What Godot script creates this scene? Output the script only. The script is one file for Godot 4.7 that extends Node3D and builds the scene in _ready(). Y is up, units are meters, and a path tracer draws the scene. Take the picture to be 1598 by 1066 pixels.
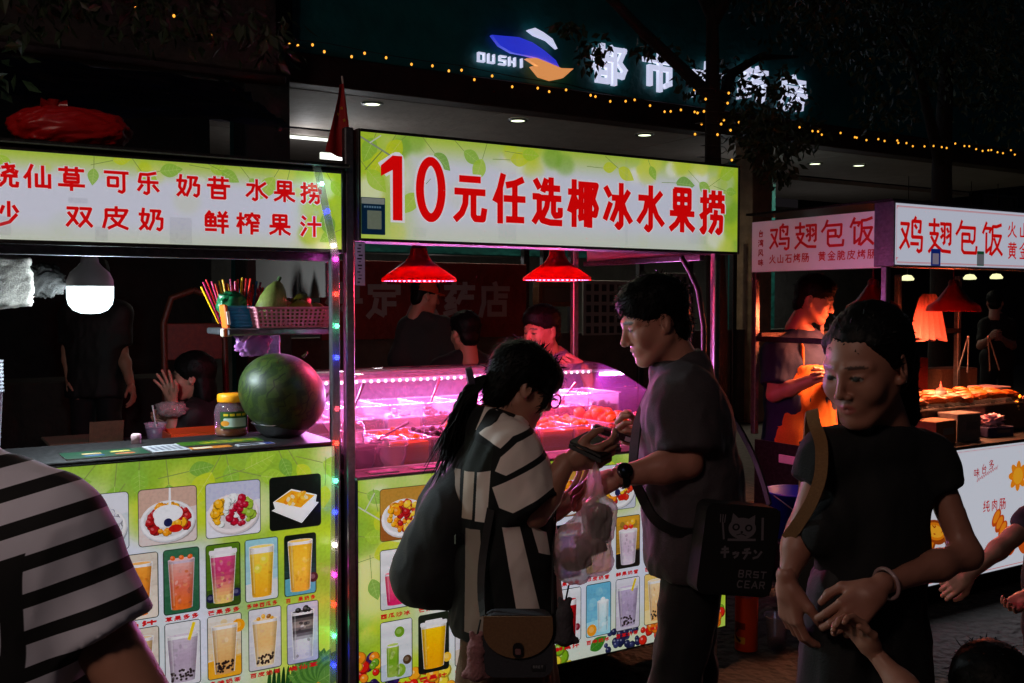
extends Node3D

# ---------------------------------------------------------------- bookkeeping
var used := {}
var mats := {}
var rng := RandomNumberGenerator.new()
const FLAT := 0xFFFFFFFF

func numbered(n: String) -> String:
	if not used.has(n):
		used[n] = 0
		return n
	used[n] += 1
	return "%s_%03d" % [n, used[n]]

func thing(called: String, label: String, category: String, at := Vector3.ZERO, group := "") -> Node3D:
	var o := Node3D.new()
	o.name = numbered(called)
	add_child(o)
	o.position = at
	tag(o, label, category, group)
	return o

func tag(o: Node3D, label: String, category := "", group := "", kind := "") -> Node3D:
	if label != "": o.set_meta("label", label)
	if category != "": o.set_meta("category", category)
	if group != "": o.set_meta("group", group)
	if kind != "": o.set_meta("kind", kind)
	return o

func part(called: String, st: SurfaceTool, m: Material, parent: Node3D) -> MeshInstance3D:
	return put_mesh(called, finish(st), m, parent)

func put_mesh(called: String, mesh: Mesh, m: Material, parent: Node3D) -> MeshInstance3D:
	var o := MeshInstance3D.new()
	o.mesh = mesh
	o.material_override = m
	o.name = numbered(called) if parent == self else called
	parent.add_child(o, true)
	return o

func struct_part(called: String, st: SurfaceTool, m: Material) -> MeshInstance3D:
	var o := part(called, st, m, self)
	o.set_meta("kind", "structure")
	return o

func finish(st: SurfaceTool) -> ArrayMesh:
	st.generate_normals()
	return st.commit()

func mb() -> SurfaceTool:
	var st := SurfaceTool.new()
	st.begin(Mesh.PRIMITIVE_TRIANGLES)
	return st

# ---------------------------------------------------------------- materials
func pm(col: Color, rough := 0.6, metal := 0.0) -> StandardMaterial3D:
	var key := "%s|%s|%s" % [col.to_html(), rough, metal]
	if mats.has(key): return mats[key]
	var m := StandardMaterial3D.new()
	m.albedo_color = col
	m.roughness = rough
	m.metallic = metal
	mats[key] = m
	return m

func noise_tex(size: int, freq: float, seed_: int, a: Color, b: Color, normal := false, oct := 4, strength := 4.0) -> NoiseTexture2D:
	var n := FastNoiseLite.new()
	n.seed = seed_
	n.frequency = freq
	n.fractal_octaves = oct
	var t := NoiseTexture2D.new()
	t.width = size; t.height = size
	t.seamless = true
	t.noise = n
	if normal:
		t.as_normal_map = true
		t.bump_strength = strength
	else:
		var g := Gradient.new()
		g.set_color(0, a); g.set_color(1, b)
		t.color_ramp = g
	return t

# tones and bumps are shared between materials: a few textures tinted by each material's own colour
var noises := {}
func shared_noise(freq: float, low: float) -> Texture2D:
	low = snappedf(low, 0.1)
	var key := "n%.2f|%.1f" % [snappedf(freq, 0.02), low]
	if not noises.has(key): noises[key] = noise_tex(256, snappedf(freq, 0.02) + 0.005, 3, Color(low, low, low), Color.WHITE)
	return noises[key]

func shared_bump(bump: float) -> Texture2D:
	var key := "b%d" % int(bump)
	if not noises.has(key): noises[key] = noise_tex(256, 0.08, 8, Color.BLACK, Color.WHITE, true, 4, bump)
	return noises[key]

# a material with grain: two tones mixed by noise and a fine bump, in world-sized triplanar
func grain(a: Color, b: Color, rough: float, scale: float, metal := 0.0, freq := 0.02, bump := 2.0, sd := 3) -> StandardMaterial3D:
	var key := "g%s|%s|%s|%s|%s|%s" % [a.to_html(), b.to_html(), rough, scale, metal, freq]
	if mats.has(key): return mats[key]
	var m := StandardMaterial3D.new()
	m.albedo_color = a
	m.albedo_texture = shared_noise(freq, clampf(b.get_luminance() / maxf(a.get_luminance(), 0.001), 0.2, 1.0))
	m.roughness = rough
	m.metallic = metal
	m.uv1_triplanar = true
	m.uv1_scale = Vector3.ONE * scale
	if bump > 0.0:
		m.normal_enabled = true
		m.normal_texture = shared_bump(bump)
		m.normal_scale = 0.6
	mats[key] = m
	return m

func glow(col: Color, energy: float, base := Color(0.8, 0.8, 0.8)) -> StandardMaterial3D:
	var key := "e%s|%s" % [col.to_html(), energy]
	if mats.has(key): return mats[key]
	var m := StandardMaterial3D.new()
	m.albedo_color = base
	m.emission_enabled = true
	m.emission = col
	m.emission_energy_multiplier = energy
	mats[key] = m
	return m

func glass(col: Color, alpha: float, rough := 0.05) -> StandardMaterial3D:
	var key := "a%s|%s|%s" % [col.to_html(), alpha, rough]
	if mats.has(key): return mats[key]
	var m := StandardMaterial3D.new()
	m.albedo_color = Color(col.r, col.g, col.b, alpha)
	m.roughness = rough
	m.transparency = BaseMaterial3D.TRANSPARENCY_ALPHA
	mats[key] = m
	return m

func lit_print(tex: Texture2D, energy: float) -> StandardMaterial3D:
	var m := StandardMaterial3D.new()
	m.albedo_texture = tex
	m.roughness = 0.35
	m.emission_enabled = true
	m.emission = Color.WHITE
	m.emission_operator = BaseMaterial3D.EMISSION_OP_MULTIPLY
	m.emission_texture = tex
	m.emission_energy_multiplier = energy
	return m

func printed(tex: Texture2D, rough := 0.7) -> StandardMaterial3D:
	var m := StandardMaterial3D.new()
	m.albedo_texture = tex
	m.roughness = rough
	return m

# ---------------------------------------------------------------- shapes
func tri(st: SurfaceTool, a: Vector3, b: Vector3, c: Vector3, out: Vector3) -> void:
	if (c - a).cross(b - a).dot(out) < 0.0:
		var t := b
		b = c
		c = t
	st.add_vertex(a); st.add_vertex(b); st.add_vertex(c)

func quad(st: SurfaceTool, a: Vector3, b: Vector3, c: Vector3, d: Vector3, out: Vector3) -> void:
	st.set_smooth_group(FLAT)
	tri(st, a, b, c, out)
	tri(st, a, c, d, out)

# a flat picture: corners top-left, top-right, bottom-right, bottom-left as read from the front
func pic_quad(st: SurfaceTool, a: Vector3, b: Vector3, c: Vector3, d: Vector3) -> void:
	st.set_smooth_group(FLAT)
	var uv := [Vector2(0, 0), Vector2(1, 0), Vector2(1, 1), Vector2(0, 1)]
	var p := [a, b, c, d]
	for k in [0, 1, 2, 0, 2, 3]:
		st.set_uv(uv[k])
		st.add_vertex(p[k])

func box(st: SurfaceTool, c: Vector3, s: Vector3, bev := 0.0, bs := Basis.IDENTITY) -> void:
	st.set_smooth_group(FLAT)
	var h := s * 0.5
	if bev <= 0.0:
		for ax in 3:
			for sg in [-1.0, 1.0]:
				var n := Vector3.ZERO; n[ax] = sg
				var u := Vector3.ZERO; u[(ax + 1) % 3] = h[(ax + 1) % 3]
				var v := Vector3.ZERO; v[(ax + 2) % 3] = h[(ax + 2) % 3]
				var m := n * h[ax]
				quad(st, c + bs * (m - u - v), c + bs * (m + u - v), c + bs * (m + u + v), c + bs * (m - u + v), bs * n)
		return
	bev = minf(bev, minf(h.x, minf(h.y, h.z)) * 0.9)
	for ax in 3:
		var i := (ax + 1) % 3
		var j := (ax + 2) % 3
		for sg in [-1.0, 1.0]:
			var n := Vector3.ZERO; n[ax] = sg
			var u := Vector3.ZERO; u[i] = h[i] - bev
			var v := Vector3.ZERO; v[j] = h[j] - bev
			var m := n * h[ax]
			quad(st, c + bs * (m - u - v), c + bs * (m + u - v), c + bs * (m + u + v), c + bs * (m - u + v), bs * n)
		for si in [-1.0, 1.0]:
			for sj in [-1.0, 1.0]:
				var w := Vector3.ZERO; w[ax] = h[ax] - bev
				var p := Vector3.ZERO; p[i] = si * h[i]; p[j] = sj * (h[j] - bev)
				var q := Vector3.ZERO; q[i] = si * (h[i] - bev); q[j] = sj * h[j]
				quad(st, c + bs * (p - w), c + bs * (p + w), c + bs * (q + w), c + bs * (q - w), bs * (p + q))
	for sx in [-1.0, 1.0]:
		for sy in [-1.0, 1.0]:
			for sz in [-1.0, 1.0]:
				var e := Vector3(sx * h.x, sy * h.y, sz * h.z)
				var g := Vector3(sx, sy, sz) * bev
				tri(st, c + bs * (e - Vector3(0, g.y, g.z)), c + bs * (e - Vector3(g.x, 0, g.z)), c + bs * (e - Vector3(g.x, g.y, 0)), bs * e)

func perp(d: Vector3) -> Vector3:
	var x := d.cross(Vector3.UP)
	if x.length() < 0.05: x = d.cross(Vector3.RIGHT)
	return x.normalized()

func bar(st: SurfaceTool, a: Vector3, b: Vector3, w: float, h: float, bev := 0.002) -> void:
	var d := b - a
	var z := d.normalized()
	var y := Vector3.UP if absf(z.y) < 0.9 else Vector3.BACK
	var x := y.cross(z).normalized()
	y = z.cross(x)
	box(st, (a + b) * 0.5, Vector3(w, h, d.length()), bev, Basis(x, y, z))

func tube(st: SurfaceTool, pts: Array, rad, n := 10, caps := true) -> void:
	st.set_smooth_group(1)
	var rings := []
	var x := perp((pts[1] - pts[0]).normalized())
	for k in pts.size():
		var d: Vector3 = (pts[mini(k + 1, pts.size() - 1)] - pts[maxi(k - 1, 0)]).normalized()
		x = (x - d * x.dot(d)).normalized()
		var y := d.cross(x)
		var r: float = rad[k] if rad is Array else rad
		var ring := []
		for q in n:
			var an := TAU * q / n
			ring.append(pts[k] + (x * cos(an) + y * sin(an)) * r)
		rings.append(ring)
	for k in pts.size() - 1:
		for q in n:
			var w := (q + 1) % n
			var o: Vector3 = rings[k][q] - pts[k] + rings[k][w] - pts[k] + rings[k + 1][q] - pts[k + 1]
			tri(st, rings[k][q], rings[k][w], rings[k + 1][w], o)
			tri(st, rings[k][q], rings[k + 1][w], rings[k + 1][q], o)
	if caps:
		st.set_smooth_group(FLAT)
		for e in [[0, pts[0] - pts[1]], [pts.size() - 1, pts[-1] - pts[-2]]]:
			for q in n: tri(st, pts[e[0]], rings[e[0]][q], rings[e[0]][(q + 1) % n], e[1])

# profile: Vector2(radius, height) from the bottom up, walked so that outside lies to its right
func lathe(st: SurfaceTool, at: Vector3, prof: Array, n := 24, sx := 1.0, sz := 1.0, bs := Basis.IDENTITY) -> void:
	for k in prof.size() - 1:
		var p: Vector2 = prof[k]
		var q: Vector2 = prof[k + 1]
		var d := q - p
		st.set_smooth_group(2)
		for i in n:
			var a := TAU * i / n
			var b := TAU * (i + 1) / n
			var m := (a + b) * 0.5
			var o := bs * Vector3(cos(m) * d.y / sx, -d.x, sin(m) * d.y / sz)
			var v0 := at + bs * Vector3(cos(a) * p.x * sx, p.y, sin(a) * p.x * sz)
			var v1 := at + bs * Vector3(cos(b) * p.x * sx, p.y, sin(b) * p.x * sz)
			var v2 := at + bs * Vector3(cos(b) * q.x * sx, q.y, sin(b) * q.x * sz)
			var v3 := at + bs * Vector3(cos(a) * q.x * sx, q.y, sin(a) * q.x * sz)
			if p.x > 1e-5: tri(st, v0, v1, v2, o)
			if q.x > 1e-5: tri(st, v0, v2, v3, o)

func ball(st: SurfaceTool, c: Vector3, r: Vector3, n := 14, bs := Basis.IDENTITY, lump := 0.0, sd := 1) -> void:
	st.set_smooth_group(3)
	var m := n / 2
	var fn := FastNoiseLite.new()
	fn.seed = sd
	fn.frequency = 1.0
	var at := func(i: int, j: int) -> Vector3:
		var th := PI * i / m
		var ph := TAU * (j % n) / n
		var d := Vector3(sin(th) * cos(ph), cos(th), sin(th) * sin(ph))
		if i == 0 or i == m: d = Vector3(0, cos(th), 0)
		var k := 1.0 + (lump * fn.get_noise_3dv(d * 1.7) if lump > 0.0 else 0.0)
		return c + bs * (d * r * k)
	for i in m:
		for j in n:
			var a: Vector3 = at.call(i, j)
			var b: Vector3 = at.call(i, j + 1)
			var e: Vector3 = at.call(i + 1, j + 1)
			var f: Vector3 = at.call(i + 1, j)
			var o := (a + b + e + f) * 0.25 - c
			if i > 0: tri(st, a, b, e, o)
			if i < m - 1: tri(st, a, e, f, o)

# an extruded outline (x, y), front at z = +t/2
func slab(st: SurfaceTool, pts: PackedVector2Array, t: float, xf: Transform3D) -> void:
	st.set_smooth_group(FLAT)
	var ix := Geometry2D.triangulate_polygon(pts)
	var f := xf.basis.z
	for k in range(0, ix.size(), 3):
		var a := pts[ix[k]]; var b := pts[ix[k + 1]]; var c := pts[ix[k + 2]]
		tri(st, xf * Vector3(a.x, a.y, t / 2), xf * Vector3(b.x, b.y, t / 2), xf * Vector3(c.x, c.y, t / 2), f)
		tri(st, xf * Vector3(a.x, a.y, -t / 2), xf * Vector3(b.x, b.y, -t / 2), xf * Vector3(c.x, c.y, -t / 2), -f)
	var cw := 1.0 if Geometry2D.is_polygon_clockwise(pts) else -1.0
	for k in pts.size():
		var a := pts[k]
		var b := pts[(k + 1) % pts.size()]
		var o := xf.basis * Vector3(-(b.y - a.y), b.x - a.x, 0) * cw
		quad(st, xf * Vector3(a.x, a.y, t / 2), xf * Vector3(b.x, b.y, t / 2), xf * Vector3(b.x, b.y, -t / 2), xf * Vector3(a.x, a.y, -t / 2), o)

func rounded(w: float, h: float, r: float, n := 4) -> PackedVector2Array:
	var p := PackedVector2Array()
	for q in 4:
		var c := Vector2((w / 2 - r) * [1, -1, -1, 1][q], (h / 2 - r) * [1, 1, -1, -1][q])
		for k in n + 1:
			var a := PI / 2 * (q + float(k) / n)
			p.append(c + Vector2(cos(a), sin(a)) * r)
	return p

func lamp_area(called: String, parent: Node3D, at: Vector3, size: Vector2, facing: Vector3, col: Color, e: float) -> void:
	var l := AreaLight3D.new()
	l.name = called
	l.area_size = size
	l.area_normalize_energy = true
	l.light_color = col
	l.light_energy = e
	l.area_range = 30.0
	l.shadow_enabled = true
	parent.add_child(l, true)
	var up := Vector3.UP if absf(facing.y) < 0.9 else Vector3.BACK
	l.position = at
	l.basis = Basis.looking_at(facing, up)

func lamp_omni(called: String, parent: Node3D, at: Vector3, col: Color, e: float, size := 0.04) -> void:
	var l := OmniLight3D.new()
	l.name = called
	l.light_color = col
	l.light_energy = e
	l.light_size = size
	l.omni_range = 30.0
	l.omni_attenuation = 2.0
	l.shadow_enabled = true
	parent.add_child(l, true)
	l.position = at

func lamp_spot(called: String, parent: Node3D, at: Vector3, dir: Vector3, ang: float, col: Color, e: float, size := 0.04) -> void:
	var l := SpotLight3D.new()
	l.name = called
	l.light_color = col
	l.light_energy = e
	l.light_size = size
	l.spot_angle = ang
	l.spot_range = 30.0
	l.spot_attenuation = 2.0
	l.shadow_enabled = true
	parent.add_child(l, true)
	l.position = at
	l.basis = Basis.looking_at(dir, Vector3.BACK if absf(dir.y) > 0.9 else Vector3.UP)

const GLYPHS := {
	"元": "22 18 78 18/8 42 92 42/38 42 36 65 26 82 8 94/60 42 60 86 66 92 88 92 92 74",
	"任": "30 5 20 32 6 55/21 32 21 96/90 12 66 20 42 24/35 50 96 50/66 22 66 90/42 90 92 90",
	"选": "12 10 24 24/6 42 24 42 24 74 8 92/24 74 34 88 60 92 95 92/46 8 36 30/38 24 88 24/62 5 62 44/34 44 92 44/52 44 48 62 36 78/70 44 70 72 76 78 92 76 92 64",
	"椰": "2 28 36 28/19 5 19 96/19 34 4 66/19 38 34 58/36 12 66 12/42 12 42 78/60 12 60 95/42 34 60 34/42 55 60 55/36 80 66 74/72 10 72 96/72 12 94 12 82 40 95 58 90 72 78 70",
	"冰": "8 14 22 30/6 78 24 46/62 5 62 88 54 94 46 88/32 34 52 34 46 56 30 80/62 36 76 62 96 82/88 20 68 42",
	"水": "50 5 50 90 42 96 32 90/8 30 38 30 30 56 6 80/88 18 56 42/54 36 72 66 95 84",
	"果": "22 8 78 8 78 46 22 46 22 8/22 27 78 27/50 8 50 96/6 58 94 58/46 60 28 80 6 92/54 60 72 80 94 92",
	"捞": "4 26 34 26/20 5 20 88 14 95 6 88/4 62 34 48/38 18 96 18/54 5 54 30/80 5 80 30/42 50 42 36 92 36 92 50/44 62 86 62 84 90 76 95 68 90/64 48 60 74 42 95",
	"烧": "10 30 14 46/34 24 26 40/20 5 20 50 4 94/20 54 34 76/44 22 86 14/58 6 66 32 90 44 94 32/84 26 46 46/40 54 94 54/56 54 52 76 36 94/72 54 72 88 78 93 94 93 95 78",
	"仙": "30 5 18 36 4 58/20 34 20 96/66 8 66 88/44 40 44 88 90 88/90 40 90 94",
	"草": "6 16 94 16/32 4 32 28/68 4 68 28/26 34 74 34 74 64 26 64 26 34/26 49 74 49/4 78 96 78/50 64 50 98",
	"可": "6 14 94 14/78 14 78 88 70 95 58 90/20 36 54 36 54 70 20 70 20 36",
	"乐": "80 6 50 14 22 14 16 46 88 46/52 24 52 88 44 95 34 90/28 58 12 82/70 58 90 82",
	"奶": "20 5 14 56 36 92/4 30 40 30 32 64 6 94/46 14 84 14 72 46 92 46 90 84 82 94 72 88/60 14 58 56 42 94",
	"昔": "10 18 90 18/34 4 34 40/66 4 66 40/4 42 96 42/24 52 76 52 76 96 24 96 24 52/24 74 76 74",
	"双": "8 18 44 18 32 54 6 90/12 36 28 58 44 82/54 18 92 18 78 56 50 92/58 34 74 64 96 90",
	"皮": "14 18 14 52 4 92/14 18 92 18 84 36/52 4 52 42/22 42 80 42 62 72 22 94/34 52 60 80 94 94",
	"鲜": "22 4 6 26/14 16 36 16 28 28/6 30 44 30 44 66 6 66 6 30/25 30 25 66/6 48 44 48/4 84 48 84/60 6 68 20/90 4 80 20/54 24 96 24/56 44 94 44/52 66 98 66/75 24 75 98",
	"榨": "2 28 32 28/17 5 17 96/17 36 3 66/17 40 32 58/66 3 66 12/38 24 38 14 96 14 96 24/58 20 44 36/76 20 92 36/58 34 40 58/50 46 96 46/64 46 64 97/64 62 92 62/64 80 92 80",
	"汁": "12 8 26 20/6 36 20 48/8 94 28 60/36 42 96 42/66 6 66 97",
	"鸡": "6 22 38 22 26 62 4 88/10 36 24 56 40 84/66 3 58 14/52 14 52 56/52 14 86 14 84 42 76 40/62 24 70 32/52 56 92 56 90 90 80 95 72 90/46 74 78 74",
	"翅": "4 20 46 20/26 4 26 44/8 44 42 44 28 72 4 94/14 52 30 72 60 90 96 92/52 16 70 16 70 66 64 70/56 28 62 38/54 54 64 46/76 16 95 16 95 68 88 72/80 28 86 38/78 54 90 46",
	"包": "28 4 18 26 4 42/22 22 86 22 84 56 76 64 68 60/30 40 62 40 62 60 30 60/30 40 30 84 38 92 92 92 94 74",
	"饭": "22 4 6 34/16 20 42 20 36 32/22 34 22 88 42 74/90 8 68 14 50 14/50 14 50 52 40 94/54 40 90 40 74 72 46 95/58 48 74 76 96 94",
	"火": "24 30 14 52/78 26 66 46/50 5 48 48 34 76 8 95/52 48 68 78 95 95",
	"山": "50 8 50 88/14 36 14 88 86 88/86 36 86 95",
	"石": "6 14 94 14/46 14 32 46 6 74/32 50 84 50 84 92 32 92 32 50",
	"烤": "10 30 14 46/34 24 26 40/20 5 20 50 4 94/20 54 34 76/46 18 82 18/63 4 63 34/40 34 96 34/92 10 64 42 40 58/54 52 86 52/54 52 52 68 88 68 86 90 76 95",
	"肠": "10 10 34 10 34 94 26 94/10 10 10 60 4 94/10 36 34 36/10 60 34 60/44 12 84 12 52 40/52 40 94 40 90 88 82 95 74 90/66 44 44 72/80 44 52 94",
	"黄": "12 14 88 14/34 3 34 30/66 3 66 30/4 30 96 30/22 42 78 42 78 76 22 76 22 42/50 30 50 76/22 58 78 58/38 80 12 96/62 80 88 96",
	"金": "50 3 28 26 4 40/50 3 72 26 96 40/30 40 70 40/14 58 86 58/50 40 50 92/6 93 94 93/28 66 34 84/72 66 64 84",
	"脆": "10 8 32 8 32 94 24 94/10 8 10 60 4 94/10 34 32 34/10 60 32 60/60 3 44 24/52 14 80 14 74 26/40 28 96 28/48 28 46 60 36 92/58 44 84 44 82 66 74 66/58 44 58 84 64 92 94 92 94 76",
	"台": "48 4 20 44 76 40/66 24 88 48/24 56 76 56 76 94 24 94 24 56",
	"湾": "10 8 22 18/5 34 18 44/8 94 24 60/62 2 62 10/34 14 96 14/54 14 54 36/72 14 72 36/42 20 36 36/86 20 92 34/42 46 86 46 86 60 44 60/44 60 42 74 90 74 88 92 78 95",
	"风": "18 8 18 60 6 94/18 8 80 8 80 70 86 92 96 78/62 24 30 76/34 32 66 76",
	"味": "8 22 32 22 32 72 8 72 8 22/44 24 90 24/38 46 96 46/67 4 67 97/64 50 38 82/70 50 96 80",
	"纯": "28 4 8 34 28 34 6 64 32 58/4 90 34 80/90 10 46 20/46 34 46 60 90 60/90 34 90 64/68 6 68 84 74 92 94 90 95 76",
	"肉": "14 22 14 96/14 22 86 22 86 88 76 94/50 4 46 30 30 52/52 30 70 48/48 52 30 80/50 54 70 78",
	"都": "8 20 48 20/28 5 28 38/4 38 54 38/54 8 30 40 4 62/18 54 46 54 46 94 18 94 18 54/18 74 46 74/64 10 64 97/64 10 92 10 78 42 94 60 88 76 74 74",
	"市": "50 3 50 18/6 20 94 20/50 20 50 97/20 84 20 40 80 40 80 78 70 84",
	"大": "6 34 94 34/50 5 48 40 34 74 6 95/52 40 68 74 95 95",
	"药": "6 14 94 14/32 3 32 26/68 3 68 26/26 28 10 50 30 50 8 72 34 68/4 92 36 84/60 30 46 56/54 42 92 42 88 88 78 95 68 90/62 56 74 72",
	"房": "50 2 54 12/16 16 88 16 88 36 16 36/16 16 16 58 4 96/54 40 58 50/26 54 96 54/54 54 48 78 28 96/50 70 86 70 82 92 70 95",
	"保": "28 4 18 34 4 58/20 32 20 97/40 8 88 8 88 38 40 38 40 8/30 54 98 54/64 38 64 97/62 56 46 76 30 88/66 56 80 76 98 88",
	"定": "50 2 50 12/8 30 8 14 92 14 92 30/22 36 78 36/50 36 50 88/50 62 80 62/26 52 20 78 4 96/20 78 46 92 96 94",
	"点": "50 3 50 38/50 20 86 20/20 38 80 38 80 66 20 66 20 38/14 76 6 94/36 76 40 94/58 76 64 94/82 74 94 94",
	"店": "50 2 54 12/12 16 94 16/12 16 12 60 2 96/54 24 54 56/54 38 88 38/32 58 84 58 84 94 32 94 32 58",
	"芒": "6 16 94 16/32 4 32 28/68 4 68 28/50 32 54 42/8 46 92 46/22 46 22 92 88 92",
	"西": "6 12 94 12/14 32 86 32 86 94 14 94 14 32/38 12 36 50 18 68/60 12 60 62 84 62/14 84 86 84",
	"瓜": "82 6 20 14/20 14 18 60 4 95/46 14 46 86 66 76/60 68 72 88/62 12 68 54 94 94",
	"沙": "12 8 24 20/6 36 18 46/8 94 26 62/64 4 64 62/46 22 36 50/80 20 94 44/90 54 66 84 34 96",
	"茶": "6 14 94 14/32 3 32 24/68 3 68 24/50 24 28 46 6 56/50 24 72 46 94 56/20 62 80 62/50 46 50 97/38 70 22 88/62 70 80 88",
	"多": "48 2 14 30/36 12 78 12 56 36 16 50/44 24 54 32/62 38 26 70/52 50 92 50 66 82 14 97/56 62 66 72",
	"百": "6 10 94 10/48 10 42 30/20 32 80 32 80 95 20 95 20 32/20 62 80 62",
	"キ": "14 30 80 22/8 58 90 48/42 4 56 97",
	"ッ": "24 50 30 66/44 44 50 60/76 46 68 74 40 92",
	"チ": "76 10 20 22/6 46 94 42/52 18 52 60 28 96",
	"ン": "14 20 36 38/10 86 56 72 92 26",
	"D": "12 12 12 88/12 12 86 12 86 88 12 88",
	"U": "14 12 14 88 86 88 86 40/86 12 86 22",
	"S": "88 12 14 12 14 50 86 50 86 88 12 88",
	"H": "14 12 14 88/86 12 86 88/14 50 86 50",
	"i": "50 36 50 88/50 12 50 22",
	"M": "10 96 10 6 50 66 90 6 90 96",
	"I": "50 4 50 96",
	"B": "14 6 14 94/14 6 76 6 84 28 70 48 14 48/70 48 86 70 76 94 14 94",
	"R": "14 96 14 6 78 6 86 28 72 50 14 50/52 50 90 96",
	"T": "6 8 94 8/50 8 50 96",
	"C": "88 14 30 6 12 40 14 70 34 94 88 86",
	"E": "88 6 14 6 14 94 88 94/14 50 74 50",
	"A": "6 96 50 4 94 96/24 64 76 64",
	"1": "20 26 54 6 54 96",
}

# ---------------------------------------------------------------- printed pictures and lettering
class Pic:
	var im: Image
	var w: int
	var h: int
	var g: Dictionary
	const S := 2
	func _init(w_: int, h_: int, bg: Color, glyphs: Dictionary) -> void:
		w = w_; h = h_; g = glyphs
		im = Image.create(w * S, h * S, false, Image.FORMAT_RGBA8)
		im.fill(bg)
	func base(small: Image) -> void:
		var b := small.duplicate() as Image
		b.resize(w * S, h * S, Image.INTERPOLATE_CUBIC)
		im.blit_rect(b, Rect2i(0, 0, w * S, h * S), Vector2i.ZERO)
	func poly(pts: PackedVector2Array, col: Color) -> void:
		var n := pts.size()
		var lo := 1e9
		var hi := -1e9
		for p in pts:
			lo = minf(lo, p.y); hi = maxf(hi, p.y)
		var y0 := clampi(int(floor(lo * S)), 0, h * S - 1)
		var y1 := clampi(int(ceil(hi * S)), 0, h * S - 1)
		var solid: Image
		if col.a < 0.999:
			solid = Image.create(w * S, 1, false, Image.FORMAT_RGBA8)
			solid.fill(col)
		for y in range(y0, y1 + 1):
			var yy := (y + 0.5) / S
			var xs := PackedFloat32Array()
			for k in n:
				var a := pts[k]
				var b := pts[(k + 1) % n]
				if (a.y <= yy) != (b.y <= yy):
					xs.append(a.x + (b.x - a.x) * (yy - a.y) / (b.y - a.y))
			xs.sort()
			for k in range(0, xs.size() - 1, 2):
				var xa := clampi(int(round(xs[k] * S)), 0, w * S)
				var xb := clampi(int(round(xs[k + 1] * S)), 0, w * S)
				if xb > xa:
					if solid: im.blend_rect(solid, Rect2i(0, 0, xb - xa, 1), Vector2i(xa, y))
					else: im.fill_rect(Rect2i(xa, y, xb - xa, 1), col)
	func ell(cx: float, cy: float, rx: float, ry: float, col: Color, rot := 0.0, n := 24) -> void:
		var p := PackedVector2Array()
		for k in n:
			p.append(Vector2(cx, cy) + Vector2(cos(TAU * k / n) * rx, sin(TAU * k / n) * ry).rotated(rot))
		poly(p, col)
	func rrect(x: float, y: float, ww: float, hh: float, r: float, col: Color) -> void:
		var p := PackedVector2Array()
		for q in 4:
			var c := Vector2(x + (ww - r if q == 0 or q == 3 else r), y + (hh - r if q < 2 else r))
			for k in 5:
				var a := PI / 2 * (q + k / 4.0)
				p.append(c + Vector2(cos(a), sin(a)) * r)
		poly(p, col)
	func line(pts: PackedVector2Array, t: float, col: Color, cap := 0.0) -> void:
		for k in pts.size() - 1:
			var d := (pts[k + 1] - pts[k]).normalized()
			var nn := d.orthogonal() * t / 2
			var a := pts[k] - (d * cap if k == 0 else Vector2.ZERO)
			var b := pts[k + 1] + (d * cap if k == pts.size() - 2 else Vector2.ZERO)
			poly(PackedVector2Array([a + nn, b + nn, b - nn, a - nn]), col)
			if k > 0: ell(pts[k].x, pts[k].y, t / 2, t / 2, col, 0.0, 10)
	func glyph(ch: String, x: float, y: float, ww: float, hh: float, t: float, col: Color, slant := 0.0) -> void:
		if not g.has(ch): return
		for s in g[ch].split("/"):
			var f: PackedFloat64Array = s.split_floats(" ", false)
			var p := PackedVector2Array()
			for k in range(0, f.size() - 1, 2):
				p.append(Vector2(x + f[k] * ww / 100.0 + slant * (100.0 - f[k + 1]) / 100.0 * hh, y + f[k + 1] * hh / 100.0))
			line(p, t, col, t * 0.2)
	func text(str_: String, x: float, y: float, ww: float, hh: float, step: float, t: float, col: Color, halo := Color(0, 0, 0, 0), ht := 0.0, rise := 0.0) -> void:
		for pass_ in [0, 1]:
			if pass_ == 0 and halo.a == 0.0: continue
			for k in str_.length():
				if str_[k] == " ": continue
				glyph(str_[k], x + k * step, y + rise * k, ww, hh, t + ht if pass_ == 0 else t, halo if pass_ == 0 else col)
	func leaf(x: float, y: float, l: float, rot: float, col: Color, vein: Color) -> void:
		var p := PackedVector2Array()
		for k in 13: p.append(Vector2(x, y) + Vector2(l * k / 12.0, -sin(PI * pow(k / 12.0, 0.8)) * l * 0.3).rotated(rot))
		for k in 12: p.append(Vector2(x, y) + Vector2(l * (1.0 - k / 12.0), sin(PI * pow(1.0 - k / 12.0, 0.8)) * l * 0.3).rotated(rot))
		poly(p, col)
		line(PackedVector2Array([Vector2(x, y), Vector2(x, y) + Vector2(l * 0.9, 0).rotated(rot)]), maxf(1.0, l * 0.012), vein)
		for k in 4:
			for s in [-1, 1]:
				line(PackedVector2Array([Vector2(x, y) + Vector2(l * (0.2 + k * 0.17), 0).rotated(rot), Vector2(x, y) + Vector2(l * (0.3 + k * 0.17), s * l * 0.2).rotated(rot)]), maxf(0.7, l * 0.006), vein)
	# grain and mottling of a large inkjet print
	func mottle(amount: float) -> void:
		for q in 2:
			var fn := FastNoiseLite.new()
			fn.seed = 40 + q
			fn.frequency = [0.35, 0.03][q]
			var src := fn.get_seamless_image(256, 256)
			var t := Image.create(256, 256, false, Image.FORMAT_RGBA8)
			for y in 256:
				for x in 256:
					var v := src.get_pixel(x, y).r - 0.5
					t.set_pixel(x, y, Color(1, 1, 1, v * amount) if v > 0.0 else Color(0.05, 0.06, 0.03, -v * amount))
			for y in range(0, h * S, 256):
				for x in range(0, w * S, 256): im.blend_rect(t, Rect2i(0, 0, 256, 256), Vector2i(x, y))
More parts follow.
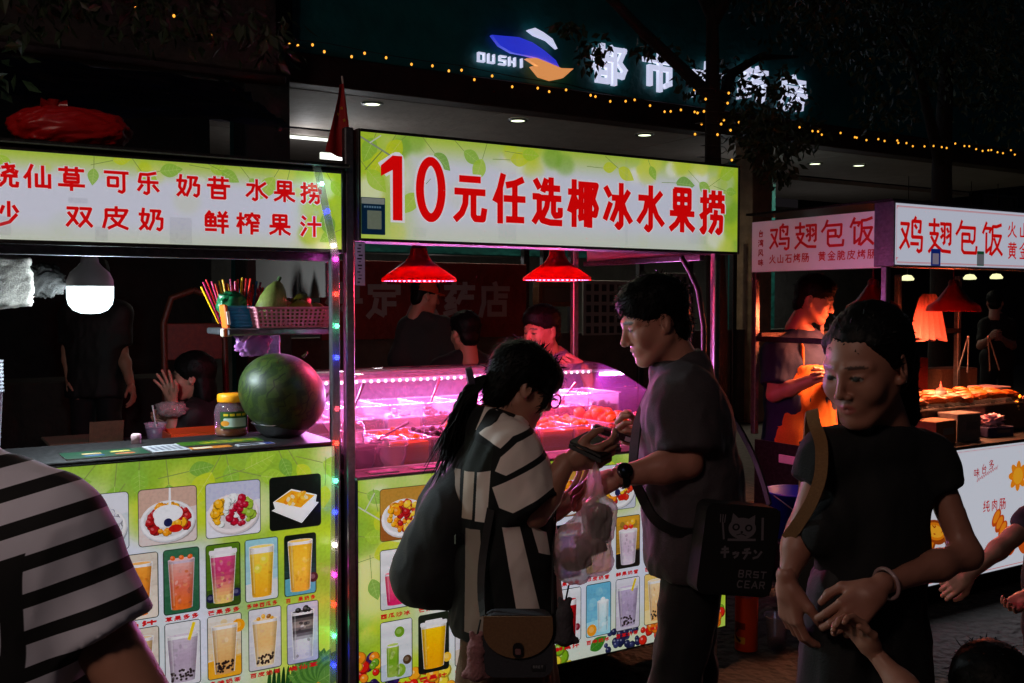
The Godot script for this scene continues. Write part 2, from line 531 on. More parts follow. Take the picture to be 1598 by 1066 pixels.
	func done() -> ImageTexture:
		im.resize(w, h, Image.INTERPOLATE_BILINEAR)
		return ImageTexture.create_from_image(im)

# soft green-to-white printed backdrop
func green_base(w: int, h: int, sd: int, blobs: int, edge: float) -> Image:
	var im := Image.create(w, h, false, Image.FORMAT_RGBA8)
	var r := RandomNumberGenerator.new()
	r.seed = sd
	var bl := []
	for k in blobs:
		var x := r.randf() * w
		var y := r.randf() * h
		if r.randf() < 0.72:
			if r.randf() < 0.5: y = r.randf() * h * 0.22
			else: x = (r.randf() * 0.10 if r.randf() < 0.5 else 1.0 - r.randf() * 0.10) * w
		bl.append([x, y, r.randf_range(0.06, 0.22) * h, [Color(0.62, 0.78, 0.16), Color(0.78, 0.86, 0.12), Color(0.50, 0.70, 0.22), Color(0.86, 0.90, 0.35), Color(0.97, 0.98, 0.95)][r.randi() % 5], r.randf_range(0.3, 0.75)])
	for y in h:
		for x in w:
			var e := minf(minf(x, w - 1 - x) / (h * edge), y / (h * 0.34) * 0.8 + 0.25)
			var c := Color(0.70, 0.83, 0.20).lerp(Color(0.86, 0.88, 0.95), smoothstep(0.05, 0.95, e))
			c = c.lerp(Color(0.83, 0.90, 0.60), 0.35 * smoothstep(0.7, 1.0, float(y) / h))
			for b in bl:
				var d: float = Vector2(x - b[0], y - b[1]).length() / b[2]
				if d < 1.0: c = c.lerp(b[3], b[4] * smoothstep(1.0, 0.45, d) * (1.0 - 0.85 * smoothstep(0.6, 1.1, e)))
			im.set_pixel(x, y, c)
	return im

func leaf_spray(p: Pic, sd: int, area: Array, size: float) -> void:
	var r := RandomNumberGenerator.new()
	r.seed = sd
	for a in area:
		var x: float = a[0]
		var y: float = a[1]
		var c: Color = [Color(0.56, 0.76, 0.24), Color(0.66, 0.82, 0.22), Color(0.80, 0.86, 0.16), Color(0.46, 0.68, 0.24)][r.randi() % 4]
		var rot := r.randf_range(-0.6, 2.6)
		p.line(PackedVector2Array([Vector2(x, y), Vector2(x, y) - Vector2(size * 0.9, size * r.randf_range(-0.1, 0.2)).rotated(rot)]), maxf(1.0, size * 0.025), Color(0.52, 0.60, 0.30))
		p.leaf(x, y, size * r.randf_range(0.7, 1.25), rot, Color(c.r, c.g, c.b, 0.8), Color(0.86, 0.92, 0.62, 0.7))

# a printed photograph of a drink in a cup
func drink(p: Pic, x: float, y: float, w: float, h: float, bg: Array, liq: Array, opt: Dictionary) -> void:
	var r := RandomNumberGenerator.new()
	r.seed = int(x * 7 + y * 13)
	var bd := w * 0.022
	p.rrect(x - bd, y - bd, w + bd * 2, h + bd * 2, w * 0.07 + bd, Color(0.08, 0.12, 0.08))
	p.rrect(x, y, w, h, w * 0.07, bg[0])
	p.poly(PackedVector2Array([Vector2(x, y + h * 0.72), Vector2(x + w, y + h * 0.66), Vector2(x + w, y + h * 0.96), Vector2(x + w * 0.96, y + h), Vector2(x + w * 0.04, y + h), Vector2(x, y + h * 0.96)]), bg[1])
	for k in 8: p.rrect(x, y + h * k * 0.085, w, h * 0.1, 2, Color(bg[0].darkened(0.05 * (k % 3)).lerp(bg[1], k * 0.06), 0.6))
	for k in 9:
		var br := w * r.randf_range(0.04, 0.16)
		p.ell(x + w * r.randf_range(0.18, 0.82), y + h * r.randf_range(0.1, 0.9), br, br, Color(bg[0].lerp(bg[1], r.randf()).lightened(0.12), 0.35))
	for b in opt.get("side", []):
		p.ell(x + w * b[0], y + h * b[1], w * b[2], w * b[2], b[3])
		p.ell(x + w * (b[0] - 0.02), y + h * b[1] - w * 0.02, w * b[2] * 0.55, w * b[2] * 0.5, b[3].lightened(0.25))
	var cx: float = x + w * opt.get("cx", 0.5)
	var top: float = y + h * opt.get("top", 0.14)
	var bot: float = y + h * 0.93
	var wt: float = w * opt.get("wt", 0.31) * 1.12
	var wb: float = w * opt.get("wb", 0.2) * 1.12
	var cup := func(f: float) -> float: return lerpf(wt, wb, f)
	var wall: Color = opt.get("wall", Color(0.93, 0.93, 0.95))
	p.poly(PackedVector2Array([Vector2(cx - wt - 2, top), Vector2(cx + wt + 2, top), Vector2(cx + wb + 2, bot), Vector2(cx - wb - 2, bot)]), wall)
	var n := 14
	var fill: float = opt.get("fill", 0.08)
	for k in n:
		var f0 := fill + (0.98 - fill) * k / n
		var f1 := fill + (0.98 - fill) * (k + 1) / n
		var q := float(k) / (n - 1) * (liq.size() - 1)
		var c: Color = liq[int(q)].lerp(liq[mini(int(q) + 1, liq.size() - 1)], q - int(q))
		var a: float = cup.call(f0)
		var b: float = cup.call(f1)
		p.poly(PackedVector2Array([Vector2(cx - a, lerpf(top, bot, f0)), Vector2(cx + a, lerpf(top, bot, f0)), Vector2(cx + b, lerpf(top, bot, f1)), Vector2(cx - b, lerpf(top, bot, f1))]), c)
	p.ell(cx, bot, wb, w * 0.04, liq[-1])
	for k in opt.get("bits", 10):
		var f := r.randf_range(0.15, 0.95)
		var c: Color = liq[r.randi() % liq.size()]
		p.ell(cx + cup.call(f) * r.randf_range(-0.85, 0.85), lerpf(top, bot, f), w * r.randf_range(0.03, 0.08), w * r.randf_range(0.03, 0.07), Color(c.lightened(0.3) if k % 2 else c.darkened(0.15), 0.6), r.randf() * 3.0)
	for k in opt.get("pearls", 0):
		var f := r.randf_range(0.76, 0.98)
		p.ell(cx + cup.call(f) * r.randf_range(-0.9, 0.9), lerpf(top, bot, f), w * 0.036, w * 0.036, Color(0.13, 0.08, 0.08))
	p.poly(PackedVector2Array([Vector2(cx - wt * 0.8, top + h * 0.05), Vector2(cx - wt * 0.66, top + h * 0.05), Vector2(cx - wb * 0.7, bot - h * 0.05), Vector2(cx - wb * 0.82, bot - h * 0.05)]), Color(1, 1, 1, 0.35))
	for sd in [-1.0, 1.0]:
		for k in 4:
			var f0 := 1.0 - k * 0.13
			p.poly(PackedVector2Array([Vector2(cx + sd * wt, top), Vector2(cx + sd * wt * f0, top), Vector2(cx + sd * wb * f0, bot), Vector2(cx + sd * wb, bot)]), Color(liq[-1].darkened(0.7), 0.10))
	p.ell(cx, top, wt + 2, w * 0.055, wall)
	p.ell(cx, top, wt - 2, w * 0.04, liq[0].lightened(0.25))
	if opt.has("lid"):
		p.rrect(cx - wt - w * 0.04, top - h * 0.055, wt * 2 + w * 0.08, h * 0.075, w * 0.04, opt.lid)
		p.rrect(cx - wt * 0.7, top - h * 0.085, wt * 1.4, h * 0.05, w * 0.03, opt.lid.lightened(0.3))
	for b in opt.get("on", []):
		p.ell(cx + w * b[0], top + h * b[1], w * b[2], w * b[2] * 0.85, b[3], r.randf() * 3.0, 9)
		p.ell(cx + w * (b[0] - 0.02), top + h * (b[1] - 0.012), w * b[2] * 0.5, w * b[2] * 0.4, b[3].lightened(0.3), 0.4, 8)
	if opt.has("straw"):
		p.line(PackedVector2Array([Vector2(cx + wt * 0.4, top + h * 0.1), Vector2(cx + wt * 0.75, y + h * 0.03)]), w * 0.09, opt.straw)

# a printed photograph of a bowl or plate with heaped pieces
func dish(p: Pic, x: float, y: float, w: float, h: float, bg: Array, bowl: Color, cols: Array, opt := {}) -> void:
	var r := RandomNumberGenerator.new()
	r.seed = int(x * 3 + y * 17)
	p.rrect(x - 2, y - 2, w + 4, h + 4, w * 0.06 + 2, Color(0.08, 0.12, 0.08))
	p.rrect(x, y, w, h, w * 0.06, bg[0])
	p.poly(PackedVector2Array([Vector2(x, y + h * 0.5), Vector2(x + w, y + h * 0.36), Vector2(x + w, y + h * 0.95), Vector2(x + w * 0.95, y + h), Vector2(x + w * 0.05, y + h), Vector2(x, y + h * 0.95)]), bg[1])
	if opt.get("square", false):
		p.poly(PackedVector2Array([Vector2(x + w * 0.03, y + h * 0.62), Vector2(x + w * 0.4, y + h * 0.42), Vector2(x + w * 0.97, y + h * 0.55), Vector2(x + w * 0.62, y + h * 0.92)]), Color(0.93, 0.93, 0.93))
		p.poly(PackedVector2Array([Vector2(x + w * 0.06, y + h * 0.46), Vector2(x + w * 0.42, y + h * 0.24), Vector2(x + w * 0.93, y + h * 0.40), Vector2(x + w * 0.9, y + h * 0.55), Vector2(x + w * 0.62, y + h * 0.78), Vector2(x + w * 0.1, y + h * 0.6)]), bowl)
		p.poly(PackedVector2Array([Vector2(x + w * 0.1, y + h * 0.45), Vector2(x + w * 0.42, y + h * 0.27), Vector2(x + w * 0.88, y + h * 0.41), Vector2(x + w * 0.6, y + h * 0.62)]), cols[0])
		for k in 26:
			p.ell(x + w * r.randf_range(0.3, 0.72), y + h * r.randf_range(0.33, 0.53), w * 0.05, w * 0.035, cols[r.randi() % cols.size()], r.randf() * 3, 8)
		return
	p.ell(x + w * 0.52, y + h * 0.66, w * 0.47, h * 0.33, Color(bg[1].darkened(0.55), 0.45))
	p.ell(x + w * 0.5, y + h * 0.60, w * 0.48, h * 0.38, bowl.darkened(0.14))
	p.ell(x + w * 0.49, y + h * 0.585, w * 0.465, h * 0.36, bowl)
	p.ell(x + w * 0.5, y + h * 0.57, w * 0.42, h * 0.31, bowl.darkened(0.10))
	for k in opt.get("n", 60):
		var a := r.randf() * TAU
		var q := sqrt(r.randf())
		var px := x + w * (0.5 + 0.37 * q * cos(a))
		var py := y + h * (0.56 + 0.27 * q * sin(a) - 0.14 * (1.0 - q))
		var c: Color = cols[clampi(int((cos(a) * q * 0.5 + 0.5) * cols.size() + r.randf_range(-0.6, 0.6)), 0, cols.size() - 1)]
		var s := w * r.randf_range(0.05, 0.105)
		p.ell(px + 1, py + 2, s, s * 0.85, c.darkened(0.35), r.randf() * 3, 7)
		p.ell(px, py, s * 0.92, s * 0.75, c, r.randf() * 3, 7)
		p.ell(px - s * 0.25, py - s * 0.25, s * 0.4, s * 0.3, c.lightened(0.3), 0.5, 6)
	if opt.has("milk"):
		p.ell(x + w * 0.5, y + h * 0.46, w * 0.26, h * 0.16, opt.milk)
		p.ell(x + w * 0.42, y + h * 0.56, w * 0.16, h * 0.14, opt.milk)
		p.poly(PackedVector2Array([Vector2(x + w * 0.52, y), Vector2(x + w * 0.55, y), Vector2(x + w * 0.56, y + h * 0.4), Vector2(x + w * 0.51, y + h * 0.4)]), opt.milk)
		p.ell(x + w * 0.5, y + h * 0.62, w * 0.075, w * 0.075, Color(0.10, 0.12, 0.30))
		p.ell(x + w * 0.63, y + h * 0.74, w * 0.12, h * 0.07, Color(0.80, 0.10, 0.06))

var steel: StandardMaterial3D
var dark_steel: StandardMaterial3D
var black_plastic: StandardMaterial3D
const ZF := -3.14

func _ready() -> void:
	rng.seed = 20240
	var cam := Camera3D.new()
	cam.name = "camera"
	add_child(cam)
	cam.position = Vector3(0, 1.6, 0)
	cam.rotation_degrees = Vector3(-2.2, -31.64, 0)
	cam.fov = 37.88
	cam.near = 0.05
	cam.far = 400.0
	cam.current = true
	var we := WorldEnvironment.new()
	we.name = "world_environment"
	var env := Environment.new()
	env.background_mode = Environment.BG_SKY
	var sm := ProceduralSkyMaterial.new()
	sm.sky_top_color = Color(0.05, 0.055, 0.08)
	sm.sky_horizon_color = Color(0.10, 0.085, 0.085)
	sm.ground_bottom_color = Color(0.03, 0.03, 0.03)
	sm.ground_horizon_color = Color(0.08, 0.07, 0.07)
	sm.sky_energy_multiplier = 1.0
	sm.sun_angle_max = 1.0
	var sky := Sky.new()
	sky.sky_material = sm
	env.sky = sky
	env.background_energy_multiplier = 0.8
	env.tonemap_mode = Environment.TONE_MAPPER_LINEAR
	env.tonemap_exposure = 1.0
	env.sdfgi_enabled = true
	env.ssao_enabled = true
	env.ssil_enabled = true
	we.environment = env
	add_child(we)
	var moon := DirectionalLight3D.new()
	moon.name = "moonlight"
	moon.light_color = Color(0.75, 0.82, 1.0)
	moon.light_energy = 0.006
	moon.light_angular_distance = 4.0
	moon.shadow_enabled = true
	moon.rotation_degrees = Vector3(-55, -20, 0)
	add_child(moon)
	steel = grain(Color(0.62, 0.62, 0.64), Color(0.50, 0.50, 0.52), 0.32, 3.0, 0.9, 0.03, 1.0)
	dark_steel = grain(Color(0.30, 0.29, 0.29), Color(0.20, 0.19, 0.19), 0.42, 3.0, 0.8, 0.03, 1.0)
	black_plastic = pm(Color(0.05, 0.05, 0.055), 0.5)
	setting()
	stall_fruit()
	stall_drinks()
	stall_wings()
	props_drinks()
	props_fruit()
	props_wings()
	street_things()
	people()
	print("nodes ", get_child_count(), " t ", Time.get_ticks_msec())

# a lit sign or menu box: dark metal case, printed acrylic face and its light
func light_box(owner_: Node3D, called: String, tex: Texture2D, energy: float, x0: float, x1: float, y0: float, y1: float, z: float, depth: float, rim: float, light_e: float, tint: Color, frame_m: Material) -> MeshInstance3D:
	var st := mb()
	box(st, Vector3((x0 + x1) / 2, (y0 + y1) / 2, z - depth / 2 - 0.004), Vector3(x1 - x0 + rim * 2, y1 - y0 + rim * 2, depth), 0.004)
	var b := part(called + "_case", st, frame_m, owner_)
	b.position = -owner_.global_position
	st = mb()
	var w := rim
	for r in [[x0 - w / 2, (y0 + y1) / 2, w, y1 - y0 + w * 2], [x1 + w / 2, (y0 + y1) / 2, w, y1 - y0 + w * 2], [(x0 + x1) / 2, y1 + w / 2, x1 - x0, w], [(x0 + x1) / 2, y0 - w / 2, x1 - x0, w]]:
		box(st, Vector3(r[0], r[1], z - 0.001), Vector3(r[2], r[3], 0.012), 0.002)
	part("frame", st, frame_m, b)
	st = mb()
	pic_quad(st, Vector3(x0, y1, z), Vector3(x1, y1, z), Vector3(x1, y0, z), Vector3(x0, y0, z))
	st.generate_tangents() if false else null
	part("sign_face" if called == "sign" else "light_panel", st, lit_print(tex, energy), b)
	if light_e > 0.0:
		lamp_area(called + "_light", b, Vector3((x0 + x1) / 2, (y0 + y1) / 2, z + 0.012), Vector2(x1 - x0, y1 - y0), Vector3(0, 0, 1), tint, light_e)
	return b

# a mesh built in world coordinates under a thing that stands somewhere
func wpart(called: String, st: SurfaceTool, m: Material, parent: Node3D) -> MeshInstance3D:
	var o := part(called, st, m, parent)
	o.position = -parent.global_position
	return o

func caption(p: Pic, s: String, x: float, y: float, w: float, h: float) -> void:
	var step := w / s.length()
	p.text(s, x + step * 0.08, y, step * 0.84, h, step, maxf(1.2, step * 0.11), Color(0.82, 0.06, 0.08))

func fruit_heap(p: Pic, x: float, y: float, w: float, sd: int, cols: Array) -> void:
	var r := RandomNumberGenerator.new()
	r.seed = sd
	for k in 26:
		var c: Color = cols[r.randi() % cols.size()]
		var px := x + w * r.randf_range(-0.5, 0.5)
		var py := y - w * r.randf_range(-0.1, 0.35)
		var s := w * r.randf_range(0.06, 0.12)
		p.ell(px, py, s, s, c.darkened(0.3), 0, 12)
		p.ell(px - s * 0.1, py - s * 0.1, s * 0.85, s * 0.85, c, 0, 12)
		p.ell(px - s * 0.3, py - s * 0.3, s * 0.3, s * 0.25, c.lightened(0.45), 0.4, 8)

# ---------------------------------------------------------------- the fruit stall in the middle
func stall_fruit() -> void:
	var t := thing("fruit_stall", "long food cart with bright green and white sign reading 10, pink lit display case", "food stall", Vector3(2.19, 0, ZF - 0.5))
	var red := Color(0.93, 0.02, 0.03)
	var halo := Color(0.93, 0.93, 0.97)
	var p := Pic.new(2048, 422, Color.WHITE, GLYPHS)
	p.base(green_base(256, 53, 5, 46, 0.75))
	leaf_spray(p, 3, [[60, 20], [110, 70], [330, 60], [470, 40], [700, 60], [760, 30], [1200, 60], [1290, 55], [1480, 30], [1640, 100], [1790, 90], [1930, 60], [1970, 120], [30, 150], [250, 230], [180, 20], [560, 66]], 100)
	p.line(PackedVector2Array([Vector2(0, 20), Vector2(140, 90)]), 7, Color(0.55, 0.60, 0.50))
	p.line(PackedVector2Array([Vector2(40, 42), Vector2(90, 8)]), 5, Color(0.80, 0.84, 0.78))
	p.line(PackedVector2Array([Vector2(95, 68), Vector2(20, 150)]), 4, Color(0.45, 0.55, 0.25))
	var one := PackedVector2Array([Vector2(88, 128), Vector2(140, 84), Vector2(183, 84), Vector2(183, 345), Vector2(140, 345), Vector2(140, 142), Vector2(88, 170)])
	var ring := PackedVector2Array()
	for k in 41: ring.append(Vector2(313, 211) + Vector2(cos(TAU * k / 40) * 51, sin(TAU * k / 40) * 116))
	p.line(PackedVector2Array([Vector2(100, 140), Vector2(160, 100), Vector2(162, 345)]), 64, halo, 8)
	p.poly(one, halo)
	p.line(ring, 52, halo)
	p.line(ring, 36, red)
	for k in 41: ring[k] = Vector2(313, 211) + Vector2(cos(TAU * k / 40) * 49, sin(TAU * k / 40) * 118)
	p.line(ring, 34, red)
	p.poly(one, red)
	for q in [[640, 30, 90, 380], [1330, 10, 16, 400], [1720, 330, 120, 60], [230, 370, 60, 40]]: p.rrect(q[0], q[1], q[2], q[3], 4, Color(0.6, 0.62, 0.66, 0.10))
	p.text("元任选椰冰水果捞", 416, 116, 166, 224, 197, 29, red, halo, 14)
	# payment card stuck on the sign, its code left blank
	p.rrect(2, 258, 104, 148, 3, Color(0.02, 0.13, 0.22))
	p.rrect(4, 260, 100, 24, 3, Color(0.50, 0.53, 0.50))
	p.rrect(28, 310, 62, 74, 2, Color(0.40, 0.44, 0.38))
	for k in 7: p.rrect(14 + k * 11, 292, 8, 8, 1, Color(0.35, 0.47, 0.55))
	p.mottle(0.07)
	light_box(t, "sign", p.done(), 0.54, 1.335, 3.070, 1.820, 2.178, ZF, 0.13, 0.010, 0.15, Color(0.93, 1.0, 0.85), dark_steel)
	# menu
	p = Pic.new(2048, 960, Color.WHITE, GLYPHS)
	p.base(green_base(256, 120, 11, 90, 0.5))
	var S := 2048.0 / 1.70
	var X := func(x: float) -> float: return (x - 1.318) * S
	var Y := func(y: float) -> float: return (0.998 - y) * S
	leaf_spray(p, 8, [[40, 60], [90, 140], [30, 240], [70, 330], [500, 30], [900, 30], [1300, 30], [1700, 40], [60, 420]], 110)
	p.line(PackedVector2Array([Vector2(0, 110), Vector2(120, 190)]), 6, Color(0.80, 0.84, 0.74))
	p.line(PackedVector2Array([Vector2(30, 135), Vector2(75, 60)]), 5, Color(0.80, 0.84, 0.74))
	fruit_heap(p, 80, 820, 250, 4, [Color(0.96, 0.55, 0.08), Color(0.20, 0.08, 0.35), Color(0.85, 0.10, 0.06), Color(0.98, 0.72, 0.1), Color(0.45, 0.65, 0.12)])
	fruit_heap(p, 70, 940, 230, 5, [Color(0.13, 0.06, 0.30), Color(0.20, 0.10, 0.42), Color(0.10, 0.06, 0.22)])
	fruit_heap(p, 400, 950, 320, 6, [Color(0.90, 0.10, 0.05), Color(0.98, 0.66, 0.1), Color(0.95, 0.85, 0.2)])
	fruit_heap(p, 900, 950, 320, 16, [Color(0.98, 0.75, 0.1), Color(0.5, 0.7, 0.1), Color(0.95, 0.85, 0.2)])
	fruit_heap(p, 1370, 930, 200, 7, [Color(0.10, 0.12, 0.28), Color(0.18, 0.2, 0.40)])
	fruit_heap(p, 1600, 940, 220, 9, [Color(0.92, 0.45, 0.06), Color(0.85, 0.12, 0.06)])
	fruit_heap(p, 1900, 930, 240, 19, [Color(0.92, 0.45, 0.06), Color(0.45, 0.65, 0.12), Color(0.85, 0.12, 0.06)])
	p.leaf(1180, 930, 110, -0.5, Color(0.20, 0.50, 0.12), Color(0.5, 0.7, 0.3))
	var Wh := Color(0.86, 0.87, 0.92)
	var fr := [Color(0.98, 0.70, 0.08), Color(0.95, 0.55, 0.05), Color(0.75, 0.08, 0.10), Color(0.98, 0.80, 0.2), Color(0.86, 0.2, 0.1)]
	for k in 7:
		var x: float = X.call(1.401 + 0.2345 * k)
		dish(p, x, Y.call(0.957), 0.182 * S, 0.182 * S, [[Color(0.75, 0.55, 0.2), Color(0.62, 0.36, 0.14)], [Wh, Color(0.78, 0.80, 0.86)], [Wh, Color(0.9, 0.9, 0.93)]][k % 3], Color(0.95, 0.95, 0.97), [fr, [Color(0.75, 0.06, 0.1), Color(0.9, 0.2, 0.2), Color(0.35, 0.6, 0.15)], [Color(0.98, 0.75, 0.12), Color(0.95, 0.65, 0.1), Color(0.96, 0.8, 0.3)], fr][k % 4], {"milk": Color(0.93, 0.94, 0.97)} if k % 4 == 0 and k > 0 else {})
	var dw := 0.118 * S
	var dh := 0.208 * S
	var row := [
		[[Color(0.92, 0.93, 0.95), Color(0.80, 0.82, 0.85)], [Color(0.95, 0.35, 0.45), Color(0.93, 0.30, 0.48), Color(0.88, 0.12, 0.40)], {"wt": 0.33, "wb": 0.26, "top": 0.4, "on": [[-0.1, -0.05, 0.12, Color(0.96, 0.40, 0.45)], [0.08, -0.1, 0.14, Color(0.95, 0.36, 0.42)], [0.0, -0.18, 0.10, Color(0.97, 0.5, 0.5)]]}, "西瓜沙冰"],
		[[Color(0.55, 0.70, 0.25), Color(0.8, 0.85, 0.6)], [Color(0.98, 0.78, 0.15), Color(0.97, 0.66, 0.08)], {"lid": Color(0.9, 0.9, 0.92)}, "芒果沙冰"],
		[[Wh, Color(0.7, 0.75, 0.82)], [Color(0.92, 0.5, 0.55), Color(0.85, 0.2, 0.3)], {"lid": Color(0.9, 0.9, 0.92)}, "西瓜沙冰"],
		[[Color(0.1, 0.12, 0.1), Color(0.25, 0.2, 0.15)], [Color(0.6, 0.75, 0.2), Color(0.45, 0.65, 0.1)], {"straw": Color(0.95, 0.8, 0.1)}, "果汁"],
		[[Wh, Color(0.9, 0.88, 0.85)], [Color(0.85, 0.75, 0.85), Color(0.6, 0.45, 0.65)], {"pearls": 16}, "多茶奶昔"],
		[[Color(0.06, 0.07, 0.12), Color(0.10, 0.18, 0.42)], [Color(0.30, 0.32, 0.70), Color(0.12, 0.2, 0.6)], {"on": [[0.0, -0.02, 0.1, Color(0.15, 0.15, 0.4)]]}, "百果奶昔"],
		[[Color(0.93, 0.90, 0.86), Color(0.85, 0.70, 0.4)], [Color(0.90, 0.80, 0.70), Color(0.80, 0.62, 0.45)], {"lid": Color(0.9, 0.9, 0.92)}, "双皮奶昔"],
		[[Color(0.85, 0.62, 0.15), Color(0.10, 0.09, 0.08)], [Color(0.88, 0.80, 0.86), Color(0.80, 0.70, 0.80), Color(0.86, 0.80, 0.88)], {"wt": 0.34, "wb": 0.25, "top": 0.27, "bits": 18, "on": [[-0.1, -0.06, 0.11, Color(0.85, 0.10, 0.08)], [0.12, -0.08, 0.12, Color(0.88, 0.14, 0.08)], [0.2, -0.15, 0.12, Color(0.96, 0.72, 0.12)], [0.0, -0.13, 0.09, Color(0.96, 0.65, 0.12)]]}, "鲜果奶昔"],
		[[Color(0.55, 0.80, 0.90), Color(0.8, 0.9, 0.93)], [Color(0.86, 0.9, 0.9), Color(0.95, 0.85, 0.3)], {"lid": Color(0.93, 0.93, 0.95)}, "百味仙草"],
		[[Wh, Color(0.8, 0.84, 0.9)], [Color(0.95, 0.8, 0.3), Color(0.9, 0.5, 0.2)], {"straw": Color(0.9, 0.2, 0.2)}, "鲜榨果汁"],
		[[Color(0.2, 0.4, 0.2), Color(0.6, 0.7, 0.4)], [Color(0.9, 0.8, 0.75), Color(0.8, 0.5, 0.5)], {"lid": Color(0.93, 0.93, 0.95)}, "水果奶昔"]]
	for k in 11:
		var x: float = X.call(1.401 + 0.1463 * k)
		var a: Array = row[k]
		drink(p, x, Y.call(0.742), dw, dh, a[0], a[1], a[2])
		caption(p, a[3], x - 4, Y.call(0.518), dw, 19)
	row = [
		[[Color(0.90, 0.91, 0.93), Color(0.75, 0.80, 0.86)], [Color(0.62, 0.76, 0.22), Color(0.45, 0.66, 0.10), Color(0.60, 0.72, 0.3)], {"cx": 0.38, "wt": 0.18, "wb": 0.17, "top": 0.4, "side": [[0.6, 0.2, 0.16, Color(0.42, 0.62, 0.10)], [0.6, 0.86, 0.2, Color(0.5, 0.68, 0.15)], [0.85, 0.7, 0.14, Color(0.30, 0.2, 0.1)]]}, "果汁"],
		[[Color(0.10, 0.13, 0.09), Color(0.07, 0.08, 0.06)], [Color(0.99, 0.80, 0.03), Color(0.98, 0.72, 0.0), Color(0.96, 0.66, 0.02)], {"wt": 0.37, "wb": 0.29, "top": 0.18, "bits": 2, "lid": Color(0.9, 0.9, 0.92), "side": [[0.95, 0.8, 0.15, Color(0.95, 0.75, 0.2)]]}, "芒果汁"],
		[[Wh, Color(0.8, 0.75, 0.7)], [Color(0.95, 0.5, 0.1), Color(0.9, 0.4, 0.05)], {}, "鲜果汁"],
		[[Color(0.5, 0.65, 0.3), Color(0.85, 0.88, 0.7)], [Color(0.9, 0.85, 0.4), Color(0.8, 0.8, 0.3)], {"lid": Color(0.9, 0.9, 0.92)}, "多味果汁"],
		[[Wh, Color(0.75, 0.6, 0.6)], [Color(0.7, 0.1, 0.2), Color(0.5, 0.05, 0.15)], {}, "西瓜汁"],
		[[Color(0.90, 0.91, 0.94), Color(0.85, 0.86, 0.88)], [Color(0.72, 0.02, 0.06), Color(0.55, 0.01, 0.05)], {"wt": 0.3, "wb": 0.26, "top": 0.2, "fill": 0.16, "bits": 2, "side": [[0.86, 0.75, 0.12, Color(0.5, 0.03, 0.12)]]}, "鲜果汁"],
		[[Color(0.40, 0.72, 0.86), Color(0.62, 0.85, 0.92)], [Color(0.88, 0.93, 0.95), Color(0.70, 0.88, 0.93)], {"cx": 0.68, "wt": 0.2, "wb": 0.17, "top": 0.35, "on": [[0.0, -0.03, 0.1, Color(0.95, 0.97, 0.98)]], "side": [[0.22, 0.88, 0.2, Color(0.95, 0.6, 0.1)]]}, "百味奶冰"],
		[[Color(0.88, 0.87, 0.92), Color(0.80, 0.77, 0.84)], [Color(0.75, 0.68, 0.82), Color(0.68, 0.60, 0.74), Color(0.72, 0.66, 0.78)], {"wt": 0.4, "wb": 0.29, "top": 0.16, "pearls": 26, "straw": Color(0.93, 0.80, 0.1), "bits": 14}, "百草奶茶"],
		[[Color(0.95, 0.80, 0.45), Color(0.95, 0.86, 0.62)], [Color(0.96, 0.84, 0.66), Color(0.92, 0.70, 0.42)], {"pearls": 20}, "多味奶茶"],
		[[Wh, Color(0.86, 0.8, 0.7)], [Color(0.9, 0.8, 0.66), Color(0.7, 0.5, 0.3)], {"pearls": 20}, "鲜奶茶"],
		[[Color(0.5, 0.7, 0.4), Color(0.86, 0.9, 0.7)], [Color(0.92, 0.86, 0.8), Color(0.5, 0.35, 0.3)], {"lid": Color(0.9, 0.9, 0.92)}, "烧仙草"]]
	for k in 11:
		var x: float = X.call(1.401 + 0.1463 * k)
		var a: Array = row[k]
		drink(p, x, Y.call(0.488), dw, dh, a[0], a[1], a[2])
		caption(p, a[3], x - 4, Y.call(0.266), dw, 19)
	p.mottle(0.13)
	light_box(t, "menu_light", p.done(), 0.56, 1.318, 3.018, 0.206, 0.998, ZF, 0.05, 0.006, 0.18, Color(0.97, 1.0, 0.88), black_plastic)
	# body, counter
	var st := mb()
	box(st, Vector3(2.168, 0.60, -3.70), Vector3(1.70, 0.74, 0.98), 0.01)
	wpart("body", st, dark_steel, t)
	st = mb()
	box(st, Vector3(2.168, 1.003, -3.215), Vector3(1.72, 0.012, 0.165), 0.003)
	box(st, Vector3(2.168, 0.986, -3.70), Vector3(1.70, 0.012, 0.80), 0.003)
	wpart("counter", st, steel, t)
	for x in [1.42, 2.92]:
		for z in [-3.35, -4.05]:
			st = mb()
			lathe(st, Vector3(x, 0.1, z), [Vector2(0, -0.022), Vector2(0.09, -0.022), Vector2(0.1, -0.012), Vector2(0.1, 0.012), Vector2(0.09, 0.022), Vector2(0, 0.022)], 18, 1, 1, Basis(Vector3.BACK, PI / 2))
			var wh := wpart("wheel", st, black_plastic, t)
			st = mb()
			bar(st, Vector3(x, 0.1, z), Vector3(x, 0.26, z), 0.06, 0.02)
			part("fork", st, steel, wh)
	for q in [[1.298, -3.16], [2.992, -3.19], [2.93, -4.15]]:
		st = mb()
		box(st, Vector3(q[0], 1.13, q[1]), Vector3(0.032, 2.12, 0.032), 0.004)
		wpart("post", st, steel, t)
	# roof and side boards
	for x in [3.02]:
		st = mb()
		box(st, Vector3(x, 1.99, -3.72), Vector3(0.03, 0.36, 0.86), 0.003)
		var sb := wpart("side_board", st, pm(Color(0.72, 0.62, 0.66), 0.5), t)
		st = mb()
		bar(st, Vector3(x - 0.02 * signf(x - 2), 1.80, -3.28), Vector3(x - 0.02 * signf(x - 2), 1.80, -4.15), 0.03, 0.025)
		part("rail", st, steel, sb)
	st = mb()
	bar(st, Vector3(1.30, 1.93, -3.59), Vector3(3.0, 1.93, -3.59), 0.025, 0.025)
	bar(st, Vector3(1.303, 1.93, -3.18), Vector3(1.303, 1.93, -3.58), 0.025, 0.025)
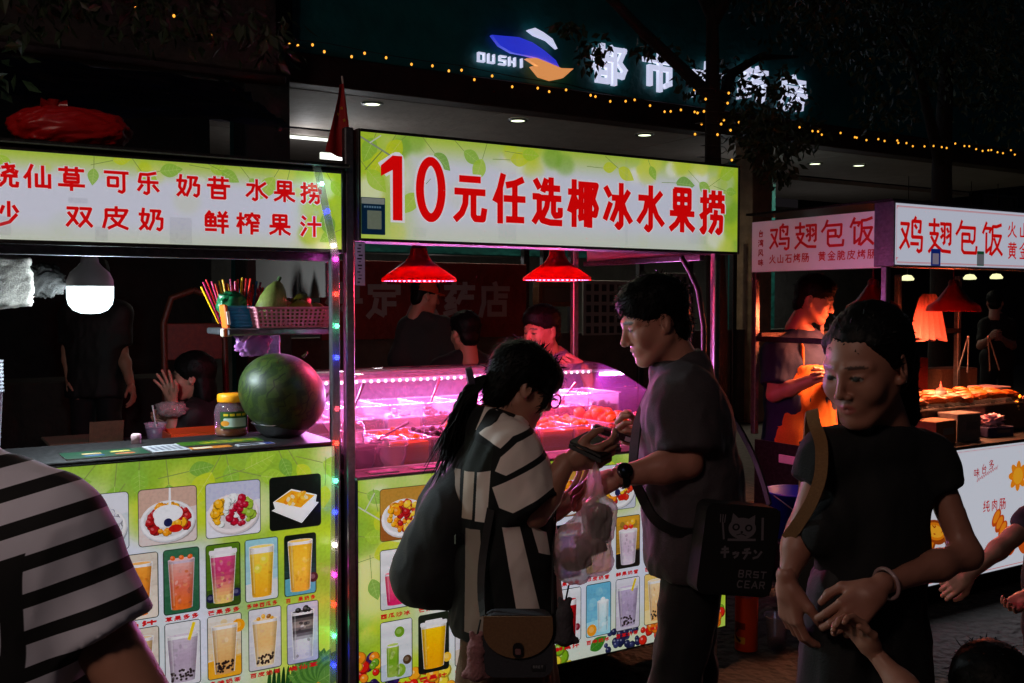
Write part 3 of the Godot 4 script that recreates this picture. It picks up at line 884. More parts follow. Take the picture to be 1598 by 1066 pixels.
	wpart("lamp_rail", st, steel, t)
	# display case: steel back with lip, step, LED bar, curved glass, end panes
	st = mb()
	box(st, Vector3(2.15, 1.14, -4.165), Vector3(1.64, 0.31, 0.012), 0.002)
	box(st, Vector3(2.15, 1.295, -4.10), Vector3(1.64, 0.012, 0.12), 0.002)
	box(st, Vector3(2.15, 1.274, -4.045), Vector3(1.64, 0.03, 0.01), 0.002)
	wpart("case_back", st, steel, t)
	st = mb()
	box(st, Vector3(2.15, 1.05, -3.92), Vector3(1.63, 0.012, 0.46), 0.002)
	box(st, Vector3(2.15, 1.02, -3.695), Vector3(1.63, 0.055, 0.01), 0.002)
	wpart("case_step", st, steel, t)
	st = mb()
	box(st, Vector3(2.15, 1.262, -4.03), Vector3(1.60, 0.016, 0.012), 0.002)
	var strip := wpart("led_strip", st, pm(Color(0.8, 0.8, 0.8), 0.4), t)
	for k in 46:
		st = mb()
		ball(st, Vector3(1.375 + k * 0.0345, 1.258, -4.022), Vector3(0.008, 0.008, 0.004), 8)
		part("led", st, glow(Color(0.85, 1.0, 1.0), 2.2), strip)
	lamp_area("led_strip_light", strip, Vector3(2.15, 1.245, -4.015), Vector2(1.58, 0.02), Vector3(0, -0.38, 0.92), Color(0.96, 0.57, 0.97), 4.3)
	var prof := [Vector2(-4.155, 1.31), Vector2(-4.0, 1.306), Vector2(-3.85, 1.278), Vector2(-3.70, 1.228), Vector2(-3.55, 1.172), Vector2(-3.40, 1.11), Vector2(-3.30, 1.06), Vector2(-3.262, 1.012)]
	st = mb()
	for k in prof.size() - 1:
		var a: Vector2 = prof[k]
		var b: Vector2 = prof[k + 1]
		st.set_smooth_group(1)
		var n := Vector3(0, b.x - a.x, a.y - b.y)
		tri(st, Vector3(1.335, a.y, a.x), Vector3(2.965, a.y, a.x), Vector3(2.965, b.y, b.x), n)
		tri(st, Vector3(1.335, a.y, a.x), Vector3(2.965, b.y, b.x), Vector3(1.335, b.y, b.x), n)
	wpart("curved_glass_pane", st, glass(Color(0.9, 0.8, 0.9), 0.06, 0.03), t)
	for x in [1.333, 2.967]:
		var pts := PackedVector2Array()
		for q in prof: pts.append(Vector2(-q.x, q.y))
		pts.append(Vector2(4.155, 1.0)); pts.insert(0, Vector2(3.262, 1.0)) if false else null
		st = mb()
		slab(st, pts, 0.006, Transform3D(Basis(Vector3(0, 0, -1), Vector3(0, 1, 0), Vector3(1, 0, 0)), Vector3(x, 0, 0)))
		wpart("end_pane", st, glass(Color(0.35, 0.18, 0.38), 0.30, 0.04), t)
	st = mb()
	bar(st, Vector3(1.34, 1.009, -3.262), Vector3(2.96, 1.009, -3.262), 0.012, 0.008)
	wpart("glass_foot", st, pm(Color(0.9, 0.88, 0.92), 0.3), t)
	# a dark wiring tube on the right post
	st = mb()
	tube(st, [Vector3(2.85, 1.80, -3.25), Vector3(2.89, 1.74, -3.24), Vector3(2.93, 1.66, -3.23), Vector3(2.955, 1.5, -3.22), Vector3(2.96, 1.1, -3.22)], 0.012, 8)
	wpart("cable", st, black_plastic, t)

# ---------------------------------------------------------------- the drinks stall on the left
func stall_drinks() -> void:
	var t := thing("drinks_stall", "food cart with two line red lettered sign and drinks menu under a watermelon", "food stall", Vector3(0.35, 0, ZF - 0.45))
	var red := Color(0.90, 0.03, 0.05)
	var halo := Color(0.92, 0.93, 0.96)
	var p := Pic.new(2048, 283, Color.WHITE, GLYPHS)
	p.base(green_base(256, 36, 21, 40, 0.8))
	var S := 2048.0 / 1.815
	leaf_spray(p, 12, [[900, 18], [1180, 40], [1240, 10], [1330, 40], [1390, 36], [1560, 16], [1600, 20], [1700, 40], [1790, 30], [1840, 36], [1950, 60], [2010, 30], [1980, 150], [2020, 220]], 80)
	var X := func(x: float) -> float: return (x + 0.55) * S
	var put := func(s: String, x: float, y: float) -> void: p.text(s, X.call(x), (2.030 - y) * S, 0.075 * S, 0.071 * S, 0, 10.5, red, halo, 7)
	for a in [["烧", 0.222], ["仙", 0.309], ["草", 0.397], ["可", 0.520], ["乐", 0.610], ["奶", 0.729], ["昔", 0.821], ["水", 0.942], ["果", 1.033], ["捞", 1.123], ["茶", 0.06], ["奶", -0.03], ["冰", -0.2], ["沙", -0.3]]: put.call(a[0], a[1], 1.996)
	for a in [["沙", 0.222], ["双", 0.416], ["皮", 0.517], ["奶", 0.618], ["鲜", 0.814], ["榨", 0.914], ["果", 1.017], ["汁", 1.121], ["冰", 0.12], ["果", 0.02]]: put.call(a[0], a[1], 1.888)
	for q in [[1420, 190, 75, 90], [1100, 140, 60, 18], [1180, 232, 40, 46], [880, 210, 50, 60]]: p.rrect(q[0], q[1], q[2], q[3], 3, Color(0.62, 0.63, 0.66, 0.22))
	p.mottle(0.07)
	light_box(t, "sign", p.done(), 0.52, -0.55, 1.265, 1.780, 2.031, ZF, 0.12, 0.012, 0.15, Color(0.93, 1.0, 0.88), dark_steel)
	p = Pic.new(2048, 1058, Color.WHITE, GLYPHS)
	p.base(green_base(256, 132, 31, 110, 0.5))
	S = 2048.0 / 1.785
	var Y := func(y: float) -> float: return (1.122 - y) * S
	leaf_spray(p, 18, [[1000, 30], [1080, 60], [1150, 50], [1250, 80], [1330, 30], [1430, 90], [1500, 50], [1580, 60], [1640, 40], [1700, 60], [1760, 90], [1840, 30], [1900, 60], [2000, 60], [2010, 150], [1220, 160]], 120)
	fruit_heap(p, 1650, 1000, 260, 4, [Color(0.80, 0.80, 0.15), Color(0.9, 0.85, 0.3), Color(0.75, 0.75, 0.1)])
	for k in 7: p.ell(1780 + k * 18, 950, 10, 130, [Color(0.12, 0.32, 0.10), Color(0.05, 0.2, 0.06)][k % 2], 0.05)
	# pineapple
	p.ell(1975, 985, 62, 90, Color(0.85, 0.62, 0.08))
	for i in 12:
		for j in 9:
			p.ell(1922 + j * 13 + (i % 2) * 6, 915 + i * 13, 5, 5, Color(0.98, 0.80, 0.2), 0, 8)
	for k in 13: p.leaf(1975, 905, 130, -PI / 2 + (k - 6) * 0.2, Color(0.25, 0.45, 0.15) if k % 2 else Color(0.35, 0.55, 0.2), Color(0.6, 0.75, 0.4))
	var Wh := Color(0.87, 0.88, 0.93)
	var sq := 0.172 * S
	for a in [
		[0.626, [Color(0.80, 0.66, 0.60), Color(0.86, 0.80, 0.80)], Color(0.93, 0.93, 0.96), [Color(0.70, 0.08, 0.10), Color(0.96, 0.60, 0.08), Color(0.98, 0.70, 0.12), Color(0.75, 0.10, 0.12)], {"milk": Color(0.93, 0.94, 0.97)}],
		[0.831, [Color(0.76, 0.77, 0.88), Color(0.90, 0.90, 0.95)], Color(0.94, 0.90, 0.92), [Color(0.97, 0.70, 0.08), Color(0.93, 0.95, 0.96), Color(0.72, 0.03, 0.16), Color(0.60, 0.74, 0.20)], {"n": 70}],
		[1.039, [Color(0.03, 0.06, 0.05), Color(0.02, 0.05, 0.04)], Color(0.95, 0.95, 0.95), [Color(0.96, 0.66, 0.08), Color(0.98, 0.78, 0.25), Color(0.93, 0.86, 0.70), Color(0.92, 0.56, 0.05)], {"square": true}],
		[0.421, [Wh, Color(0.8, 0.84, 0.88)], Color(0.95, 0.95, 0.97), [Color(0.9, 0.9, 0.93), Color(0.85, 0.85, 0.9)], {}],
		[0.216, [Wh, Color(0.8, 0.7, 0.6)], Color(0.95, 0.95, 0.97), [Color(0.5, 0.3, 0.2), Color(0.85, 0.75, 0.6)], {}]]:
		dish(p, X.call(a[0]), Y.call(1.033), sq, sq, a[1], a[2], a[3], a[4])
	var dw := 0.105 * S
	var dh := 0.199 * S
	for a in [
		[0.699, 0.839, [Color(0.20, 0.42, 0.30), Color(0.16, 0.38, 0.26)], [Color(0.90, 0.66, 0.64), Color(0.88, 0.42, 0.34), Color(0.92, 0.42, 0.14)], {"wt": 0.33, "wb": 0.26, "top": 0.16, "bits": 24, "wall": Color(0.80, 0.72, 0.80), "on": [[-0.25, -0.03, 0.08, Color(0.93, 0.35, 0.1)], [0.0, -0.03, 0.08, Color(0.95, 0.4, 0.12)], [0.25, -0.03, 0.08, Color(0.93, 0.35, 0.1)]]}, "草果多多"],
		[0.830, 0.838, [Color(0.32, 0.48, 0.08), Color(0.20, 0.30, 0.08)], [Color(0.86, 0.28, 0.52), Color(0.78, 0.20, 0.42), Color(0.90, 0.55, 0.45), Color(0.95, 0.80, 0.45)], {"wt": 0.34, "wb": 0.25, "top": 0.14, "bits": 26, "lid": Color(0.90, 0.88, 0.92), "side": [[0.12, 0.85, 0.13, Color(0.1, 0.1, 0.25)], [0.9, 0.8, 0.13, Color(0.12, 0.12, 0.3)]]}, "芒果多多"],
		[0.956, 0.839, [Color(0.60, 0.82, 0.88), Color(0.85, 0.87, 0.88)], [Color(0.98, 0.84, 0.30), Color(0.96, 0.76, 0.16), Color(0.95, 0.68, 0.12)], {"wt": 0.34, "wb": 0.27, "top": 0.12, "bits": 4, "fill": 0.14, "on": [[0.08, 0.22, 0.16, Color(0.93, 0.85, 0.25)], [-0.12, 0.36, 0.15, Color(0.90, 0.85, 0.25)]]}, "多味西瓜多"],
		[1.088, 0.837, [Color(0.03, 0.09, 0.05), Color(0.36, 0.66, 0.74)], [Color(0.96, 0.74, 0.16), Color(0.97, 0.78, 0.22), Color(0.96, 0.70, 0.20)], {"wt": 0.35, "wb": 0.27, "top": 0.1, "bits": 12, "side": [[0.92, 0.74, 0.16, Color(0.30, 0.12, 0.14)]]}, "百香果奶多"],
		[0.573, 0.839, [Color(0.85, 0.80, 0.75), Color(0.9, 0.85, 0.8)], [Color(0.95, 0.62, 0.2), Color(0.9, 0.45, 0.1)], {}, "果汁"],
		[0.700, 0.610, [Color(0.88, 0.88, 0.91), Color(0.85, 0.84, 0.88)], [Color(0.78, 0.72, 0.80), Color(0.70, 0.62, 0.72), Color(0.72, 0.66, 0.74)], {"wt": 0.4, "wb": 0.31, "top": 0.2, "pearls": 26, "straw": Color(0.95, 0.82, 0.1)}, "西瓜奶茶"],
		[0.832, 0.610, [Color(0.88, 0.86, 0.84), Color(0.94, 0.66, 0.12)], [Color(0.93, 0.80, 0.62), Color(0.90, 0.72, 0.46), Color(0.86, 0.62, 0.34)], {"wt": 0.34, "wb": 0.25, "top": 0.16, "pearls": 34, "bits": 2, "side": [[0.92, 0.2, 0.2, Color(0.96, 0.62, 0.05)]]}, "多味奶茶"],
		[0.965, 0.611, [Color(0.86, 0.86, 0.90), Color(0.80, 0.79, 0.82)], [Color(0.93, 0.78, 0.54), Color(0.92, 0.74, 0.46), Color(0.95, 0.84, 0.66)], {"wt": 0.36, "wb": 0.25, "top": 0.18, "pearls": 30, "bits": 2, "on": [[-0.2, -0.02, 0.07, Color(0.9, 0.6, 0.1)], [-0.05, -0.05, 0.08, Color(0.95, 0.7, 0.2)], [0.12, -0.04, 0.08, Color(0.6, 0.35, 0.08)], [0.22, -0.01, 0.06, Color(0.92, 0.65, 0.15)]]}, "百皮奶茶"],
		[1.095, 0.609, [Color(0.78, 0.79, 0.88), Color(0.70, 0.70, 0.80)], [Color(0.12, 0.11, 0.13), Color(0.70, 0.62, 0.60), Color(0.24, 0.20, 0.24), Color(0.85, 0.83, 0.88), Color(0.84, 0.82, 0.88), Color(0.80, 0.78, 0.86)], {"wt": 0.32, "wb": 0.27, "top": 0.14, "bits": 14, "on": [[-0.15, -0.02, 0.1, Color(0.06, 0.06, 0.07)], [0.1, -0.03, 0.12, Color(0.08, 0.08, 0.09)], [0.2, -0.01, 0.08, Color(0.05, 0.05, 0.06)]]}, "烧仙草"],
		[0.573, 0.610, [Color(0.85, 0.80, 0.75), Color(0.9, 0.85, 0.8)], [Color(0.85, 0.7, 0.5), Color(0.6, 0.4, 0.25)], {"pearls": 20}, "奶茶"]]:
		drink(p, X.call(a[0]), Y.call(a[1]), dw, dh, a[2], a[3], a[4])
		caption(p, a[5], X.call(a[0]), Y.call(a[1] - 0.207), dw, 17)
	p.mottle(0.13)
	light_box(t, "menu_light", p.done(), 0.56, -0.55, 1.235, 0.20, 1.122, ZF, 0.05, 0.006, 0.18, Color(0.97, 1.0, 0.88), black_plastic)
	var st := mb()
	box(st, Vector3(0.345, 0.66, -3.355), Vector3(1.78, 0.88, 0.32), 0.01)
	wpart("body", st, dark_steel, t)
	st = mb()
	box(st, Vector3(0.345, 1.130, -3.335), Vector3(1.80, 0.014, 0.39), 0.003)
	wpart("counter", st, dark_steel, t)
	for x in [-0.4, 1.1]:
		for z in [-3.28, -3.45]:
			st = mb()
			lathe(st, Vector3(x, 0.1, z), [Vector2(0, -0.022), Vector2(0.09, -0.022), Vector2(0.1, -0.012), Vector2(0.1, 0.012), Vector2(0.09, 0.022), Vector2(0, 0.022)], 18, 1, 1, Basis(Vector3.BACK, PI / 2))
			var wh := wpart("wheel", st, black_plastic, t)
			st = mb()
			bar(st, Vector3(x, 0.1, z), Vector3(x, 0.26, z), 0.06, 0.02)
			part("fork", st, steel, wh)
	for q in [[1.252, -3.175], [-0.56, -3.175]]:
		st = mb()
		box(st, Vector3(q[0], 1.05, q[1]), Vector3(0.03, 1.95, 0.03), 0.004)
		wpart("post", st, steel, t)
	st = mb()
	box(st, Vector3(0.345, 2.055, -3.62), Vector3(1.88, 0.012, 1.02), 0.003)
	wpart("roof", st, dark_steel, t)
	st = mb()
	bar(st, Vector3(-0.55, 1.755, -3.20), Vector3(1.24, 1.755, -3.20), 0.03, 0.028)
	wpart("rail", st, steel, t)
	st = mb()
	box(st, Vector3(1.262, 1.80, -3.66), Vector3(0.012, 0.36, 0.78), 0.002)
	wpart("side_board", st, pm(Color(0.30, 0.27, 0.25), 0.6), t)
	# basket shelf on its bracket
	st = mb()
	var sh := Basis(Vector3.UP, 0.0)
	box(st, Vector3(1.115, 1.503, -3.44), Vector3(0.37, 0.022, 0.27), 0.004, sh)
	var shelf := wpart("shelf", st, steel, t)
	st = mb()
	box(st, Vector3(1.14, 1.31, -3.50), Vector3(0.05, 0.37, 0.05), 0.004)
	part("shelf_post", st, steel, shelf)

# ---------------------------------------------------------------- the chicken wing stall on the right
func wings_print(w: int, h: int, S: float, bg: Color) -> Pic:
	var p := Pic.new(w, h, bg, GLYPHS)
	return p

func stall_wings() -> void:
	var t := thing("grill_stall", "corner food cart with white red lettered sign boards and glowing grill", "food stall", Vector3(5.0, 0, ZF - 0.5))
	var red := Color(0.88, 0.05, 0.04)
	var bg := Color(0.84, 0.86, 0.93)
	var S := 2048.0 / 1.90
	var p := Pic.new(2048, 320, bg, GLYPHS)
	var X := func(x: float) -> float: return (x - 4.108) * S
	var Y := func(y: float) -> float: return (2.085 - y) * S
	for y in [14.0, 306.0]:
		p.line(PackedVector2Array([Vector2(20, y), Vector2(2028, y)]), 3, Color(0.86, 0.45, 0.45))
		p.line(PackedVector2Array([Vector2(20, y + 5), Vector2(2028, y + 5)]), 1.5, Color(0.86, 0.45, 0.45))
	for y in [20.0, 290.0]:
		for k in 3:
			p.line(PackedVector2Array([Vector2(12, y + k * 6 - 6), Vector2(32 - k * 6, y + k * 6 - 6)]), 3, Color(0.88, 0.35, 0.35))
	p.line(PackedVector2Array([Vector2(16, 20), Vector2(16, 300)]), 2, Color(0.88, 0.45, 0.45))
	for k in 4: p.glyph("鸡翅包饭"[k], X.call(4.142 + k * 0.2205), Y.call(2.028), 0.19 * S, 0.183 * S, 19, red)
	p.text("火山石烤肠", X.call(5.030), Y.call(2.037), 0.087 * S, 0.087 * S, 0.107 * S, 10, red)
	p.text("黄金脆皮烤肠", X.call(5.034), Y.call(1.928), 0.087 * S, 0.092 * S, 0.107 * S, 9, red)
	p.rrect(X.call(4.389), Y.call(1.872), 0.076 * S, 0.084 * S, 4, Color(0.05, 0.14, 0.45))
	p.rrect(X.call(4.402), Y.call(1.85), 0.05 * S, 0.055 * S, 2, Color(0.52, 0.48, 0.55))
	p.rrect(X.call(4.768), Y.call(1.87), 0.06 * S, 0.075 * S, 4, Color(0.10, 0.30, 0.18))
	p.rrect(X.call(4.770), Y.call(1.855), 0.056 * S, 0.055 * S, 2, Color(0.42, 0.42, 0.45))
	light_box(t, "sign", p.done(), 0.54, 4.108, 6.008, 1.788, 2.085, ZF, 0.11, 0.010, 0.2, Color(0.95, 0.97, 1.0), steel)
	# side sign, printed board facing the gap
	S = 1024.0 / 0.87
	p = Pic.new(1024, 330, Color(0.88, 0.80, 0.83), GLYPHS)
	var Z := func(z: float) -> float: return (z + 4.085) * S
	for k in 4: p.glyph("鸡翅包饭"[k], Z.call(-3.955 + k * 0.181), (2.055 - 2.035) * S, 0.155 * S, 0.150 * S, 17, Color(0.80, 0.06, 0.07))
	p.text("火山石烤肠", Z.call(-3.955), (2.055 - 1.868) * S, 0.05 * S, 0.05 * S, 0.0585 * S, 7, Color(0.76, 0.06, 0.07))
	p.text("黄金脆皮烤肠", Z.call(-3.61), (2.055 - 1.870) * S, 0.052 * S, 0.05 * S, 0.0625 * S, 6.5, Color(0.76, 0.06, 0.07))
	for k in 4: p.glyph("台湾风味"[k], Z.call(-4.038), (2.055 - 2.009 + k * 0.054) * S, 0.04 * S, 0.04 * S, 6.5, Color(0.66, 0.06, 0.09))
	var st := mb()
	box(st, Vector3(4.128, 1.915, -3.655), Vector3(0.03, 0.285, 0.875), 0.003)
	var sd := wpart("side_sign", st, steel, t)
	st = mb()
	pic_quad(st, Vector3(4.108, 2.055, -4.085), Vector3(4.108, 2.055, -3.215), Vector3(4.108, 1.775, -3.215), Vector3(4.108, 1.775, -4.085))
	part("sign_face", st, lit_print(p.done(), 0.10), sd)
	# menu
	S = 2048.0 / 1.86
	p = Pic.new(2048, 748, Color(0.88, 0.90, 0.95), GLYPHS)
	X = func(x: float) -> float: return (x - 4.13) * S
	Y = func(y: float) -> float: return (0.843 - y) * S
	p.line(PackedVector2Array([Vector2(16, 14), Vector2(2032, 14)]), 3, Color(0.86, 0.55, 0.55))
	p.line(PackedVector2Array([Vector2(16, 734), Vector2(2032, 734)]), 4, Color(0.86, 0.45, 0.45))
	# plate of wings
	p.ell(X.call(4.44), Y.call(0.47), 0.26 * S, 0.24 * S, Color(0.62, 0.64, 0.70))
	p.ell(X.call(4.44), Y.call(0.475), 0.255 * S, 0.235 * S, Color(0.93, 0.94, 0.97))
	p.ell(X.call(4.44), Y.call(0.48), 0.19 * S, 0.17 * S, Color(0.88, 0.89, 0.93))
	var r := RandomNumberGenerator.new()
	r.seed = 4
	var wing := func(x: float, y: float, s: float, rot: float) -> void:
		for k in 3:
			var c: Color = [Color(0.62, 0.26, 0.04), Color(0.90, 0.50, 0.06), Color(0.97, 0.68, 0.16)][k]
			p.ell(X.call(x), Y.call(y), (0.085 - k * 0.014) * S * s, (0.048 - k * 0.011) * S * s, c, rot)
			p.ell(X.call(x) + cos(rot) * 0.085 * S * s, Y.call(y) + sin(rot) * 0.085 * S * s, (0.06 - k * 0.012) * S * s, (0.030 - k * 0.008) * S * s, c, rot + 0.9)
		for k in 10: p.ell(X.call(x) + r.randf_range(-60, 60) * s, Y.call(y) + r.randf_range(-30, 30) * s, 9 * s, 3 * s, Color(0.66, 0.25, 0.03), r.randf() * 3)
	for a in [[4.30, 0.50, 1.3, 0.6], [4.36, 0.36, 1.4, -0.5], [4.24, 0.40, 1.2, 1.6], [4.46, 0.44, 1.2, 0.3]]: wing.call(a[0], a[1], a[2], a[3])
	for k in 9: p.leaf(X.call(4.60), Y.call(0.58), 60, k * 0.7, Color(0.50, 0.70, 0.15), Color(0.7, 0.82, 0.4))
	for k in 6:
		p.ell(X.call(4.98 + k * 0.03), Y.call(0.45 - k * 0.035), 60, 34, Color(0.80, 0.30, 0.06), -0.9)
		p.ell(X.call(4.98 + k * 0.03), Y.call(0.455 - k * 0.035), 44, 22, Color(0.96, 0.55, 0.12), -0.9)
	for k in 8: p.ell(X.call(5.17) + cos(k * 0.8) * 50, Y.call(0.66) + sin(k * 0.8) * 46, 46, 24, Color(0.95, 0.55, 0.08), k * 0.8)
	p.ell(X.call(5.17), Y.call(0.66), 50, 50, Color(0.98, 0.68, 0.15))
	for k in 14: p.ell(X.call(5.1 + k * 0.06), Y.call(0.30 + 0.03 * sin(k * 2.0)), 70, 40, [Color(0.85, 0.35, 0.08), Color(0.95, 0.6, 0.15)][k % 2], k * 0.5)
	# handwritten red script
	var sx: float = X.call(4.80)
	var sy: float = Y.call(0.70)
	var pen := PackedVector2Array()
	for k in 40: pen.append(Vector2(sx + k * 5.2, sy + 34 - k * 1.6 + sin(k * 1.9) * (10 + 3 * sin(k * 0.7))))
	p.line(pen, 3, Color(0.75, 0.15, 0.18))
	p.text("味台多", sx - 30, sy - 40, 56, 58, 70, 5, Color(0.72, 0.12, 0.15), Color(0, 0, 0, 0), 0, -18)
	p.text("纯肉肠", X.call(4.86), Y.call(0.555), 0.058 * S, 0.066 * S, 0.072 * S, 6.5, Color(0.78, 0.12, 0.12))
	light_box(t, "menu_light", p.done(), 0.54, 4.13, 5.99, 0.168, 0.843, ZF, 0.05, 0.006, 0.35, Color(0.96, 0.98, 1.0), dark_steel)
	st = mb()
	box(st, Vector3(5.06, 0.48, -3.46), Vector3(1.86, 0.70, 0.52), 0.008)
	box(st, Vector3(5.40, 0.48, -3.89), Vector3(1.18, 0.70, 0.34), 0.008)
	box(st, Vector3(4.132, 0.48, -3.90), Vector3(0.012, 0.70, 0.34), 0.002)
	var body := wpart("body", st, dark_steel, t)
	st = mb()
	box(st, Vector3(4.124, 0.745, -3.63), Vector3(0.012, 0.045, 0.5), 0.002)
	part("trim_strip", st, pm(Color(0.80, 0.72, 0.78), 0.4), body)
	st = mb()
	box(st, Vector3(5.06, 0.852, -3.43), Vector3(1.92, 0.014, 0.58), 0.003)
	box(st, Vector3(5.42, 0.852, -3.92), Vector3(1.20, 0.014, 0.398), 0.003)
	wpart("counter", st, dark_steel, t)
	for x in [4.35, 5.8]:
		for z in [-3.35, -3.95]:
			st = mb()
			lathe(st, Vector3(x, 0.1, z), [Vector2(0, -0.022), Vector2(0.09, -0.022), Vector2(0.1, -0.012), Vector2(0.1, 0.012), Vector2(0.09, 0.022), Vector2(0, 0.022)], 18, 1, 1, Basis(Vector3.BACK, PI / 2))
			wpart("wheel", st, black_plastic, t)
	for q in [[4.125, -3.20], [4.125, -4.07], [5.98, -3.2], [5.98, -4.07], [4.60, -4.02], [5.30, -4.02]]:
		st = mb()
		box(st, Vector3(q[0], 1.32, q[1]), Vector3(0.034, 0.92, 0.034), 0.004)
		wpart("post", st, steel, t)
	for a in [[Vector3(4.125, 1.40, -3.2), Vector3(4.125, 1.40, -4.05)], [Vector3(4.14, 1.42, -4.05), Vector3(5.97, 1.42, -4.05)]]:
		st = mb()
		bar(st, a[0], a[1], 0.03, 0.03)
		wpart("rail", st, dark_steel, t)
	st = mb()
	box(st, Vector3(5.06, 2.10, -3.63), Vector3(1.94, 0.012, 0.98), 0.003)
	wpart("roof", st, dark_steel, t)
	# grill tray
	st = mb()
	box(st, Vector3(5.10, 0.942, -3.56), Vector3(1.30, 0.165, 0.36), 0.006)
	var gt := wpart("grill_tray", st, dark_steel, t)
	st = mb()
	for k in 26: bar(st, Vector3(4.50 + k * 0.047, 1.031, -3.73), Vector3(4.50 + k * 0.047, 1.031, -3.39), 0.008, 0.008, 0.0)
	part("grate", st, steel, gt)

# one raised character built from bars; strokes are stepped back by a hair so that no two faces share a plane
func glyph_solid(st: SurfaceTool, ch: String, o: Vector3, w: float, h: float, t: float, d: float) -> void:
	var n := 0
	for s in GLYPHS[ch].split("/"):
		var f: PackedFloat64Array = s.split_floats(" ", false)
		for k in range(0, f.size() - 3, 2):
			var a := o + Vector3(f[k] * w / 100.0, -f[k + 1] * h / 100.0, -n * 0.0012)
			var b := o + Vector3(f[k + 2] * w / 100.0, -f[k + 3] * h / 100.0, -n * 0.0012)
			n += 1
			var dir := (b - a).normalized()
			var x := dir
			var z := Vector3.BACK
			var y := z.cross(x)
			box(st, (a + b) / 2, Vector3((b - a).length() + t * 0.9, t, d), 0.0, Basis(x, y, z))

func leaf_clumps(clumps: Array, sd: int, size: float) -> ArrayMesh:
	var r := RandomNumberGenerator.new()
	r.seed = sd
	var st := mb()
	st.set_smooth_group(FLAT)
	for c in clumps:
		var at: Vector3 = c[0]
		var rad: Vector3 = c[1]
		for k in int(c[2]):
			var v := Vector3(r.randfn(), r.randfn(), r.randfn()).normalized() * pow(r.randf(), 0.45)
			var p := at + v * rad
			var d := (Vector3(r.randfn(), r.randfn() - 0.9, r.randfn()) + v * 0.5).normalized()
			var l := size * r.randf_range(0.6, 1.25)
			var s := perp(d).rotated(d, r.randf() * TAU) * l * 0.24
			var u := d.cross(s).normalized() * l * 0.07
			var tone := r.randf_range(0.7, 1.25)
			st.set_color(Color(0.035 * tone, 0.055 * tone, 0.022 * tone))
			var a := p
			var m := p + d * l * 0.45 - u
			var e := p + d * l
			st.add_vertex(a); st.add_vertex(m + s); st.add_vertex(e)
			st.add_vertex(a); st.add_vertex(e); st.add_vertex(m - s)
	return finish(st)

func leaf_material() -> StandardMaterial3D:
	if mats.has("leafm"): return mats["leafm"]
	var m := StandardMaterial3D.new()
	m.vertex_color_use_as_albedo = true
	m.roughness = 0.5
	m.backlight_enabled = true
	m.backlight = Color(0.15, 0.18, 0.05)
	mats["leafm"] = m
	return m

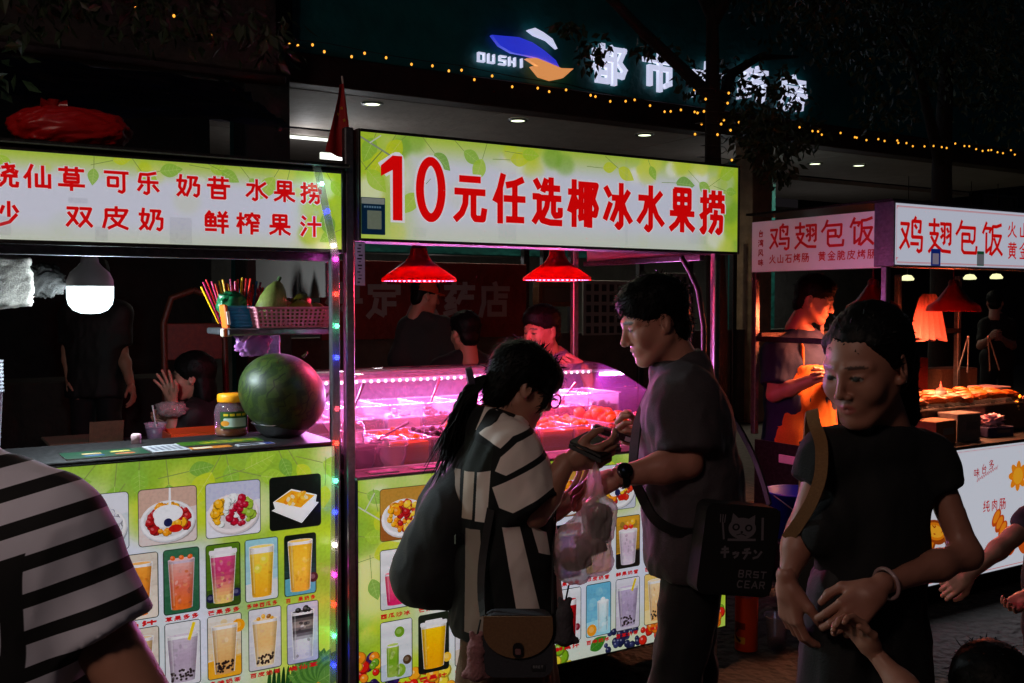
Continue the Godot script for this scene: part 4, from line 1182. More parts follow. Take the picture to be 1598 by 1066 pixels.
func setting() -> void:
	var st := mb()
	quad(st, Vector3(-150, 0, 150), Vector3(150, 0, 150), Vector3(150, 0, -150), Vector3(-150, 0, -150), Vector3.UP)
	var asphalt := grain(Color(0.25, 0.245, 0.24), Color(0.17, 0.17, 0.175), 0.8, 0.6, 0.0, 0.05, 6.0)
	struct_part("ground", st, asphalt)
	# raised pavement in front of the shops
	st = mb()
	box(st, Vector3(10, 0.065, -10.5), Vector3(60, 0.13, 10.4), 0.02)
	struct_part("pavement", st, grain(Color(0.34, 0.32, 0.30), Color(0.25, 0.24, 0.23), 0.75, 0.8, 0.0, 0.04, 3.0))

	# --- pharmacy building
	var b := thing("shop_building", "dark teal shopfront with wide canopy and round ceiling downlights behind the stalls", "building", Vector3(9, 0, -9.5))
	var teal := grain(Color(0.05, 0.46, 0.45), Color(0.035, 0.36, 0.36), 0.55, 0.4, 0.0, 0.02, 1.0)
	var brown := grain(Color(0.24, 0.11, 0.10), Color(0.17, 0.08, 0.075), 0.6, 0.4, 0.0, 0.03, 1.0)
	var pale := grain(Color(0.60, 0.56, 0.53), Color(0.52, 0.49, 0.47), 0.7, 0.4, 0.0, 0.02, 1.0)
	st = mb()
	box(st, Vector3(9.3, 4.95, -8.6), Vector3(12.5, 2.3, 0.2), 0.01)
	wpart("fascia", st, teal, b)
	st = mb()
	box(st, Vector3(9.2, 3.66, -8.58), Vector3(13.2, 0.27, 0.26), 0.01)
	wpart("fascia_beam", st, brown, b)
	for k in 5:
		st = mb()
		box(st, Vector3(3.93 + 2.62 * k, 3.545, -9.60), Vector3(2.605, 0.05, 1.84), 0.004)
		wpart("soffit_panel", st, pale, b)
	st = mb()
	box(st, Vector3(9.2, 5.0, -10.6), Vector3(13.2, 2.8, 0.15), 0.0)
	wpart("upper_wall", st, brown, b)
	for a in [[2.93, 0.42, -9.4], [8.97, 0.34, -8.9], [9.95, 0.6, -9.9]]:
		st = mb()
		box(st, Vector3(a[0], 1.83, a[2]), Vector3(a[1], 3.38, 0.3), 0.01)
		wpart("column", st, teal if a[0] != 8.97 else grain(Color(0.55, 0.46, 0.36), Color(0.42, 0.34, 0.28), 0.6, 0.5), b)
	st = mb()
	box(st, Vector3(9.2, 1.7, -12.6), Vector3(13.2, 3.2, 0.15), 0.0)
	wpart("back_wall", st, grain(Color(0.30, 0.29, 0.27), Color(0.22, 0.22, 0.21), 0.8, 0.4), b)
	st = mb()
	box(st, Vector3(9.2, 3.48, -11.55), Vector3(13.2, 0.06, 1.95), 0.0)
	wpart("inner_ceiling", st, pale, b)
	st = mb()
	box(st, Vector3(4.9, 2.16, -9.1), Vector3(3.4, 0.12, 0.06), 0.01)
	wpart("door_beam", st, teal, b)
	# lower front below the notice boards
	st = mb()
	box(st, Vector3(6.6, 0.72, -8.9), Vector3(7.4, 1.12, 0.08), 0.005)
	wpart("stall_riser", st, grain(Color(0.27, 0.24, 0.22), Color(0.20, 0.18, 0.17), 0.7, 0.5), b)
	for x in [5.62, 5.86, 6.22, 7.16, 7.9, 8.6]:
		st = mb()
		box(st, Vector3(x, 1.3, -8.86), Vector3(0.07, 2.3, 0.07), 0.005)
		wpart("mullion", st, dark_steel, b)
	for a in [[3.91, 3.50, -8.9], [5.555, 3.49, -8.9], [7.253, 3.5, -8.9], [9.66, 3.5, -9.5], [10.73, 3.5, -9.5], [11.38, 3.5, -9.3]]:
		st = mb()
		lathe(st, Vector3(a[0], 3.514, a[2]), [Vector2(0, -0.006), Vector2(0.075, -0.006), Vector2(0.075, 0.004)], 20)
		var dl := wpart("downlight", st, glow(Color(0.95, 1.0, 0.82), 2.6), b)
		st = mb()
		lathe(st, Vector3(a[0], 3.512, a[2]), [Vector2(0.076, -0.01), Vector2(0.105, -0.008), Vector2(0.11, 0.006)], 20)
		part("trim_ring", st, steel, dl)
		lamp_spot("downlight_lamp", dl, Vector3(a[0], 3.49, a[2]), Vector3.DOWN, 78.0, Color(1.0, 0.95, 0.84), 1.7, 0.07)
	# tube lights in the shop behind
	for a in [[3.85, 3.42, -10.6, 1.1, 0.03], [4.15, 3.18, -10.2, 0.55, 0.07], [9.3, 2.80, -9.6, 0.25, 0.05], [4.6, 2.32, -10.4, 1.6, 0.03], [5.4, 2.26, -10.6, 0.9, 0.03], [12.87, 2.0, -11.5, 0.25, 0.04]]:
		st = mb()
		box(st, Vector3(a[0], a[1], a[2]), Vector3(a[3], a[4], 0.04), 0.004)
		var tl := wpart("tube_light", st, glow(Color(0.97, 1.0, 0.93), 1.1), b)
		lamp_omni("tube_lamp", tl, Vector3(a[0], a[1] - 0.12, a[2] + 0.1), Color(0.97, 0.98, 1.0), 0.11, 0.08)
	# shelves with stock seen over the banner
	var r := RandomNumberGenerator.new()
	r.seed = 77
	st = mb()
	box(st, Vector3(5.0, 2.20, -10.8), Vector3(3.2, 0.03, 0.3), 0.0)
	wpart("shelf", st, pale, b)
	for k in 26:
		st = mb()
		var h := r.randf_range(0.1, 0.24)
		box(st, Vector3(3.55 + k * 0.115, 2.216 + h / 2, -10.75), Vector3(0.095, h, 0.12), 0.004)
		tag(wpart("stock_box", st, pm([Color(0.60, 0.42, 0.2), Color(0.72, 0.66, 0.55), Color(0.55, 0.20, 0.12), Color(0.3, 0.36, 0.3)][r.randi() % 4], 0.6), b), "")

	# --- illuminated sign on the fascia
	var sg := thing("shop_sign", "glowing white characters with blue and orange hand shaped emblem high on fascia", "sign", Vector3(7.0, 4.0, -8.49))
	var lit := glow(Color(0.82, 0.84, 0.96), 0.85)
	var chars := "都市大药房"
	for k in 5:
		st = mb()
		glyph_solid(st, chars[k], Vector3([6.19, 6.87, 7.56, 8.27, 8.93][k], [4.31, 4.31, 4.31, 4.345, 4.31][k], -8.46), 0.46, 0.40, 0.052, 0.05)
		wpart("sign_character", st, lit, sg)
	for k in 5:
		st = mb()
		glyph_solid(st, "DUSHi"[k], Vector3([4.82, 4.93, 5.06, 5.17, 5.28][k], 4.035, -8.46), 0.085, 0.10, 0.014, 0.04)
		wpart("sign_letter", st, lit, sg)
	# emblem: blue wing, white feather, orange hand
	var bl := PackedVector2Array([Vector2(4.97, 4.21), Vector2(5.06, 4.12), Vector2(5.20, 4.07), Vector2(5.36, 4.065), Vector2(5.52, 4.05), Vector2(5.66, 4.02), Vector2(5.80, 3.94), Vector2(5.72, 4.06), Vector2(5.58, 4.14), Vector2(5.44, 4.20), Vector2(5.28, 4.23), Vector2(5.12, 4.22)])
	st = mb()
	slab(st, bl, 0.05, Transform3D(Basis.IDENTITY, Vector3(0, 0, -8.46)))
	wpart("sign_blue_wing", st, glow(Color(0.05, 0.16, 0.85), 0.75), sg)
	st = mb()
	slab(st, PackedVector2Array([Vector2(5.36, 4.03), Vector2(5.50, 3.97), Vector2(5.42, 3.96), Vector2(5.52, 3.87), Vector2(5.66, 3.85), Vector2(5.80, 3.89), Vector2(5.93, 4.0), Vector2(5.78, 3.985), Vector2(5.62, 4.02), Vector2(5.48, 4.05)]), 0.05, Transform3D(Basis.IDENTITY, Vector3(0, 0, -8.445)))
	wpart("sign_orange_hand", st, glow(Color(0.95, 0.62, 0.34), 0.72), sg)
	st = mb()
	slab(st, PackedVector2Array([Vector2(5.37, 4.31), Vector2(5.45, 4.27), Vector2(5.60, 4.24), Vector2(5.72, 4.17), Vector2(5.66, 4.26), Vector2(5.55, 4.31), Vector2(5.45, 4.34)]), 0.05, Transform3D(Basis.IDENTITY, Vector3(0, 0, -8.43)))
	wpart("sign_white_feather", st, lit, sg)
	for q in [[Vector3(7.7, 4.1, -8.42), Vector2(3.3, 0.42), Color(0.85, 0.88, 1.0), 0.14]]:
		lamp_area("shop_sign_lamp", sg, q[0] - sg.position, q[1], Vector3(0, 0, 1), q[2], q[3])

	# --- red banner wall with raised grey characters
	var bn := thing("pharmacy_banner", "dull red banner board with big grey Chinese characters behind the heat lamps", "banner", Vector3(4.4, 1.27, -8.66))
	st = mb()
	box(st, Vector3(4.40, 1.63, -8.68), Vector3(2.22, 0.74, 0.04), 0.004)
	wpart("board", st, grain(Color(0.42, 0.05, 0.035), Color(0.33, 0.04, 0.03), 0.6, 0.5), bn)
	for k in 5:
		st = mb()
		glyph_solid(st, "保定点药店"[k], Vector3(3.34 + 0.405 * k, 1.80, -8.654), 0.34, 0.33, 0.05, 0.012)
		wpart("character", st, pm(Color(0.52, 0.50, 0.50), 0.6), bn)
	# notice boards
	for a in [[6.68, 1.55, 0.72, 0.60], [7.7, 1.6, 0.45, 0.7]]:
		var nb := thing("notice_board", ["pale notice board with rows of small dark pictures beyond the standing man", "narrow pale notice board beside the beige column, right of the larger one"][0 if a[0] < 7 else 1], "notice board", Vector3(a[0], a[1] - a[3] / 2, -8.80), "notice boards on the shop front")
		st = mb()
		box(st, Vector3(a[0], a[1], -8.80), Vector3(a[2], a[3], 0.03), 0.004)
		wpart("board", st, pm(Color(0.42, 0.43, 0.42), 0.6), nb)
		for i in 5:
			for j in int(a[2] / 0.105):
				st = mb()
				box(st, Vector3(a[0] - a[2] / 2 + 0.07 + j * 0.105, a[1] + a[3] / 2 - 0.08 - i * 0.115, -8.783), Vector3(0.06, 0.075, 0.006), 0.0)
				wpart("picture", st, pm(Color(0.13, 0.13, 0.14), 0.4), nb)
	var cb := thing("wooden_cabinet", "small brown wooden cabinet frame above the lilac shirted vendor", "cabinet", Vector3(5.93, 1.59, -8.72))
	st = mb()
	for q in [[5.93, 1.80, 0.5, 0.05], [5.93, 1.59, 0.5, 0.05], [5.70, 1.695, 0.05, 0.17], [6.16, 1.695, 0.05, 0.17]]:
		box(st, Vector3(q[0], q[1], -8.74), Vector3(q[2], q[3], 0.12), 0.004)
	wpart("frame", st, grain(Color(0.40, 0.24, 0.12), Color(0.30, 0.17, 0.08), 0.5, 2.0), cb)
	st = mb()
	box(st, Vector3(5.93, 1.695, -8.765), Vector3(0.42, 0.17, 0.03), 0.0)
	wpart("back_panel", st, pm(Color(0.30, 0.26, 0.22), 0.6), cb)

	# --- old building on the left with a tarpaulin awning
	var ob := thing("old_building", "dim brown rendered building with navy awning above the red bag", "building", Vector3(-1.0, 0, -7.4))
	st = mb()
	box(st, Vector3(-2.2, 5.2, -7.35), Vector3(9.2, 3.9, 0.3), 0.0)
	wpart("upper_wall", st, grain(Color(0.34, 0.25, 0.21), Color(0.22, 0.16, 0.14), 0.85, 0.35, 0.0, 0.015, 3.0), ob)
	st = mb()
	box(st, Vector3(-2.2, 3.235, -7.18), Vector3(9.3, 0.06, 0.12), 0.01)
	wpart("ledge", st, brown, ob)
	st = mb()
	box(st, Vector3(-2.2, 1.7, -9.9), Vector3(9.6, 3.4, 0.2), 0.0)
	wpart("back_wall", st, grain(Color(0.16, 0.15, 0.15), Color(0.10, 0.10, 0.10), 0.85, 0.4), ob)
	for x in [-2.2, 0.3, 2.35]:
		st = mb()
		box(st, Vector3(x, 1.7, -7.4), Vector3(0.34, 3.2, 0.3), 0.01)
		wpart("pier", st, grain(Color(0.20, 0.18, 0.17), Color(0.14, 0.13, 0.13), 0.85, 0.4), ob)
	st = mb()
	box(st, Vector3(-2.2, 0.55, -8.6), Vector3(8.6, 0.9, 0.5), 0.01)
	wpart("low_counter", st, grain(Color(0.16, 0.14, 0.13), Color(0.11, 0.10, 0.10), 0.8, 0.5), ob)
	# awning with real folds
	st = mb()
	st.set_smooth_group(1)
	var fn := FastNoiseLite.new()
	fn.seed = 9
	fn.frequency = 1.0
	var ap := func(i: int, j: int) -> Vector3:
		var u := i / 60.0
		var v := j / 24.0
		var x := lerpf(-3.0, 2.05, u)
		var fold := 0.05 * fn.get_noise_2d(x * 1.2 + v * 5.0, v * 6.0) + 0.03 * fn.get_noise_2d(x * 0.8, v * 16.0 + 30.0)
		return Vector3(x, lerpf(3.17, 2.66, v) + fold, lerpf(-7.1, -5.9, v) + fold * 0.6)
	for i in 60:
		for j in 24:
			tri(st, ap.call(i, j), ap.call(i + 1, j), ap.call(i + 1, j + 1), Vector3(0, 0.8, 0.6))
			tri(st, ap.call(i, j), ap.call(i + 1, j + 1), ap.call(i, j + 1), Vector3(0, 0.8, 0.6))
	var aw := thing("tarpaulin_awning", "creased navy tarpaulin awning slung over the left stall", "awning", Vector3(-0.5, 2.66, -6.5))
	wpart("sheet", st, pm(Color(0.04, 0.07, 0.16), 0.35), aw)
	for x in [-2.9, 1.98]:
		st = mb()
		tube(st, [Vector3(x, 3.18, -7.15), Vector3(x, 2.65, -5.88)], 0.015, 8)
		wpart("strut", st, dark_steel, aw)
	# dark block that closes the street on the far right
	var fb := thing("far_building", "unlit far building closing the street beyond the grill stall", "building", Vector3(19, 0, -13))
	st = mb()
	box(st, Vector3(21, 4.5, -14.0), Vector3(11, 9, 0.3), 0.0)
	wpart("wall", st, grain(Color(0.16, 0.15, 0.16), Color(0.10, 0.10, 0.11), 0.85, 0.3), fb)
	for i in 3:
		for j in 4:
			st = mb()
			box(st, Vector3(17 + j * 2.4, 3.4 + i * 2.0, -13.83), Vector3(1.2, 1.3, 0.04), 0.0)
			var wn := wpart("window", st, pm(Color(0.05, 0.06, 0.07), 0.1), fb)
			st = mb()
			for q in [[0.0, 0.68, 1.3, 0.06], [0.0, -0.68, 1.3, 0.06], [-0.63, 0.0, 0.06, 1.3], [0.63, 0.0, 0.06, 1.3], [0.0, 0.0, 0.05, 1.3]]:
				box(st, Vector3(17 + j * 2.4 + q[0], 3.4 + i * 2.0 + q[1], -13.80), Vector3(q[2], q[3], 0.05), 0.0)
			part("window_frame", st, pm(Color(0.25, 0.25, 0.26), 0.5), wn)
	for a in [[14.4, 2.0, -9.6], [15.1, 2.02, -9.6], [13.0, 1.97, -9.7]]:
		st = mb()
		lathe(st, Vector3.ZERO, [Vector2(0, -0.03), Vector2(0.09, -0.025), Vector2(0.1, 0.0), Vector2(0.06, 0.05), Vector2(0, 0.06)], 14)
		var pn := thing("pendant_lamp", ["small round ceiling lamp far off, right of the second wing sign card", "outermost small round ceiling lamp far off below the grill sign", "nearest small round ceiling lamp seen between the grill heat lamps"][[14.4, 15.1, 13.0].find(a[0])], "lamp", Vector3(a[0], a[1], a[2]), "far ceiling lamps")
		part("lamp_shade", st, glow(Color(0.95, 0.95, 0.7), 1.2), pn)
		st = mb()
		tube(st, [Vector3(0, 0.06, 0), Vector3(0, 1.6, 0)], 0.006, 6)
		part("rod", st, dark_steel, pn)

	# --- trees
	var bark := grain(Color(0.16, 0.13, 0.11), Color(0.09, 0.075, 0.065), 0.9, 3.0, 0.0, 0.05, 6.0)
	var tr := thing("street_tree", "street tree wrapped in amber fairy lights, leaves hiding the shop sign", "tree", Vector3(5.15, 0.0, -5.5))
	st = mb()
	tube(st, [Vector3(5.15, -0.05, -5.5), Vector3(5.16, 0.4, -5.5), Vector3(5.18, 1.5, -5.5), Vector3(5.13, 2.4, -5.5), Vector3(5.12, 3.1, -5.5), Vector3(5.2, 3.8, -5.6)], [0.12, 0.10, 0.08, 0.065, 0.055, 0.045], 12)
	tube(st, [Vector3(5.12, 2.9, -5.5), Vector3(5.6, 3.4, -5.8), Vector3(6.3, 3.7, -6.2), Vector3(7.2, 3.9, -6.6)], [0.05, 0.04, 0.03, 0.012], 8)
	tube(st, [Vector3(5.13, 3.1, -5.5), Vector3(4.7, 3.6, -5.8), Vector3(4.2, 4.1, -6.0), Vector3(3.6, 4.5, -6.0)], [0.05, 0.04, 0.03, 0.012], 8)
	tube(st, [Vector3(5.2, 3.7, -5.6), Vector3(5.6, 4.5, -5.4), Vector3(6.5, 5.0, -5.2)], [0.06, 0.04, 0.012], 8)
	tube(st, [Vector3(5.2, 3.75, -5.6), Vector3(5.0, 4.6, -5.9), Vector3(4.9, 5.4, -6.2)], [0.055, 0.04, 0.012], 8)
	wpart("trunk", st, bark, tr)
	var cl := [
		[Vector3(6.2, 3.46, -6.2), Vector3(0.55, 0.22, 0.25), 120], [Vector3(5.75, 3.42, -6.1), Vector3(0.3, 0.22, 0.2), 120], [Vector3(6.75, 3.45, -6.3), Vector3(0.35, 0.26, 0.25), 80],
		[Vector3(4.55, 3.52, -6.2), Vector3(0.14, 0.16, 0.15), 75], [Vector3(5.15, 3.60, -6.2), Vector3(0.22, 0.08, 0.15), 70], [Vector3(5.42, 3.40, -6.1), Vector3(0.12, 0.16, 0.1), 60], [Vector3(4.2, 3.60, -6.0), Vector3(0.14, 0.06, 0.1), 50],
		[Vector3(6.0, 4.4, -5.6), Vector3(1.3, 0.6, 0.7), 1500], [Vector3(4.6, 4.6, -6.0), Vector3(1.2, 0.6, 0.7), 1300], [Vector3(5.2, 5.3, -5.8), Vector3(1.6, 0.7, 1.0), 1300], [Vector3(7.3, 4.35, -6.4), Vector3(0.9, 0.6, 0.6), 900],
		[Vector3(5.45, 2.86, -5.4), Vector3(0.22, 0.22, 0.2), 150], [Vector3(5.66, 2.66, -5.35), Vector3(0.16, 0.2, 0.16), 130], [Vector3(5.75, 3.05, -5.6), Vector3(0.3, 0.25, 0.25), 200], [Vector3(6.6, 3.1, -6.2), Vector3(0.5, 0.2, 0.3), 220]]
	var cm := put_mesh("crown", leaf_clumps(cl, 5, 0.085), leaf_material(), tr)
	cm.position = -tr.position
	tr = thing("street_tree", "dark street tree hanging over the top right of the street", "tree", Vector3(9.4, 0.0, -6.6))
	st = mb()
	tube(st, [Vector3(9.4, -0.05, -6.6), Vector3(9.42, 1.5, -6.6), Vector3(9.38, 3.0, -6.6), Vector3(9.3, 4.2, -6.5)], [0.15, 0.12, 0.1, 0.06], 12)
	tube(st, [Vector3(9.38, 3.0, -6.6), Vector3(8.7, 3.9, -6.4), Vector3(8.0, 4.3, -6.2)], [0.07, 0.04, 0.012], 8)
	wpart("trunk", st, bark, tr)
	cm = put_mesh("crown", leaf_clumps([[Vector3(8.6, 4.3, -6.4), Vector3(1.2, 0.8, 0.8), 1400], [Vector3(9.8, 4.6, -6.6), Vector3(1.4, 0.9, 0.9), 1500], [Vector3(11.0, 4.2, -6.8), Vector3(1.0, 0.8, 0.8), 900], [Vector3(8.2, 3.45, -6.4), Vector3(0.4, 0.2, 0.3), 140]], 8, 0.09), leaf_material(), tr)
	cm.position = -tr.position
	tr = thing("street_tree", "sparse dark street tree before the brown wall, top left", "tree", Vector3(-0.9, 0.0, -5.3))
	st = mb()
	tube(st, [Vector3(-0.9, -0.05, -5.3), Vector3(-0.88, 1.5, -5.3), Vector3(-0.8, 3.0, -5.3), Vector3(-0.6, 3.9, -5.2)], [0.15, 0.12, 0.1, 0.06], 12)
	tube(st, [Vector3(-0.8, 2.8, -5.3), Vector3(0.1, 3.1, -5.2), Vector3(0.9, 3.2, -5.1), Vector3(1.6, 3.15, -5.0)], [0.06, 0.04, 0.025, 0.01], 8)
	wpart("trunk", st, bark, tr)
	cm = put_mesh("crown", leaf_clumps([[Vector3(0.4, 3.1, -5.2), Vector3(0.5, 0.3, 0.4), 330], [Vector3(1.1, 3.05, -5.1), Vector3(0.5, 0.22, 0.3), 260], [Vector3(1.6, 2.95, -5.0), Vector3(0.25, 0.15, 0.2), 80], [Vector3(0.3, 2.75, -5.2), Vector3(0.25, 0.25, 0.2), 110], [Vector3(-0.5, 3.9, -5.2), Vector3(1.4, 0.7, 0.9), 1500], [Vector3(1.0, 3.7, -5.2), Vector3(1.0, 0.4, 0.6), 700]], 12, 0.09), leaf_material(), tr)
	cm.position = -tr.position

	# --- fairy lights
	var fl := thing("fairy_light_string", "long amber fairy light string swagged across the street above the stalls", "string lights", Vector3(5.5, 3.1, -6.0))
	var pts := []
	var knots := [Vector3(0.75, 3.44, -6), Vector3(1.6, 3.245, -6), Vector3(2.33, 3.235, -6), Vector3(3.3, 3.215, -6), Vector3(4.17, 3.19, -6), Vector3(4.85, 3.155, -6), Vector3(5.5, 3.14, -6), Vector3(6.22, 3.12, -6), Vector3(7.0, 3.13, -6), Vector3(7.86, 3.14, -6), Vector3(8.82, 3.16, -6), Vector3(10.4, 3.2, -6)]
	for k in knots.size() - 1:
		for q in 4:
			var f := q / 4.0
			var v: Vector3 = knots[k].lerp(knots[k + 1], f)
			v.y -= 0.012 * sin(PI * f)
			pts.append(v)
	pts.append(knots[-1])
	st = mb()
	tube(st, pts, 0.003, 5)
	var wire := wpart("wire", st, black_plastic, fl)
	var amber := glow(Color(1.0, 0.66, 0.18), 1.6)
	st = mb()
	ball(st, Vector3.ZERO, Vector3(0.0085, 0.010, 0.0085), 8)
	var bulb_mesh := finish(st)
	r.seed = 6
	var x := 0.8
	while x < 10.2:
		var y := 3.2
		for k in pts.size() - 1:
			if pts[k].x <= x and pts[k + 1].x > x: y = lerpf(pts[k].y, pts[k + 1].y, (x - pts[k].x) / (pts[k + 1].x - pts[k].x))
		var o := put_mesh("bulb", bulb_mesh, amber, fl)
		o.position = Vector3(x, y - 0.016 - r.randf() * 0.05, -6.0 + r.randf_range(-0.04, 0.04)) - fl.position
		x += r.randf_range(0.06, 0.2) * (1.3 if x < 2 else 1.0)
	fl = thing("fairy_light_string", "amber fairy lights wound round the street tree trunk", "string lights", Vector3(5.13, 2.3, -5.5))
	pts = []
	for k in 90:
		var y := 2.3 + k * 0.0098
		pts.append(Vector3(5.13 - (y - 2.4) * 0.01, y, -5.5) + Vector3(cos(k * 0.75), 0, sin(k * 0.75)) * (0.11 + 0.02 * sin(k * 1.3)))
	st = mb()
	tube(st, pts, 0.003, 5)
	wpart("wire", st, black_plastic, fl)
	for k in range(1, 90, 2):
		if k % 3 == 0 or k < 50 and k % 5 > 0: continue
		var o := put_mesh("bulb", bulb_mesh, amber, fl)
		o.position = pts[k] * 1.0 - fl.position + (pts[k] - Vector3(5.13, pts[k].y, -5.5)).normalized() * 0.014

	# --- street lamp behind the photographer: the soft light on the passers-by
	var sl := thing("street_lamp", "tall grey street lamp behind the camera lighting the passers by", "street lamp", Vector3(-2.7, 0, 0.9))
	st = mb()
	tube(st, [Vector3(0, 0, 0), Vector3(0, 3.200, 0), Vector3(0.3, 3.500, -0.3), Vector3(0.9, 3.600, -0.9)], [0.09, 0.06, 0.05, 0.045], 12)
	part("pole", st, dark_steel, sl)
	st = mb()
	box(st, Vector3(1.1, 3.600, -1.1), Vector3(0.4, 0.08, 0.7), 0.03, Basis(Vector3.UP, PI / 4))
	part("lamp_housing", st, dark_steel, sl)
	st = mb()
	box(st, Vector3(1.1, 3.555, -1.1), Vector3(0.34, 0.01, 0.6), 0.0, Basis(Vector3.UP, PI / 4))
	part("lamp_glass", st, glow(Color(1.0, 0.86, 0.70), 2.0), sl)
	lamp_area("street_lamp_light", sl, Vector3(1.1, 3.530, -1.1), Vector2(0.34, 0.6), Vector3(0.6, -0.65, -0.45), Color(1.0, 0.88, 0.82), 3.1)

func flat_paper(called: String, label: String, cat: String, c: Vector3, w: float, d: float, turn: float, tex: Texture2D, group: String) -> void:
	var t := thing(called, label, cat, c, group)
	var st := mb()
	var bs := Basis(Vector3.UP, turn)
	pic_quad(st, bs * Vector3(-w / 2, 0.003, -d / 2), bs * Vector3(w / 2, 0.003, -d / 2), bs * Vector3(w / 2, 0.003, d / 2), bs * Vector3(-w / 2, 0.003, d / 2))
	part("sheet", st, printed(tex, 0.35), t)
	st = mb()
	box(st, Vector3(0, 0.0012, 0), Vector3(w, 0.0024, d), 0.0, bs)
	part("backing", st, pm(Color(0.8, 0.8, 0.8), 0.6), t)

func props_drinks() -> void:
	# pendant LED bulb
	var t := thing("pendant_bulb", "big bright white LED bulb hanging under the left stall roof", "light bulb", Vector3(0.526, 1.566, -3.44))
	var st := mb()
	lathe(st, Vector3.ZERO, [Vector2(0, 0), Vector2(0.03, 0.002), Vector2(0.052, 0.012), Vector2(0.066, 0.03), Vector2(0.0705, 0.05), Vector2(0.071, 0.088)], 28)
	part("bulb_diffuser", st, glow(Color(0.86, 0.97, 1.0), 3.2), t)
	st = mb()
	lathe(st, Vector3.ZERO, [Vector2(0.0715, 0.088), Vector2(0.070, 0.108), Vector2(0.060, 0.132), Vector2(0.038, 0.152), Vector2(0.028, 0.165), Vector2(0.026, 0.18), Vector2(0, 0.181)], 28)
	part("bulb_collar", st, pm(Color(0.66, 0.62, 0.60), 0.5), t)
	st = mb()
	tube(st, [Vector3(0, 0.18, 0), Vector3(0, 0.205, 0)], 0.022, 14)
	tube(st, [Vector3(0, 0.2, 0), Vector3(0.004, 0.30, 0), Vector3(-0.004, 0.47, 0)], 0.005, 6)
	part("socket", st, pm(Color(0.30, 0.10, 0.06), 0.6), t)
	lamp_omni("bulb_lamp", t, Vector3(0, 0.045, 0), Color(0.88, 0.96, 1.0), 0.85, 0.06)

	# watermelon on a steel bowl
	t = thing("mixing_bowl", "shallow steel bowl under the watermelon", "bowl", Vector3(1.135, 1.137, -3.37))
	st = mb()
	lathe(st, Vector3.ZERO, [Vector2(0, 0.0), Vector2(0.06, 0.0), Vector2(0.085, 0.02), Vector2(0.10, 0.045), Vector2(0.108, 0.05), Vector2(0.098, 0.047), Vector2(0.08, 0.024), Vector2(0.05, 0.008), Vector2(0, 0.008)], 28)
	part("shell", st, steel, t)
	t = thing("watermelon", "large dark green watermelon sitting on a bowl at the counter corner", "watermelon", Vector3(1.135, 1.15, -3.37))
	var p := Pic.new(512, 256, Color(0.21, 0.28, 0.07), GLYPHS)
	var r := RandomNumberGenerator.new()
	r.seed = 12
	for k in 14:
		var x := k * 36.6
		var pts := PackedVector2Array()
		for q in 24: pts.append(Vector2(x + sin(q * 1.7 + k) * 7 + r.randf_range(-5, 5), q * 11.2))
		p.line(pts, r.randf_range(7, 16), Color(0.13, 0.20, 0.045))
	for k in 90:
		var vx := r.randf() * 512
		var vp := PackedVector2Array()
		for q in 8: vp.append(Vector2(vx + r.randf_range(-7, 7), q * 9 + (k % 7) * 30))
		p.line(vp, r.randf_range(1.0, 2.6), Color(0.07, 0.12, 0.03))
	for k in 1500: p.ell(r.randf() * 512, r.randf() * 256, r.randf_range(1, 4), r.randf_range(1, 3), Color(0.28, 0.38, 0.10, 0.35) if k % 2 else Color(0.10, 0.17, 0.04, 0.4), 0, 6)
	var mm := SphereMesh.new()
	mm.radius = 0.155; mm.height = 0.272; mm.radial_segments = 48; mm.rings = 24
	var o := put_mesh("rind", mm, printed(p.done(), 0.46), t)
	o.position = Vector3(0, 0.134, 0)
	o.rotation = Vector3(0.35, 0.4, -0.5)
	st = mb()
	tube(st, [Vector3(0.06, 0.262, 0.04), Vector3(0.075, 0.279, 0.05)], [0.006, 0.004], 6)
	part("stalk", st, pm(Color(0.30, 0.24, 0.12), 0.8), t)

	# jar with yellow lid
	t = thing("plastic_jar", "clear plastic jar with yellow screw lid and green label beside the watermelon", "jar", Vector3(0.985, 1.137, -3.475))
	st = mb()
	lathe(st, Vector3.ZERO, [Vector2(0, 0.001), Vector2(0.05, 0.001), Vector2(0.056, 0.008), Vector2(0.057, 0.085), Vector2(0.052, 0.105), Vector2(0.042, 0.118), Vector2(0.042, 0.128)], 28)
	part("jar_body", st, glass(Color(0.55, 0.45, 0.5), 0.28, 0.08), t)
	st = mb()
	lathe(st, Vector3.ZERO, [Vector2(0, 0.003), Vector2(0.05, 0.003), Vector2(0.053, 0.01), Vector2(0.053, 0.028), Vector2(0, 0.03)], 20)
	part("syrup", st, pm(Color(0.62, 0.36, 0.06), 0.3), t)
	st = mb()
	lathe(st, Vector3.ZERO, [Vector2(0.0, 0.119), Vector2(0.046, 0.119), Vector2(0.047, 0.122), Vector2(0.047, 0.142), Vector2(0.044, 0.147), Vector2(0, 0.147)], 32)
	part("lid", st, pm(Color(0.93, 0.60, 0.03), 0.45), t)
	p = Pic.new(128, 96, Color(0.12, 0.30, 0.10), GLYPHS)
	p.rrect(14, 36, 100, 50, 6, Color(0.72, 0.80, 0.74))
	for k in 4: p.rrect(14 + k * 26, 10, 20, 14, 3, Color(0.86, 0.72, 0.12))
	p.ell(20, 66, 18, 16, Color(0.86, 0.55, 0.12))
	st = mb()
	st.set_smooth_group(1)
	for k in 10:
		for q in [[k, 0], [k + 1, 0], [k + 1, 1], [k, 0], [k + 1, 1], [k, 1]]:
			var a: float = 1.25 - 1.9 * (q[0] / 10.0) + 0.7
			st.set_uv(Vector2(q[0] / 10.0, q[1]))
			st.add_vertex(Vector3(-sin(a - 1.0) * 0.0582, 0.088 - q[1] * 0.058, cos(a - 1.0) * 0.0582))
	part("label", st, printed(p.done(), 0.5), t)

